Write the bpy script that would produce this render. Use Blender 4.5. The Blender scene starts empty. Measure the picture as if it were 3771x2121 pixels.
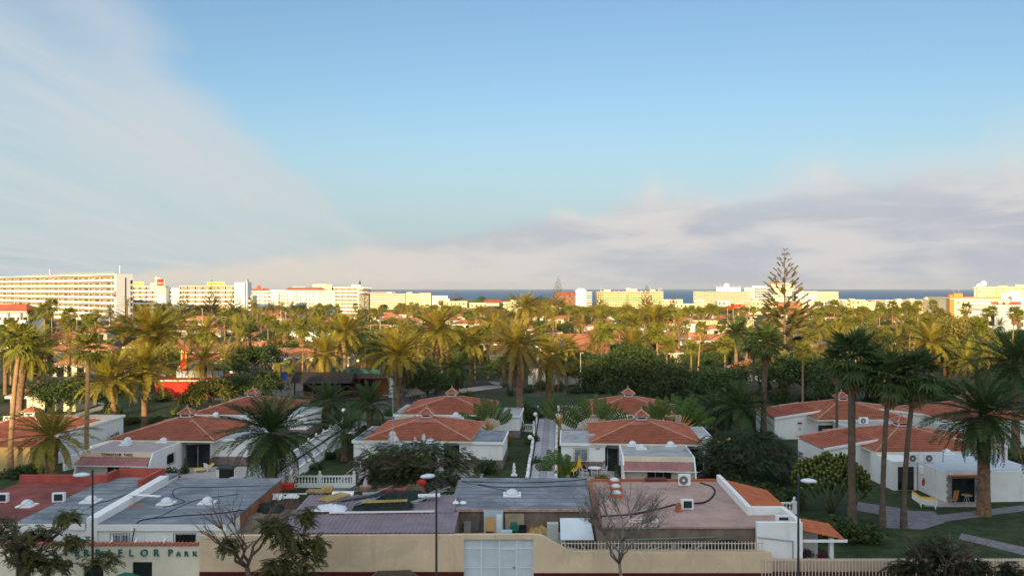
import bpy, math, random
import numpy as np
from mathutils import Vector, Matrix
R = math.radians
C = bpy.context.scene.collection
SC = bpy.context.scene
rnd = random.Random(7)

# ---------------------------------------------------------------- camera
H, F, CX, CY = 17.5, 3080.0, 1885.5, 1062.0      # eye height, focal length in photo pixels, principal point
cam = bpy.data.cameras.new('camera')
cam.sensor_width = 36.0
cam.lens = 36.0 * F / 3771.0
cam.clip_start, cam.clip_end = 0.5, 60000
camo = bpy.data.objects.new('camera', cam)
C.objects.link(camo)
camo.location = (0, 0, H)
camo.rotation_euler = (R(90), 0, 0)
SC.camera = camo

# ---------------------------------------------------------------- sun and sky
SUN_EL, SUN_AZ = R(10.0), R(10.0)                # low sun behind the viewer, a little to the left
d = Vector((math.sin(SUN_AZ) * math.cos(SUN_EL), math.cos(SUN_AZ) * math.cos(SUN_EL), -math.sin(SUN_EL)))
sl = bpy.data.lights.new('sun', 'SUN')
sl.energy = 5.0
sl.angle = R(0.5)
sl.color = (1.0, 0.73, 0.36)
so = bpy.data.objects.new('sun', sl)
C.objects.link(so)
so.rotation_euler = d.to_track_quat('-Z', 'Y').to_euler()

world = bpy.data.worlds.new('World')
SC.world = world
world.use_nodes = True


def nd(nt, t, **kw):
    n = nt.nodes.new(t)
    for k, v in kw.items():
        if k in n.inputs:
            i = n.inputs[k]
            if hasattr(v, 'is_output'):
                nt.links.new(v, i)
            else:
                i.default_value = v
        else:
            setattr(n, k, v)
    return n


def mth(nt, op, a, b=0.0, c=0.0):
    n = nt.nodes.new('ShaderNodeMath')
    n.operation = op
    for i, v in enumerate((a, b, c)):
        if hasattr(v, 'is_output'):
            nt.links.new(v, n.inputs[i])
        else:
            n.inputs[i].default_value = v
    return n.outputs[0]


def mixc(nt, f, a, b, mode='MIX'):
    n = nt.nodes.new('ShaderNodeMix')
    n.data_type = 'RGBA'
    n.blend_type = mode
    for i, v in ((0, f), (6, a), (7, b)):
        if hasattr(v, 'is_output'):
            nt.links.new(v, n.inputs[i])
        else:
            n.inputs[i].default_value = v if i == 0 else (*v[:3], 1.0)
    return n.outputs[2]


def smooth(nt, v, lo, hi):
    n = nt.nodes.new('ShaderNodeMapRange')
    n.interpolation_type = 'SMOOTHSTEP'
    nt.links.new(v, n.inputs[0])
    n.inputs[1].default_value, n.inputs[2].default_value = lo, hi
    return n.outputs[0]


def build_world():
    nt = world.node_tree
    nt.nodes.clear()
    sky = nd(nt, 'ShaderNodeTexSky', sky_type='NISHITA', sun_disc=False, sun_elevation=SUN_EL,
             sun_rotation=math.pi + SUN_AZ, altitude=30, air_density=1.0, dust_density=1.6, ozone_density=1.6)
    tc = nd(nt, 'ShaderNodeTexCoord')
    sp = nd(nt, 'ShaderNodeSeparateXYZ', Vector=tc.outputs['Generated'])
    z = mth(nt, 'MAXIMUM', sp.outputs['Z'], 0.0)
    zz = mth(nt, 'ADD', z, 0.05)
    px = mth(nt, 'DIVIDE', sp.outputs['X'], zz)   # a flat cloud deck seen from below
    py = mth(nt, 'DIVIDE', sp.outputs['Y'], zz)
    pv = nd(nt, 'ShaderNodeCombineXYZ', X=px, Y=py)
    n1 = nd(nt, 'ShaderNodeTexNoise', Vector=pv.outputs[0], Scale=0.75, Detail=6.0, Roughness=0.5, Distortion=0.3)
    n2 = nd(nt, 'ShaderNodeTexNoise', Vector=pv.outputs[0], Scale=0.16, Detail=5.0, Roughness=0.55)
    st = nd(nt, 'ShaderNodeMapping', Vector=pv.outputs[0])
    st.inputs['Rotation'].default_value = (0, 0, R(18))
    st.inputs['Scale'].default_value = (1.3, 0.22, 1)
    n3 = nd(nt, 'ShaderNodeTexNoise', Vector=st.outputs[0], Scale=0.9, Detail=6.0, Roughness=0.6, Distortion=0.5)
    a1 = mth(nt, 'SUBTRACT', n1.outputs[0], 0.5)
    a2 = mth(nt, 'SUBTRACT', n2.outputs[0], 0.5)
    a3 = mth(nt, 'SUBTRACT', n3.outputs[0], 0.5)
    n5 = nd(nt, 'ShaderNodeTexNoise', Vector=tc.outputs['Generated'], Scale=9.0, Detail=7.0, Roughness=0.55, Distortion=0.2)
    a5 = mth(nt, 'SUBTRACT', n5.outputs[0], 0.5)
    # thin veil: everything to the left of a long diagonal front in the deck
    e = mth(nt, 'MULTIPLY_ADD', py, 0.056, px)
    e = mth(nt, 'ADD', e, 0.90)
    e = mth(nt, 'MULTIPLY_ADD', a1, 0.6, e)
    e = mth(nt, 'MULTIPLY_ADD', a3, 1.1, e)
    veil = smooth(nt, mth(nt, 'MULTIPLY', e, -1.0), -0.04, 0.26)
    veil = mth(nt, 'MULTIPLY', veil, mth(nt, 'ADD', 0.57, mth(nt, 'MULTIPLY', a3, 2.2)))
    # cloud sheet added out of view, overhead and behind, to brighten the shade
    over = mth(nt, 'MULTIPLY', smooth(nt, sp.outputs['Y'], 0.70, 0.30), mth(nt, 'ADD', 0.80, mth(nt, 'MULTIPLY', a3, 0.6)))
    veil = mth(nt, 'MAXIMUM', veil, over)
    # low bank far out towards the horizon, coming nearer on the right
    g = mth(nt, 'MULTIPLY_ADD', px, 1.05, py)
    g = mth(nt, 'ADD', g, -7.2)
    g = mth(nt, 'MULTIPLY_ADD', a5, 5.6, g)
    g = mth(nt, 'MULTIPLY_ADD', a2, 3.0, g)
    bank = smooth(nt, g, -0.3, 1.6)
    bank = mth(nt, 'MULTIPLY', bank, mth(nt, 'ADD', 0.80, mth(nt, 'MULTIPLY', a5, 0.7)))
    high = mth(nt, 'MULTIPLY', smooth(nt, mth(nt, 'MULTIPLY_ADD', px, 0.9, g), 0.2, 3.0), 0.5)
    rim = mth(nt, 'MULTIPLY', smooth(nt, g, 3.4, 0.6), smooth(nt, a5, -0.12, 0.16))
    # a few wisps in the clear part
    w = smooth(nt, n3.outputs[0], 0.62, 0.8)
    w = mth(nt, 'MULTIPLY', w, 0.28)
    sv = nd(nt, 'ShaderNodeMapping', Vector=tc.outputs['Generated'])
    sv.inputs['Scale'].default_value = (4.0, 4.0, 18.0)
    n4 = nd(nt, 'ShaderNodeTexNoise', Vector=sv.outputs[0], Scale=1.6, Detail=6.0, Roughness=0.55, Distortion=0.25)
    sh = smooth(nt, n4.outputs[0], 0.40, 0.62)
    kk = 3.3
    ccol = mixc(nt, sh, (0.53 * kk, 0.54 * kk, 0.63 * kk), (0.80 * kk, 0.74 * kk, 0.73 * kk))
    ccol = mixc(nt, mth(nt, 'MULTIPLY', smooth(nt, z, 0.075, 0.15), 0.8), ccol, (0.66 * kk, 0.72 * kk, 0.76 * kk))
    ccol = mixc(nt, mth(nt, 'MULTIPLY', rim, 0.75), ccol, (0.88 * kk, 0.83 * kk, 0.80 * kk))
    hz = smooth(nt, z, 0.10, 0.0)
    left = smooth(nt, sp.outputs['X'], 0.25, -0.35)
    warm = mth(nt, 'MULTIPLY', hz, left)
    ccol = mixc(nt, mth(nt, 'MULTIPLY', warm, 0.85), ccol, (0.92 * kk, 0.80 * kk, 0.63 * kk))
    vcol = mixc(nt, z, (0.72 * kk, 0.765 * kk, 0.785 * kk), (0.63 * kk, 0.725 * kk, 0.81 * kk))
    # thin cloud scatters forward: it brightens smoothly towards the sun
    sdir = nd(nt, 'ShaderNodeVectorMath', operation='DOT_PRODUCT')
    nt.links.new(tc.outputs['Generated'], sdir.inputs[0])
    sdir.inputs[1].default_value = (-d.x, -d.y, -d.z)
    fw = mth(nt, 'POWER', mth(nt, 'MULTIPLY_ADD', sdir.outputs['Value'], 0.5, 0.5), 2.0)
    fw = mth(nt, 'MULTIPLY_ADD', fw, 1.4, 0.97)
    vm = nd(nt, 'ShaderNodeVectorMath', operation='SCALE', Scale=fw)
    nt.links.new(vcol, vm.inputs[0])
    base = nd(nt, 'ShaderNodeVectorMath', operation='MULTIPLY')
    nt.links.new(sky.outputs[0], base.inputs[0])
    base.inputs[1].default_value = (0.58, 0.65, 0.70)
    hw_ = smooth(nt, z, 0.24, 0.02)
    hc = mixc(nt, mth(nt, 'MULTIPLY', hw_, 0.85), base.outputs[0], (0.53 * kk, 0.66 * kk, 0.74 * kk))
    col = mixc(nt, w, hc, vm.outputs[0])
    col = mixc(nt, veil, col, vm.outputs[0])
    col = mixc(nt, high, col, (0.78 * kk, 0.83 * kk, 0.86 * kk))
    col = mixc(nt, bank, col, ccol)
    bg = nd(nt, 'ShaderNodeBackground', Color=col, Strength=0.15)
    out = nd(nt, 'ShaderNodeOutputWorld', Surface=bg.outputs[0])


build_world()

vs = SC.view_settings
vs.view_transform = 'Standard'
vs.look = 'None'
vs.gamma = 1.0
vs.exposure = 0.85
SC.cycles.use_denoising = True
SC.cycles.max_bounces = 6
SC.cycles.diffuse_bounces = 3
SC.cycles.glossy_bounces = 2
SC.cycles.transmission_bounces = 3
SC.cycles.transparent_max_bounces = 4


# ---------------------------------------------------------------- pixel and ground helpers
def W(px, py, z=0.0):
    """Where the ray of a photo pixel meets the level z."""
    D = F * (H - z) / (py - CY)
    return ((px - CX) / F * D, D)


def XD(px, D):
    return (px - CX) / F * D


def ZD(py, D):
    return H - (py - CY) / F * D


# ---------------------------------------------------------------- materials
MATS = {}


def M(name, col, rough=0.85, var=0.12, scale=1.2, bump=0.0, col2=None, streak=0.0, rand=0.0, metal=0.0, spec=0.25,
      bscale=None, stain=None, patch=0.0):
    if name in MATS:
        return MATS[name]
    m = bpy.data.materials.new(name)
    m.use_nodes = True
    nt = m.node_tree
    nt.nodes.clear()
    tc = nd(nt, 'ShaderNodeTexCoord')
    n1 = nd(nt, 'ShaderNodeTexNoise', Vector=tc.outputs['Object'], Scale=scale, Detail=6.0, Roughness=0.62)
    c0 = tuple(max(0, c * (1 - var)) for c in col)
    c1 = col2 if col2 else tuple(min(1, c * (1 + var)) for c in col)
    f = smooth(nt, n1.outputs[0], 0.3, 0.7)
    cc = mixc(nt, f, c0, c1)
    if streak:
        mp = nd(nt, 'ShaderNodeMapping', Vector=tc.outputs['Object'])
        mp.inputs['Scale'].default_value = (1.7, 1.7, 0.16)
        n2 = nd(nt, 'ShaderNodeTexNoise', Vector=mp.outputs[0], Scale=1.6, Detail=5.0, Roughness=0.65)
        f2 = mth(nt, 'MULTIPLY', smooth(nt, n2.outputs[0], 0.5, 0.78), streak)
        cc = mixc(nt, f2, cc, stain if stain else (0.16, 0.13, 0.10))
    if patch:
        n6 = nd(nt, 'ShaderNodeTexNoise', Vector=tc.outputs['Object'], Scale=scale * 0.55, Detail=3.0, Roughness=0.7, Distortion=0.6)
        n7 = nd(nt, 'ShaderNodeTexNoise', Vector=tc.outputs['Object'], Scale=scale * 2.2, Detail=5.0, Roughness=0.6, Distortion=1.0)
        cc = mixc(nt, mth(nt, 'MULTIPLY', smooth(nt, n6.outputs[0], 0.52, 0.58), patch), cc, tuple(c * 0.62 for c in col))
        cc = mixc(nt, mth(nt, 'MULTIPLY', smooth(nt, n7.outputs[0], 0.58, 0.68), patch), cc, tuple(min(0.9, c * 1.35 + 0.03) for c in col))
    if rand:
        oi = nd(nt, 'ShaderNodeObjectInfo')
        hv = nd(nt, 'ShaderNodeHueSaturation', Color=cc)
        nt.links.new(mth(nt, 'MULTIPLY_ADD', oi.outputs['Random'], rand, 1 - rand / 2), hv.inputs['Value'])
        nt.links.new(mth(nt, 'MULTIPLY_ADD', oi.outputs['Random'], rand * 0.06, 0.5 - rand * 0.03), hv.inputs['Hue'])
        cc = hv.outputs[0]
    b = nd(nt, 'ShaderNodeBsdfPrincipled', Roughness=rough, Metallic=metal)
    b.inputs['Base Color'].default_value = (*col, 1)
    nt.links.new(cc, b.inputs['Base Color'])
    b.inputs['Specular IOR Level'].default_value = spec
    if bump:
        n3 = nd(nt, 'ShaderNodeTexNoise', Vector=tc.outputs['Object'], Scale=bscale or scale * 12, Detail=4.0)
        bp = nd(nt, 'ShaderNodeBump', Strength=bump, Distance=0.05, Height=n3.outputs[0])
        nt.links.new(bp.outputs[0], b.inputs['Normal'])
    nd(nt, 'ShaderNodeOutputMaterial', Surface=b.outputs[0])
    MATS[name] = m
    return m


def LEAF(name, col, col2, trans=0.3, rand=0.25, rough=0.6):
    """Leaf shader: colour differs from leaf to leaf and from plant to plant, some light comes through."""
    if name in MATS:
        return MATS[name]
    m = bpy.data.materials.new(name)
    m.use_nodes = True
    nt = m.node_tree
    nt.nodes.clear()
    g = nd(nt, 'ShaderNodeNewGeometry')
    oi = nd(nt, 'ShaderNodeObjectInfo')
    cc = mixc(nt, g.outputs['Random Per Island'], col, col2)
    hv = nd(nt, 'ShaderNodeHueSaturation', Color=cc)
    nt.links.new(mth(nt, 'MULTIPLY_ADD', oi.outputs['Random'], rand, 1 - rand / 2), hv.inputs['Value'])
    nt.links.new(mth(nt, 'MULTIPLY_ADD', oi.outputs['Random'], 0.03, 0.485), hv.inputs['Hue'])
    p = nd(nt, 'ShaderNodeBsdfPrincipled', Roughness=rough)
    nt.links.new(hv.outputs[0], p.inputs['Base Color'])
    p.inputs['Specular IOR Level'].default_value = 0.25
    t = nd(nt, 'ShaderNodeBsdfTranslucent', Color=hv.outputs[0])
    mx = nd(nt, 'ShaderNodeMixShader', Fac=trans)
    nt.links.new(p.outputs[0], mx.inputs[1])
    nt.links.new(t.outputs[0], mx.inputs[2])
    nd(nt, 'ShaderNodeOutputMaterial', Surface=mx.outputs[0])
    MATS[name] = m
    return m


def GLASS(name, col, rough=0.08):
    if name in MATS:
        return MATS[name]
    m = M(name, col, rough=rough, var=0.3, scale=0.6, spec=0.5)
    return m


WHITE = M('white_render', (0.80, 0.80, 0.79), var=0.05, scale=0.7, bump=0.15, streak=0.4, stain=(0.48, 0.46, 0.43))
WHITE2 = M('white_trim', (0.80, 0.80, 0.79), var=0.03, scale=1.5)
PLASTIC = M('white_plastic', (0.80, 0.80, 0.79), rough=0.4, var=0.02, spec=0.45)
CREAM = M('cream_render', (0.76, 0.69, 0.54), var=0.06, scale=0.6, bump=0.12, streak=0.12, stain=(0.4, 0.33, 0.23))
BEIGE = M('beige_render', (0.68, 0.52, 0.35), var=0.07, scale=0.5, bump=0.2, patch=.22, streak=0.3, stain=(0.33, 0.22, 0.13))
MAROON = M('maroon_paint', (0.075, 0.013, 0.010), var=0.2, scale=2)
TILE = M('terracotta', (0.40, 0.112, 0.062), patch=.45, var=0.22, scale=1.4, col2=(0.49, 0.155, 0.09), bump=0.2, rand=0.12)
TILEFAR = M('terracotta_far', (0.48, 0.165, 0.085), var=0.25, scale=0.35, col2=(0.55, 0.22, 0.12), rand=0.3)
MORTAR = M('ridge_mortar', (0.47, 0.32, 0.25), var=0.25, scale=6, bump=0.2)
STONE = M('stone_dado', (0.22, 0.16, 0.15), var=0.3, scale=3.5, bump=0.4)
GREYROOF = M('grey_felt', (0.20, 0.22, 0.255), var=0.16, scale=0.55, bump=0.25, patch=.55, col2=(0.28, 0.30, 0.33))
LGREY = M('light_grey_roof', (0.38, 0.38, 0.39), patch=.4, var=0.12, scale=0.8, bump=0.2)
PINKROOF = M('pink_roof_coat', (0.42, 0.285, 0.24), patch=.45, var=0.14, scale=0.5, bump=0.2)
REDROOF = M('red_roof_coat', (0.22, 0.062, 0.052), patch=.5, var=0.3, scale=0.5, bump=0.2)
REDPAR = M('red_parapet_paint', (0.40, 0.085, 0.06), var=0.2, scale=0.8, bump=0.2)
PURPLE = M('mauve_sheet_metal', (0.28, 0.20, 0.225), rough=0.55, var=0.16, scale=0.8, metal=0.15, spec=0.4)
AWN = M('awning_sheet', (0.34, 0.145, 0.14), rough=0.6, var=0.18, scale=0.9, spec=0.35)
DARKGLASS = M('dark_glass', (0.012, 0.016, 0.018), rough=0.12, var=0.3, spec=0.5)
IRON = M('black_iron', (0.015, 0.015, 0.017), rough=0.6, var=0.1)
DARKWOOD = M('dark_wood', (0.05, 0.028, 0.02), var=0.3, scale=3, bump=0.2)
WOOD = M('weathered_wood', (0.35, 0.23, 0.13), var=0.3, scale=3, bump=0.2)
YELLOW = M('yellow_cushion', (0.72, 0.42, 0.02), var=0.12, scale=3)
RED = M('red_paint', (0.46, 0.03, 0.02), var=0.12, scale=0.6)
BLUE = M('blue_cloth', (0.04, 0.08, 0.40), var=0.15, scale=3)
PAVE = M('mauve_paving', (0.40, 0.37, 0.40), var=0.12, scale=2.5, bump=0.15)
PALEPAVE = M('pale_paving', (0.42, 0.38, 0.35), var=0.12, scale=2.0, bump=0.15)
ASPH = M('asphalt', (0.05, 0.05, 0.052), var=0.2, scale=2, bump=0.2)
CONC = M('concrete', (0.33, 0.32, 0.30), var=0.15, scale=1.5, bump=0.2)
DIRTY = M('dirty_wall', (0.20, 0.155, 0.115), var=0.3, scale=0.9, bump=0.3, streak=0.5, stain=(0.06, 0.05, 0.04))
STEEL = M('grey_metal', (0.42, 0.44, 0.46), rough=0.4, var=0.1, metal=0.4, spec=0.5)
POLE = M('lamp_pole', (0.06, 0.065, 0.075), rough=0.5, var=0.15, metal=0.3)
GREEN = M('green_paint', (0.02, 0.14, 0.10), rough=0.5, var=0.1)
TARP = M('green_net', (0.022, 0.030, 0.026), var=0.35, scale=4, bump=0.4)
BARK = M('grey_bark', (0.14, 0.10, 0.075), var=0.35, scale=5, bump=0.5)
PTRUNK = M('palm_trunk', (0.20, 0.12, 0.072), var=0.4, scale=4, bump=0.7, bscale=9)
GTRUNK = M('grey_palm_trunk', (0.115, 0.085, 0.062), var=0.3, scale=2.5, bump=0.5, bscale=14)
WTRUNK = M('fan_palm_trunk', (0.30, 0.185, 0.10), var=0.25, scale=2.5, bump=0.4, bscale=14)
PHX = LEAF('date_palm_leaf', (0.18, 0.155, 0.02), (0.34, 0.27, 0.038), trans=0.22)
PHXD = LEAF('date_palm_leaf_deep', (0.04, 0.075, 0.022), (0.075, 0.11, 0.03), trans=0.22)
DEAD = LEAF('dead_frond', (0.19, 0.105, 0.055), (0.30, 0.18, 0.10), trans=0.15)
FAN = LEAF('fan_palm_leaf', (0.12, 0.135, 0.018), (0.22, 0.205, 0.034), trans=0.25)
FAND = LEAF('fan_palm_leaf_shaded', (0.04, 0.07, 0.018), (0.075, 0.11, 0.028), trans=0.2)  # darker copy of the fan leaf, shade put into the colour
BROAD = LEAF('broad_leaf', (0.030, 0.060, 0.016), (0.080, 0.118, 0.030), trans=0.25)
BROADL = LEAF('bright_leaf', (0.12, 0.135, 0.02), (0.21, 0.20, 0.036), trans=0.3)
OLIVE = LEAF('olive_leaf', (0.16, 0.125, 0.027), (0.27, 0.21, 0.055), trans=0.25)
PINE = LEAF('pine_needle', (0.10, 0.10, 0.028), (0.17, 0.155, 0.05), trans=0.1)
PADDLE = LEAF('paddle_leaf', (0.045, 0.09, 0.016), (0.085, 0.14, 0.025), trans=0.3)
PETI = M('orange_petiole', (0.50, 0.24, 0.055), var=0.2, scale=2)
BOUG = LEAF('purple_bract', (0.12, 0.012, 0.07), (0.22, 0.03, 0.12), trans=0.3)
PINKF = LEAF('pink_flower', (0.6, 0.10, 0.10), (0.7, 0.2, 0.2), trans=0.2)


# ---------------------------------------------------------------- mesh helpers
class MB:
    def __init__(s):
        s.v, s.f, s.mi, s.cm = [], [], [], 0

    def add(s, vs, fs):
        o = len(s.v)
        s.v.extend(vs)
        s.f.extend([tuple(i + o for i in f) for f in fs])
        s.mi.extend([s.cm] * len(fs))
        return s

    def box(s, x0, x1, y0, y1, z0, z1):
        return s.add([(x0, y0, z0), (x1, y0, z0), (x1, y1, z0), (x0, y1, z0), (x0, y0, z1), (x1, y0, z1), (x1, y1, z1), (x0, y1, z1)],
                     [(3, 2, 1, 0), (4, 5, 6, 7), (0, 1, 5, 4), (1, 2, 6, 5), (2, 3, 7, 6), (3, 0, 4, 7)])

    def bar(s, a, b, w, h=None):
        """A square bar from a to b."""
        a, b = Vector(a), Vector(b)
        h = h or w
        t = (b - a).normalized()
        u = t.cross(Vector((0, 0, 1)))
        if u.length < 1e-3:
            u = Vector((1, 0, 0))
        u.normalize()
        n = u.cross(t)
        vs = []
        for p in (a, b):
            for i, j in ((-1, -1), (1, -1), (1, 1), (-1, 1)):
                vs.append(tuple(p + u * (i * w / 2) + n * (j * h / 2)))
        return s.add(vs, [(3, 2, 1, 0), (4, 5, 6, 7), (0, 1, 5, 4), (1, 2, 6, 5), (2, 3, 7, 6), (3, 0, 4, 7)])

    def prism(s, pts, z0, z1):
        n = len(pts)
        z0s = z0 if isinstance(z0, (list, tuple)) else [z0] * n
        z1s = z1 if isinstance(z1, (list, tuple)) else [z1] * n
        vs = [(p[0], p[1], z) for p, z in zip(pts, z0s)] + [(p[0], p[1], z) for p, z in zip(pts, z1s)]
        fs = [tuple(range(n - 1, -1, -1)), tuple(range(n, 2 * n))]
        fs += [(i, (i + 1) % n, n + (i + 1) % n, n + i) for i in range(n)]
        return s.add(vs, fs)

    def prismy(s, pts, y0, y1):
        """Outline in x,z pushed along y."""
        n = len(pts)
        vs = [(p[0], y0, p[1]) for p in pts] + [(p[0], y1, p[1]) for p in pts]
        fs = [tuple(range(n)), tuple(range(2 * n - 1, n - 1, -1))]
        fs += [((i + 1) % n, i, n + i, n + (i + 1) % n) for i in range(n)]
        return s.add(vs, fs)

    def prismx(s, pts, x0, x1):
        """Outline in y,z pushed along x."""
        n = len(pts)
        vs = [(x0, p[0], p[1]) for p in pts] + [(x1, p[0], p[1]) for p in pts]
        fs = [tuple(range(n - 1, -1, -1)), tuple(range(n, 2 * n))]
        fs += [(i, (i + 1) % n, n + (i + 1) % n, n + i) for i in range(n)]
        return s.add(vs, fs)

    def tube(s, pts, r, n=6, cap=True):
        pts = [Vector(p) for p in pts]
        rs = r if isinstance(r, (list, tuple)) else [r] * len(pts)
        vs, fs = [], []
        u = None
        for i, p in enumerate(pts):
            t = (pts[min(i + 1, len(pts) - 1)] - pts[max(i - 1, 0)])
            if t.length < 1e-9:
                t = Vector((0, 0, 1))
            t.normalize()
            if u is None:
                u = t.cross(Vector((0, 1, 0.02)))
                if u.length < 0.1:
                    u = t.cross(Vector((1, 0, 0)))
            u = (u - t * u.dot(t)).normalized()
            w = t.cross(u)
            for k in range(n):
                a = 2 * math.pi * k / n
                vs.append(tuple(p + (u * math.cos(a) + w * math.sin(a)) * rs[i]))
        for i in range(len(pts) - 1):
            for k in range(n):
                k2 = (k + 1) % n
                fs.append((i * n + k, i * n + k2, (i + 1) * n + k2, (i + 1) * n + k))
        if cap:
            fs.append(tuple(range(n - 1, -1, -1)))
            fs.append(tuple(range((len(pts) - 1) * n, len(pts) * n)))
        return s.add(vs, fs)

    def lathe(s, prof, n=10, c=(0, 0, 0)):
        vs, fs = [], []
        for r, z in prof:
            for k in range(n):
                a = 2 * math.pi * k / n
                vs.append((c[0] + r * math.cos(a), c[1] + r * math.sin(a), c[2] + z))
        for i in range(len(prof) - 1):
            for k in range(n):
                k2 = (k + 1) % n
                fs.append((i * n + k, i * n + k2, (i + 1) * n + k2, (i + 1) * n + k))
        fs.append(tuple(range(n - 1, -1, -1)))
        fs.append(tuple(range((len(prof) - 1) * n, len(prof) * n)))
        return s.add(vs, fs)

    def mesh(s, name, mats=None, smooth=False):
        me = bpy.data.meshes.new(name)
        me.from_pydata(s.v, [], s.f)
        for m in (mats if isinstance(mats, (list, tuple)) else [mats]) if mats else []:
            me.materials.append(m)
        if any(s.mi):
            me.polygons.foreach_set('material_index', s.mi)
        if smooth:
            me.polygons.foreach_set('use_smooth', [True] * len(me.polygons))
        me.update()
        return me


def npmesh(name, V, Fq, mat, mi=None, smooth=False):
    """Mesh from numpy: V (n,3), Fq list of index arrays (m,3) or (m,4)."""
    me = bpy.data.meshes.new(name)
    V = np.asarray(V, dtype=np.float32)
    Fl = [np.asarray(f, dtype=np.int32) for f in Fq if len(f)]
    nl = sum(f.size for f in Fl)
    npoly = sum(len(f) for f in Fl)
    me.vertices.add(len(V))
    me.vertices.foreach_set('co', V.ravel())
    me.loops.add(nl)
    me.loops.foreach_set('vertex_index', np.concatenate([f.ravel() for f in Fl]))
    me.polygons.add(npoly)
    ls = np.concatenate([np.full(len(f), f.shape[1], dtype=np.int32) for f in Fl])
    st = np.concatenate([[0], np.cumsum(ls)[:-1]]).astype(np.int32)
    me.polygons.foreach_set('loop_start', st)
    me.polygons.foreach_set('loop_total', ls)
    for m in (mat if isinstance(mat, (list, tuple)) else [mat]):
        me.materials.append(m)
    if mi is not None:
        me.polygons.foreach_set('material_index', np.asarray(mi, dtype=np.int32))
    if smooth:
        me.polygons.foreach_set('use_smooth', np.ones(npoly, dtype=bool))
    me.update()
    me.validate()
    return me


def O(name, g, mat=None, parent=None, loc=(0, 0, 0), rz=0.0, sc=None, smooth=False, rot=None):
    me = g.mesh(name, mat, smooth) if isinstance(g, MB) else g
    o = bpy.data.objects.new(name, me)
    o.location = loc
    o.rotation_euler = rot if rot else (0, 0, rz)
    if sc is not None:
        o.scale = (sc, sc, sc) if not isinstance(sc, (tuple, list)) else sc
    if parent is not None:
        o.parent = parent
    C.objects.link(o)
    return o


def tag(o, label, cat, group=None):
    o['label'] = label
    o['category'] = cat
    if group:
        o['group'] = group
    return o


def E(name, label, cat, loc=(0, 0, 0), rz=0.0, group=None, sc=None):
    o = bpy.data.objects.new(name, None)
    o.empty_display_size = 0.2
    o.location = loc
    o.rotation_euler = (0, 0, rz)
    if sc is not None:
        o.scale = (sc, sc, sc) if not isinstance(sc, (tuple, list)) else sc
    C.objects.link(o)
    return tag(o, label, cat, group)


def S(o, kind='structure'):
    o['kind'] = kind
    return o


def copy_tree(o, parent=None):
    c = o.copy()
    C.objects.link(c)
    c.parent = parent
    for ch in o.children:
        copy_tree(ch, c)
    return c


def text_mesh(s, size, ext, mat, bevel=0.0, align='CENTER'):
    cu = bpy.data.curves.new('lettering', 'FONT')
    cu.body = s
    cu.size = size
    cu.extrude = ext
    cu.bevel_depth = bevel
    cu.resolution_u = 2
    cu.align_x = align
    o = bpy.data.objects.new('lettering', cu)
    C.objects.link(o)
    dg = bpy.context.evaluated_depsgraph_get()
    me = bpy.data.meshes.new_from_object(o.evaluated_get(dg))
    bpy.data.objects.remove(o)
    bpy.data.curves.remove(cu)
    me.materials.clear()
    me.materials.append(mat)
    return me
# ================================================================ plants: shared meshes
def frond_arrays(rs, L, k, nl, wl, vee, s0=0.14, e0=0.0, nseg=9, wid=0.06, lw=0.020):
    """One feather frond: it leaves the origin along +x at angle e0 and bends down by k radians over its length."""
    s = np.linspace(0, 1, nseg + 1)
    ang = e0 - k * s ** 1.4
    dx, dz = np.cos(ang), np.sin(ang)
    step = L / nseg
    x = np.concatenate([[0], np.cumsum((dx[:-1] + dx[1:]) / 2)]) * step
    z = np.concatenate([[0], np.cumsum((dz[:-1] + dz[1:]) / 2)]) * step
    bend = rs.uniform(-0.10, 0.10) * L
    y = bend * s ** 2
    P = np.stack([x, y, z], 1)
    V, Q, T = [], [], []
    w = wid * (1 - 0.8 * s)
    for i in range(nseg + 1):
        V += [P[i] + (0, -w[i], 0), P[i] + (0, w[i], 0)]
    for i in range(nseg):
        Q.append((2 * i, 2 * i + 2, 2 * i + 3, 2 * i + 1))
    ss = np.linspace(s0, 0.995, nl)
    for j, sj in enumerate(ss):
        i = min(int(sj * nseg), nseg - 1)
        f = sj * nseg - i
        p = P[i] * (1 - f) + P[i + 1] * f
        t = P[i + 1] - P[i]
        t = t / np.linalg.norm(t)
        n = np.array([-t[2], 0, t[0]])
        prof = math.sin(math.pi * (0.12 + 0.80 * sj)) ** 0.7
        ll = wl * L * prof * rs.uniform(0.85, 1.12)
        for sd in (-1, 1):
            fw = 0.55 + 0.35 * sj + rs.uniform(-0.12, 0.12)
            up = vee + rs.uniform(-0.22, 0.22)
            dvec = t * fw + np.array([0, sd, 0]) * 0.95 + n * up
            dvec = dvec / np.linalg.norm(dvec)
            tip = p + dvec * ll + np.array([0, 0, -0.10 * ll])
            mid = p + dvec * ll * 0.45
            hw = t * (lw * L * (12.0 / nl) ** 0.55)
            b = len(V)
            V += [p, mid - hw, tip, mid + hw]
            Q.append((b, b + 1, b + 2, b + 3))
    return np.array(V, dtype=np.float64), np.array(Q)


def rot_to(az, el):
    ca, sa, ce, se = math.cos(az), math.sin(az), math.cos(el), math.sin(el)
    return np.array([[ca, -sa, 0], [sa, ca, 0], [0, 0, 1]]) @ np.array([[ce, 0, -se], [0, 1, 0], [se, 0, ce]])


def phoenix_layout(rs, n, low=-0.75, high=1.45):
    out = []
    for i in range(n):
        q = (i + 0.5) / n
        el = high - (high - low) * q ** 0.82 + rs.uniform(-0.08, 0.08)
        out.append((i * 2.39996 + rs.uniform(-0.2, 0.2), el, q))
    return out


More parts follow.
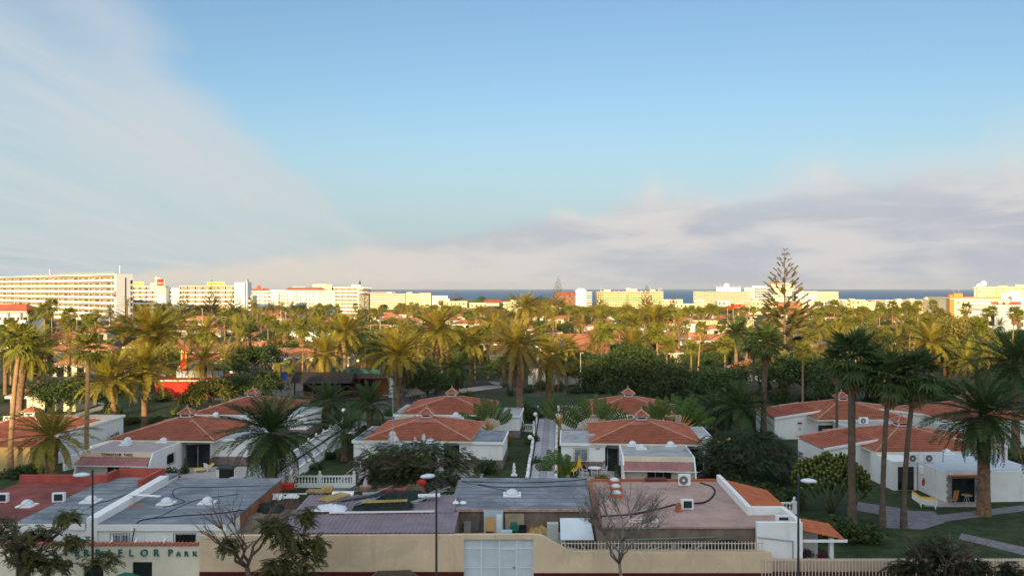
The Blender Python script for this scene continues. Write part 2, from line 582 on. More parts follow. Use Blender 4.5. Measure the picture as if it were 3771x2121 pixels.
def phoenix_crown(seed, n=64, L=3.6, nl=22, low=-0.75, wind=0.0):
    rs = np.random.RandomState(seed)
    Vs, Qs, o = [], [], 0
    for az, el, q in phoenix_layout(rs, n, low):
        l = L * (0.72 + 0.28 * math.sin(math.pi * min(1, q * 1.3))) * rs.uniform(0.88, 1.08)
        k = 0.35 + 0.75 * q + rs.uniform(-0.12, 0.15)
        V, Q = frond_arrays(rs, l, k, nl, 0.16, 0.28, wid=0.05)
        V = V @ rot_to(az, el).T + np.array([0.22 * math.cos(az), 0.22 * math.sin(az), 0.45 * (1 - q)])
        if wind:
            V[:, 0] += wind * (np.linalg.norm(V, axis=1) / L) ** 2
        Vs.append(V)
        Qs.append(Q + o)
        o += len(V)
    return np.concatenate(Vs), np.concatenate(Qs)


def dead_skirt(seed, n=30, L=3.0, nl=14, hang=1.0):
    rs = np.random.RandomState(seed)
    Vs, Qs, o = [], [], 0
    for i in range(n):
        az = i * 2.39996 + rs.uniform(-0.3, 0.3)
        l = L * rs.uniform(0.7, 1.1)
        el = rs.uniform(-0.9, -0.1)
        V, Q = frond_arrays(rs, l, hang * (0.9 + rs.uniform(-0.1, 0.2)), nl, 0.06, -0.15, wid=0.045)
        V = V @ rot_to(az, el).T + np.array([0.2 * math.cos(az), 0.2 * math.sin(az), -0.15])
        Vs.append(V)
        Qs.append(Q + o)
        o += len(V)
    return np.concatenate(Vs), np.concatenate(Qs)


def phoenix_trunk(seed, h, r, lean=(0, 0), bulge=1.35, name='trunk', n=14):
    rs = np.random.RandomState(seed)
    nr = max(10, int(h / 0.11))
    V, Q = [], []
    for i in range(nr + 1):
        t = i / nr
        rr = r * (1.22 - 0.25 * min(1, t * 5) + 0.02 * math.sin(t * 9))
        tb = max(0.0, (t * h - (h - 1.1)) / 1.1)
        rr *= 1 + (bulge - 1) * math.sin(math.pi * min(1, tb * 0.85 + 0.001)) if tb > 0 else 1
        ox, oy = lean[0] * t * t, lean[1] * t * t
        for k in range(n):
            a = 2 * math.pi * (k + 0.5 * (i % 2)) / n
            q = rr * (1 + (0.09 if (k + i) % 2 else -0.05) + rs.uniform(-0.04, 0.04))
            V.append((ox + q * math.cos(a), oy + q * math.sin(a), t * h))
    for i in range(nr):
        for k in range(n):
            k2 = (k + 1) % n
            Q.append((i * n + k, i * n + k2, (i + 1) * n + k2, (i + 1) * n + k))
    return npmesh(name, V, [np.array(Q)], PTRUNK)


def fan_arrays(rs, pet=0.9, rad=0.95, ns=15, spread=2.0, droop=0.35, wide=1.0):
    """One fan leaf: stalk along +x, pleated blade, split drooping tips."""
    V, Q, T = [], [], []
    V += [np.array(p) for p in ((0, -0.035, 0), (pet, -0.02, -0.03), (pet, 0.02, -0.03), (0, 0.035, 0))]
    Q.append((0, 1, 2, 3))
    hub = np.array([pet, 0, -0.03])
    for i in range(ns):
        a0 = -spread + 2 * spread * i / ns
        a1 = -spread + 2 * spread * (i + 1) / ns
        am = (a0 + a1) / 2
        rl = rad * (0.75 + 0.25 * math.cos(am * 0.7)) * rs.uniform(0.9, 1.08)
        ri = rl * 0.62

        def P(a, r, dz):
            return hub + np.array([math.cos(a) * r, math.sin(a) * r * wide, dz])
        pl = 0.05 * rad * (1 if i % 2 else -1)
        dm = -droop * 0.16 * rl
        b = len(V)
        tip = P(am, rl, -droop * rl * rs.uniform(0.5, 1.3))
        V += [hub, P(a0, ri, dm + pl), P(a1, ri, dm - pl), tip]
        T.append((b, b + 1, b + 2))
        T.append((b + 1, b + 3, b + 2))
    return np.array(V), np.array(Q), np.array(T)


def fan_layout(rs, n, low=-0.75, high=1.35):
    return [(i * 2.39996 + rs.uniform(-0.2, 0.2), high - (high - low) * ((i + 0.5) / n) ** 0.9 + rs.uniform(-0.1, 0.1), (i + 0.5) / n) for i in range(n)]


def fan_crown(seed, n=38, sc=1.0, low=-0.75, ns=11):
    rs = np.random.RandomState(seed)
    Vs, Qs, Ts, o = [], [], [], 0
    for az, el, q in fan_layout(rs, n, low):
        V, Q, T = fan_arrays(rs, 0.9 * rs.uniform(0.8, 1.2), 0.95 * rs.uniform(0.85, 1.1), ns, 2.0, 0.15 + 0.4 * q)
        V = (V * sc) @ rot_to(az, el).T + np.array([0, 0, 0.35 * sc * (1 - q)])
        Vs.append(V)
        Qs.append(Q + o)
        Ts.append(T + o)
        o += len(V)
    return np.concatenate(Vs), [np.concatenate(Qs), np.concatenate(Ts)]


def fan_skirt(seed, h=1.5, r=0.55, n=46):
    """Dry fan leaves hanging against the trunk."""
    rs = np.random.RandomState(seed)
    Vs, Qs, Ts, o = [], [], [], 0
    for i in range(n):
        V, Q, T = fan_arrays(rs, 0.35, 0.75, 7, 1.2, 0.25)
        V = V @ rot_to(i * 2.4, rs.uniform(-1.5, -1.05)).T * (r / 0.55)
        V = V + np.array([0.10 * math.cos(i * 2.4), 0.10 * math.sin(i * 2.4), -h * rs.uniform(0, 1) ** 1.2 + 0.1])
        Vs.append(V)
        Qs.append(Q + o)
        Ts.append(T + o)
        o += len(V)
    return np.concatenate(Vs), [np.concatenate(Qs), np.concatenate(Ts)]


def fan_trunk(seed, h, r=0.17, lean=(0, 0), n=9, mat=None):
    rs = np.random.RandomState(seed)
    nr = max(8, int(h / 0.35))
    V, Q = [], []
    for i in range(nr + 1):
        t = i / nr
        rr = r * (1.3 - 0.4 * min(1, t * 5) - 0.15 * t) * (1 + 0.05 * (i % 2))
        for k in range(n):
            a = 2 * math.pi * k / n
            V.append((lean[0] * t * t + rr * math.cos(a), lean[1] * t * t + rr * math.sin(a), t * h))
    for i in range(nr):
        for k in range(n):
            k2 = (k + 1) % n
            Q.append((i * n + k, i * n + k2, (i + 1) * n + k2, (i + 1) * n + k))
    return npmesh('trunk', V, [np.array(Q)], mat or WTRUNK, smooth=True)


def leaf_cloud(rs, centers, radii, per, size, flat=0.6, updir=0.35, squash=1.0):
    """Many small leaf quads spread over the shells of clumps."""
    Vs = []
    for c, r in zip(centers, radii):
        m = max(6, int(per * (r / np.mean(radii)) ** 2))
        u = rs.normal(size=(m, 3))
        u /= np.linalg.norm(u, axis=1)[:, None]
        u[:, 2] *= squash
        p = np.asarray(c) + u * (r * rs.uniform(0.45, 1.08, size=(m, 1)))
        nrm = u * (1 - updir) + rs.normal(size=(m, 3)) * flat + np.array([0, 0, updir])
        nrm /= np.linalg.norm(nrm, axis=1)[:, None]
        a = np.cross(nrm, rs.normal(size=(m, 3)))
        a /= np.linalg.norm(a, axis=1)[:, None]
        b = np.cross(nrm, a)
        sz = size * rs.uniform(0.6, 1.35, size=(m, 1))
        a, b = a * sz, b * sz * 0.5
        Vs.append(np.stack([p - a, p + b * 0.9, p + a, p - b * 0.9], 1).reshape(-1, 3))
    V = np.concatenate(Vs)
    Q = np.arange(len(V)).reshape(-1, 4)
    return V, Q


def crown_blob(seed, rx, ry, rz, nc, per, size, cz=0.0, rc=0.3, squash=0.8, shell=0.55):
    rs = np.random.RandomState(seed)
    u = rs.normal(size=(nc, 3))
    u /= np.linalg.norm(u, axis=1)[:, None]
    u[:, 2] = np.abs(u[:, 2]) * 1.0 - 0.25
    rr = shell + (1 - shell) * rs.uniform(0, 1, size=(nc, 1)) ** 0.6
    c = u * rr * np.array([rx, ry, rz]) + np.array([0, 0, cz])
    rad = rc * min(rx, ry, rz * 1.6) * rs.uniform(0.6, 1.35, size=nc)
    return leaf_cloud(rs, c, rad, per, size, squash=squash)


def limb_tree(rs, h, r0, spread, n1=5, n2=3, n3=0, up=0.6, base=0.35, wob=0.1):
    """Trunk with forking limbs: returns MB with tapered tubes and the list of tips."""
    mb = MB()
    tips = []

    def path(a, b, k=4):
        a, b = np.array(a), np.array(b)
        L = np.linalg.norm(b - a)
        return [tuple(a + (b - a) * t + (rs.normal(size=3) * L * wob * 0.35 if 0 < t < 1 else 0)) for t in np.linspace(0, 1, k + 1)]
    tb = h * base
    p0 = (0, 0, 0)
    p1 = (rs.uniform(-.1, .1) * h, rs.uniform(-.1, .1) * h, tb)
    pp = path(p0, p1, 4)
    mb.tube(pp, [r0 * (1.25 - 0.45 * t / 4) for t in range(5)], 8)
    for i in range(n1):
        a = i * 2 * math.pi / n1 + rs.uniform(-.4, .4)
        L = spread * rs.uniform(0.55, 0.85)
        q = (p1[0] + L * 0.7 * math.cos(a), p1[1] + L * 0.7 * math.sin(a), tb + (h - tb) * up * rs.uniform(0.7, 1.15))
        pt = path(p1, q, 4)
        mb.tube(pt, [r0 * (0.6 - 0.35 * t / 4) for t in range(5)], 6)
        for j in range(n2):
            a2 = a + rs.uniform(-0.9, 0.9)
            l2 = spread * rs.uniform(0.25, 0.5)
            q2 = (q[0] + l2 * math.cos(a2), q[1] + l2 * math.sin(a2), q[2] + (h - tb) * rs.uniform(0.1, 0.42))
            mb.tube(path(q, q2, 3), [r0 * (0.26 - 0.16 * t / 3) for t in range(4)], 5)
            tips.append(q2)
            for m in range(n3):
                a3 = a2 + rs.uniform(-1.3, 1.3)
                l3 = spread * rs.uniform(0.12, 0.34)
                f = rs.uniform(0.3, 1)
                s0 = tuple(np.array(q) * (1 - f) + np.array(q2) * f)
                q3 = (s0[0] + l3 * math.cos(a3), s0[1] + l3 * math.sin(a3), s0[2] + (h - tb) * rs.uniform(0.03, 0.3))
                mb.tube(path(s0, q3, 3), [r0 * (0.11 - 0.07 * t / 3) for t in range(4)], 4, cap=False)
                tips.append(q3)
    return mb, tips


def norfolk(seed, h, rmax, whorls, nb=6, r0=0.3, dens=1.0, clump=True):
    """Norfolk pine: straight mast, whorls of rising branches that carry upright tufts near their ends."""
    rs = np.random.RandomState(seed)
    mb = MB()
    mb.tube([(0, 0, h * t) for t in np.linspace(0, 1, 9)], [r0 * (1 - 0.92 * t) for t in np.linspace(0, 1, 9)], 8)
    br = MB()
    V, Q = [], []
    for w in range(whorls):
        t = 0.16 + 0.83 * (w / (whorls - 1)) ** 0.92
        z = h * t
        Lw = rmax * (1 - t) ** 0.9 + 0.35
        m = nb if t < 0.6 else 5
        for b in range(m):
            a = 2 * math.pi * (b + 0.5 * (w % 2)) / m + rs.uniform(-.22, .22)
            L = Lw * rs.uniform(0.7, 1.1)
            if rs.uniform() < 0.1:
                continue
            ca, sa = math.cos(a), math.sin(a)
            rise = 0.10 + 0.45 * t
            pts = [(ca * L * s, sa * L * s, z + L * (-0.06 * math.sin(s * 2.4) + rise * s * s * 1.05)) for s in (0, .25, .5, .75, 1)]
            br.tube(pts, [0.05 * (1.15 - s) * (0.5 + L / 4) for s in (0, .25, .5, .75, 1)], 4, cap=False)
            P = np.array(pts)
            nt = max(5, int(dens * (3.0 if t < .5 else 1.0) * 9 * L / 1.4))
            for k in range(nt):
                s = 1 - (0.62 if t < .5 else .42) * rs.uniform() ** 1.4
                i = min(int(s * 4), 3)
                f = s * 4 - i
                p = P[i] * (1 - f) + P[i + 1] * f
                tl = (0.30 + 0.11 * L) * rs.uniform(0.6, 1.2)
                side = rs.uniform(-1, 1)
                dv = np.array([ca * 0.75 - sa * side, sa * 0.75 + ca * side, rs.uniform(0.35, 1.0)])
                dv /= np.linalg.norm(dv)
                q = p + dv * tl
                wv = np.cross(dv, rs.normal(size=3))
                wv = wv / np.linalg.norm(wv) * 0.055 * (0.7 + 0.12 * L)
                w2 = np.cross(dv, wv)
                for ww in (wv, w2):
                    o = len(V)
                    V += [p - ww * .7, p + ww * .7, q + ww, q - ww]
                    Q.append((o, o + 1, o + 2, o + 3))
    me = npmesh('foliage', V, [np.array(Q)], PINE)
    return mb.mesh('trunk', BARK, True), br.mesh('branches', BARK, True), me


def paddle_leaf(rs, pl, L, w):
    """Traveller's palm leaf: long stalk along +z, then a broad split blade; built in the x-z plane with a fold."""
    st = MB()
    st.tube([(0, 0, 0), (0, 0.0, pl * 0.5), (0, 0.02, pl)], [0.075, 0.05, 0.035], 5)
    V, Q = [], []
    n = 9
    for sd in (-1, 1):
        for i in range(n):
            s0, s1 = i / n, (i + 0.86) / n
            for_w = []
            b = len(V)
            pts = []
            for s in (s0, s1):
                zz = pl + L * s
                yy = 0.25 * L * s * s
                ww = w * (math.sin(math.pi * min(1, 0.10 + 0.87 * s)) ** 0.55) * rs.uniform(0.85, 1.05)
                pts.append(((0, yy, zz), (sd * ww, yy + 0.22 * ww + rs.uniform(-.05, .05), zz + 0.16 * ww - 0.10 * rs.uniform(0, 1) * w)))
            V += [pts[0][0], pts[1][0], pts[1][1], pts[0][1]]
            Q.append((b, b + 1, b + 2, b + 3))
    me = npmesh('leaf', V, [np.array(Q)], PADDLE)
    return st.mesh('stalk', PETI, True), me


def shrub_mesh(seed, rx, ry, rz, n, size, mat, up=0.3):
    rs = np.random.RandomState(seed)
    u = rs.normal(size=(10, 3))
    u /= np.linalg.norm(u, axis=1)[:, None]
    c = u * np.array([rx, ry, rz]) * rs.uniform(0.25, 0.62, size=(10, 1))
    c[:, 2] = np.abs(c[:, 2]) + rz * 0.25
    V, Q = leaf_cloud(rs, c, np.full(10, 0.45 * min(rx, ry, rz)) * rs.uniform(.7, 1.4, 10), n // 10, size)
    V[:, 2] = np.maximum(V[:, 2], 0.02)
    return npmesh('foliage', V, [Q], mat)


# shared crowns -----------------------------------------------------------------
PHX_FAR = []
for i in range(4):
    V, Q = phoenix_crown(20 + i, n=44, L=3.1, nl=11, low=-0.8)
    PHX_FAR.append(npmesh('crown', V, [Q], PHX))
PHX_FARD = []
for i in range(2):
    V, Q = phoenix_crown(30 + i, n=44, L=3.1, nl=12, low=-0.8)
    PHX_FARD.append(npmesh('crown', V, [Q], PHXD))
SKIRT = []
for i in range(2):
    V, Q = dead_skirt(40 + i, n=16, L=2.0, nl=8)
    SKIRT.append(npmesh('dead_fronds', V, [Q], DEAD))
PTR = [phoenix_trunk(50 + i, 1.0 * hh, 0.30, lean=(ln, 0)) for i, (hh, ln) in enumerate(((4, .1), (6, .3), (8, -.3)))]
FANC = []
for i in range(4):
    V, Fs = fan_crown(60 + i, n=28, sc=1.0, low=-0.75)
    FANC.append(npmesh('crown', V, Fs, FAN))
FSK = []
for i in range(3):
    V, Fs = fan_skirt(70 + i, h=(1.1, 1.6, 2.4)[i])
    FSK.append(npmesh('dead_skirt', V, Fs, DEAD))
FTR = [fan_trunk(80 + i, h, 0.16, (ln, 0)) for i, (h, ln) in enumerate(((6, .2), (8, -.25), (10, .3), (12, -.2)))]

# single fronds and fan leaves for palms close enough to tell them apart
FROND = []
for i in range(10):
    rs = np.random.RandomState(90 + i)
    q = i / 9
    V, Q = frond_arrays(rs, 3.6 * (0.85 if i < 2 else 1.0), 0.32 + 0.75 * q, 32, 0.165, 0.26, wid=0.05, nseg=10, lw=0.024)
    FROND.append((npmesh('frond', V, [Q], PHX), npmesh('frond', V, [Q], PHXD)))
DFROND = []
for i in range(3):
    rs = np.random.RandomState(110 + i)
    V, Q = frond_arrays(rs, 3.1, 1.25, 18, 0.085, -0.15, wid=0.05, nseg=8, lw=.022)
    DFROND.append(npmesh('dead_frond', V, [Q], DEAD))
FANL = []
for i in range(5):
    rs = np.random.RandomState(120 + i)
    V, Q, T = fan_arrays(rs, 0.95, 1.0, 17, 2.1, 0.10 + 0.10 * i)
    FANL.append((npmesh('fan_leaf', V, [Q, T], FAN), npmesh('fan_leaf', V, [Q, T], FAND)))


def place_frond(me, par, az, el, q, sc, zc, tilt=0.0):
    o = O(me.name, me, None, par)
    o.name = me.name.split('.')[0]
    m = Matrix.Rotation(az, 4, 'Z') @ Matrix.Rotation(-el, 4, 'Y') @ Matrix.Rotation(tilt, 4, 'X')
    o.rotation_euler = m.to_euler()
    o.location = (0.2 * math.cos(az), 0.2 * math.sin(az), zc + 0.45 * (1 - q))
    o.scale = (sc, sc, sc)
    return o


def date_palm(label, x, y, h, sc=1.0, seed=0, n=54, deep=False, ndead=0, lean=(0, 0), r=0.33, low=-0.75, group=None, rz=0.0):
    """Near date palm: trunk and every frond are parts."""
    rs = np.random.RandomState(seed)
    t = E('date_palm', label, 'palm tree', (x, y, 0), rz, group)
    tr = O('trunk', phoenix_trunk(seed, h, r, lean), None, t)
    zc = h - 0.05
    hub = Vector((lean[0], lean[1], 0))
    for az, el, q in phoenix_layout(rs, n, low):
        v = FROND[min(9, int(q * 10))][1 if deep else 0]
        s = sc * (0.72 + 0.28 * math.sin(math.pi * min(1, q * 1.3))) * rs.uniform(0.88, 1.08)
        o = place_frond(v, t, az, el, q, s, zc, rs.uniform(-.25, .25))
        o.location += hub
    for i in range(ndead):
        o = place_frond(DFROND[i % 3], t, i * 2.4 + rs.uniform(-.2, .2), rs.uniform(-1.15, -0.3), 1, sc * rs.uniform(.8, 1.25), zc - 0.2)
        o.location += hub
    return t


def fan_palm(label, x, y, h, sc=1.0, seed=0, n=36, skirt=1, lean=(0, 0), r=0.2, group=None, rough=False, tmat=None):
    rs = np.random.RandomState(seed)
    t = E('fan_palm', label, 'palm tree', (x, y, 0), 0, group)
    O('trunk', fan_trunk(seed, h, r, lean, mat=tmat), None, t)
    hub = Vector((lean[0], lean[1], 0))
    for az, el, q in fan_layout(rs, n, -0.7):
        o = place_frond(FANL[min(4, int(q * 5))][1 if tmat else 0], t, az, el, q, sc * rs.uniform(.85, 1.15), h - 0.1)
        o.location = hub + Vector((0, 0, h - 0.1 + 0.35 * sc * (1 - q)))
    if skirt:
        O('dead_skirt', FSK[skirt - 1], None, t, (lean[0], lean[1], h - 0.15), sc=sc)
    return t


def far_palm(kind, label, group, x, y, h, sc, seed, z0=0.0):
    rs = random.Random(seed)
    if label is None:
        size = 'short' if h < 5 else ('tall' if h > 8 else 'medium')
        skirt = ''
        label = group = size + (' fan palm ' if kind == 'fan' else (' golden date palm ' if kind == 'date' else ' deep green date palm ')) + zone(CX + F * x / y, y)
    if kind == 'fan':
        sc *= 0.78
        t = E('fan_palm', label, 'palm tree', (x, y, z0), rs.uniform(0, 6.28), group)
        t.rotation_euler = (rs.uniform(-.05, .05), rs.uniform(-.05, .05), rs.uniform(0, 6.28))
        k = min(range(4), key=lambda i: abs((6, 8, 10, 12)[i] - h))
        hh = (6, 8, 10, 12)[k]
        ln = (.2, -.25, .3, -.2)[k]
        O('trunk', FTR[k], None, t, sc=(1, 1, h / hh))
        O('crown', FANC[rs.randrange(4)], None, t, (ln, 0, h - 0.1), sc=sc * 0.95)
        if rs.random() < 0.75:
            O('dead_skirt', FSK[rs.randrange(3)], None, t, (ln, 0, h - 0.2), sc=sc * rs.uniform(.7, 1.0))
    else:
        t = E('date_palm', label, 'palm tree', (x, y, z0), rs.uniform(0, 6.28), group)
        t.rotation_euler = (rs.uniform(-.08, .08), rs.uniform(-.08, .08), rs.uniform(0, 6.28))
        k = min(range(3), key=lambda i: abs((4, 6, 8)[i] - h))
        hh = (4, 6, 8)[k]
        ln = (.1, .3, -.3)[k]
        O('trunk', PTR[k], None, t, sc=(1, 1, h / hh))
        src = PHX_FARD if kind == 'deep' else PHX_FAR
        O('crown', src[rs.randrange(len(src))], None, t, (ln, 0, h - 0.1), sc=sc)
        if rs.random() < 0.5:
            O('dead_fronds', SKIRT[rs.randrange(2)], None, t, (ln, 0, h - 0.1), sc=sc * .9)
    return t


# broadleaf trees and shrubs: shared crowns
BTREE = []
for i in range(4):
    V, Q = crown_blob(130 + i, 3.3, 3.3, 2.4, 36, 105, 0.185, cz=3.0, rc=0.34, shell=.62)
    rs = np.random.RandomState(140 + i)
    mb, tips = limb_tree(rs, 4.4, 0.2, 3.0, 5, 3)
    BTREE.append((npmesh('crown', V, [Q], BROAD), npmesh('crown', V, [Q], OLIVE), npmesh('crown', V, [Q], BROADL), mb.mesh('trunk', BARK, True)))
SHRUB = [shrub_mesh(150 + i, 1.0, 1.0, 0.9, 900, 0.10, BROAD) for i in range(3)]
SHRUBL = [shrub_mesh(155 + i, 1.0, 1.0, 0.9, 900, 0.10, BROADL) for i in range(2)]
SHRUBO = [shrub_mesh(158 + i, 1.0, 1.0, 0.9, 900, 0.10, OLIVE) for i in range(2)]
STEMS = MB()
for i in range(5):
    STEMS.tube([(0, 0, 0), (0.3 * math.cos(i * 1.3), 0.3 * math.sin(i * 1.3), 0.55)], [0.04, 0.02], 5)
STEMS = STEMS.mesh('stems', BARK, True)


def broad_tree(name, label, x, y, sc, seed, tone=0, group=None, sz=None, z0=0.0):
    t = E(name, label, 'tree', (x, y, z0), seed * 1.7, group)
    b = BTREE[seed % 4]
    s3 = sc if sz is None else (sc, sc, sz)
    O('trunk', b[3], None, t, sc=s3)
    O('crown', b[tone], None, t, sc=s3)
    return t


def shrub(name, label, x, y, sx, sz, seed, tone=0, group=None, cat='shrub', z0=0.0):
    t = E(name, label, cat, (x, y, z0), seed * 2.1, group)
    src = (SHRUB, SHRUBL, SHRUBO)[tone]
    O('stems', STEMS, None, t, sc=(sx, sx, sz))
    O('foliage', src[seed % len(src)], None, t, sc=(sx, sx, sz))
    return t
# ================================================================ the setting
ST = -0.7                                            # street level below the gardens


def gz(y):
    return float(np.interp(y, [500, 1000, 1400, 1600], [0, -7, -24, -28]))


GRASS = M('lawn_grass', (0.024, 0.052, 0.013), var=0.35, scale=0.9, bump=0.5, bscale=30, patch=.6, col2=(0.055, 0.075, 0.022))
GARDEN = M('garden_soil', (0.035, 0.045, 0.020), var=0.3, scale=0.12, col2=(0.10, 0.08, 0.05), bump=0.3)
SEA = M('sea_water', (0.05, 0.125, 0.24), rough=0.6, var=0.12, scale=0.004, bump=0.6, bscale=0.05, spec=0.08)
xs = np.linspace(-1600, 1600, 33)
ys = [50.1, 80, 120, 200, 350, 500, 600, 700, 800, 900, 1000, 1100, 1200, 1300, 1400, 1600]
V = [(x, y, gz(y)) for y in ys for x in xs]
Q = [(j * 33 + i, j * 33 + i + 1, (j + 1) * 33 + i + 1, (j + 1) * 33 + i) for j in range(len(ys) - 1) for i in range(32)]
S(O('ground', npmesh('ground', V, [np.array(Q)], GARDEN)))
m = MB()
m.add([(-22000, 1180, -25), (22000, 1180, -25), (22000, 24000, -25), (-22000, 24000, -25)], [(0, 1, 2, 3)])
S(O('sea', m, SEA))
m = MB()
m.add([(-900, -300, ST - .12), (1500, -300, ST - .12), (1500, 45.2, ST - .12), (-900, 45.2, ST - .12)], [(0, 1, 2, 3)])
S(O('road', m, ASPH))
m = MB()
m.box(-400, 400, 45.2, 50.05, ST - 1, ST)
S(O('pavement', m, CONC))


def flat(name, pts, z, mat, th=0.03):
    m = MB()
    m.prism(pts, z - th, z)
    return S(O(name, m, mat))


def pxpoly(pts, z=0.0):
    return [W(x, y, z) for x, y in pts]


# lawns and garden paths
flat('lawn', [(20.8, 50.7), (60, 50.7), (60, 65.9), (20.8, 65.9)], 0.012, GRASS)
flat('lawn', [(-60, 66), (60, 66), (66, 135), (-66, 135)], 0.012, GRASS)
RZ = R(-4)                                          # the bungalow rows are turned a little
PATHS = [([(1.2, 66), (3.3, 66), (6.2, 118), (4.0, 118)], PAVE, .03), ([(-22.8, 66), (-20.9, 66), (-18.4, 110), (-20.4, 110)], PAVE, .03)]
for pts, mt, z in PATHS:
    po = flat('path', pts, z, mt)
rp_ = S(E('ramp', '', '', (2.25, 66, 0), math.atan2(52, 2.8) - math.pi / 2))
for k_ in ('label', 'category'):
    del rp_[k_]
m = MB()
m.box(-1.08, 1.08, 0, 50, 0, .40)
O('ramp_bed', m, M('ramp_joint', (.22, .20, .22)), rp_)
SLABS = []
for i_, c_ in enumerate(((.42, .40, .43), (.35, .31, .35), (.47, .46, .48))):
    m = MB()
    m.box(-.335, .335, .015, .985, .40, .425)
    SLABS.append(m.mesh('paving_slab', M('slab_%d' % i_, c_, var=.15, scale=2.5, bump=.15)))
for r_ in range(50):
    for c_ in range(3):
        O('paving_slab', SLABS[(1 if c_ == 1 else (2 if (r_ + c_) % 2 else 0))], None, rp_, ((c_ - 1) * .70, r_ * 1.0, 0))
flat('terrace', [(6.0, 71.5), (20, 71.5), (20.5, 80), (6.5, 80)], .028, PALEPAVE)
flat('terrace', [(-16, 72), (-3, 72), (-2.5, 82), (-15.5, 82)], .028, PALEPAVE)
flat('terrace', [(-42, 72), (-25, 72), (-24.5, 82), (-41, 82)], .028, PALEPAVE)
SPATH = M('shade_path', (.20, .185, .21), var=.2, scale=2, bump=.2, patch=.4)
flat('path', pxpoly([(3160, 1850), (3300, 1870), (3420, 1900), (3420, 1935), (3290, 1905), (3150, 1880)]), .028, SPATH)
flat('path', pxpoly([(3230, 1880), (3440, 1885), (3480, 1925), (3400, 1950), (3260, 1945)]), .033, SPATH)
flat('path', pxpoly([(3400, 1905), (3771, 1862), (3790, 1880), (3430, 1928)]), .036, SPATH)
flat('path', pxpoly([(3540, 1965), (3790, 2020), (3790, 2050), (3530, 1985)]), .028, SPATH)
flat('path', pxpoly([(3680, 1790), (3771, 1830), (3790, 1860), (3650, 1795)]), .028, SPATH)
flat('path', pxpoly([(300, 1475), (420, 1490), (420, 1500), (300, 1530), (260, 1530), (380, 1493), (290, 1482)]), .028, PALEPAVE)
flat('path', pxpoly([(1650, 1440), (1790, 1420), (1830, 1420), (1800, 1408), (1850, 1410), (1850, 1428), (1700, 1448)]), .028, PALEPAVE)
flat('patio', pxpoly([(3400, 1868), (3600, 1868), (3590, 1826), (3430, 1826)]), .05, PALEPAVE)
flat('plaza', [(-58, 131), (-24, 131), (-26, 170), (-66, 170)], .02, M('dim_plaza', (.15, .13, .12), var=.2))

# made-up unseen ridge behind the viewer, shaped to shade the near gardens
RD, TS = 420.0, math.tan(SUN_EL) / math.cos(SUN_AZ)
xs = np.concatenate([np.linspace(-900, -180, 40), np.linspace(-170, 60, 81), np.linspace(80, 1500, 40)])
V = []
for x in xs:
    xb = x + RD * math.tan(SUN_AZ)                        # where the ray over this crest point crosses the street line
    top = (RD + 0.0) * TS + (17.2 if xb < -57 else (29.0 if xb > -53 else 17.2 + 11.8 * (xb + 57) / 4))
    top += 0.5 * math.sin(x * .11) + 0.3 * math.sin(x * .31)
    V += [(x, -RD + 150, ST - .3), (x, -RD + 30, top * .45), (x, -RD, top), (x, -RD - 120, top * .5), (x, -RD - 400, ST - .3)]
Q = [(i * 5 + k, i * 5 + k + 1, i * 5 + k + 6, i * 5 + k + 5) for i in range(160) for k in range(4)]
S(O('added_shade_ridge', npmesh('added_shade_ridge', V, [np.array(Q)], M('added_ridge_soil', (.24, .19, .13), var=.3, scale=.02))))

# ---------------------------------------------------------------- the street wall
def zat(py, D=50.0):
    return ZD(py, D)


w1 = E('street_wall', 'cream street wall with green raised letters and a tiled coping', 'wall', (0, 50.0, 0))
m = MB()
x0, x1 = -36.0, XD(735, 50)
doors = [(XD(307, 50), XD(381, 50), zat(2085)), (XD(487, 50), XD(560, 50), zat(2070)), (XD(57, 50), XD(114, 50), zat(2012))]
# wall in pieces round the openings
edges = sorted(doors)
cur = x0
for a, b, zt in edges:
    m.box(cur, a, 0, 0.3, ST, 2.1)
    if zt < 2.05:
        m.box(a, b, 0, 0.3, zt, 2.1)
    cur = b
m.box(cur, x1, 0, 0.3, ST, 2.1)
O('wall', m, CREAM, w1)
for a, b, zt in edges[1:]:
    m = MB()
    m.box(a + .003, b - .003, 0.12, 0.2, ST, zt - .003)
    dd = O('door', m, M('dark_green_door', (0.012, 0.022, 0.018), rough=.5, var=.2), w1)
m = MB()
m.box(edges[0][0] + .003, edges[0][1] - .003, 0.1, 0.22, ST, 2.07)
O('door', m, M('brown_shutter', (0.045, 0.028, 0.02), var=.2, scale=2), w1)
tile = MB()
for i in range(6):
    a0, a1 = math.pi * i / 6, math.pi * (i + 1) / 6
    tile.add([(0.115 * math.cos(a), y, 0.09 * math.sin(a) + dz) for y, dz in ((-.12, 0), (.42, .05)) for a in (a0, a1)], [(0, 1, 3, 2)])
tile = tile.mesh('coping_tile', TILE, True)
k = 0
while x0 + .12 + k * .25 < x1 - .1:
    O('coping_tile', tile, None, w1, (x0 + .13 + k * .25, 0, 2.1 + rnd.uniform(-.012, .012)), rnd.uniform(-.05, .05))
    k += 1
LET = M('letter_green', (0.03, 0.19, 0.155), rough=.5, var=.1)
for ch, zx, big in (('T', 665, 1), ('E', 775, 1), ('R', 868, 1), ('R', 985, 1), ('A', 1095, 1), ('F', 1205, 1), ('L', 1315, 1), ('O', 1445, 1), ('R', 1565, 1),
                    ('P', 1705, 1), ('A', 1785, 0), ('R', 1865, 0), ('K', 1950, 0)):
    sz = .60 if big else .44
    o = O('letter', text_mesh(ch, sz, .06, LET), None, w1, (XD(zx * .3688, 50), -.075, zat(2047)))
    o.rotation_euler = (R(90), 0, 0)

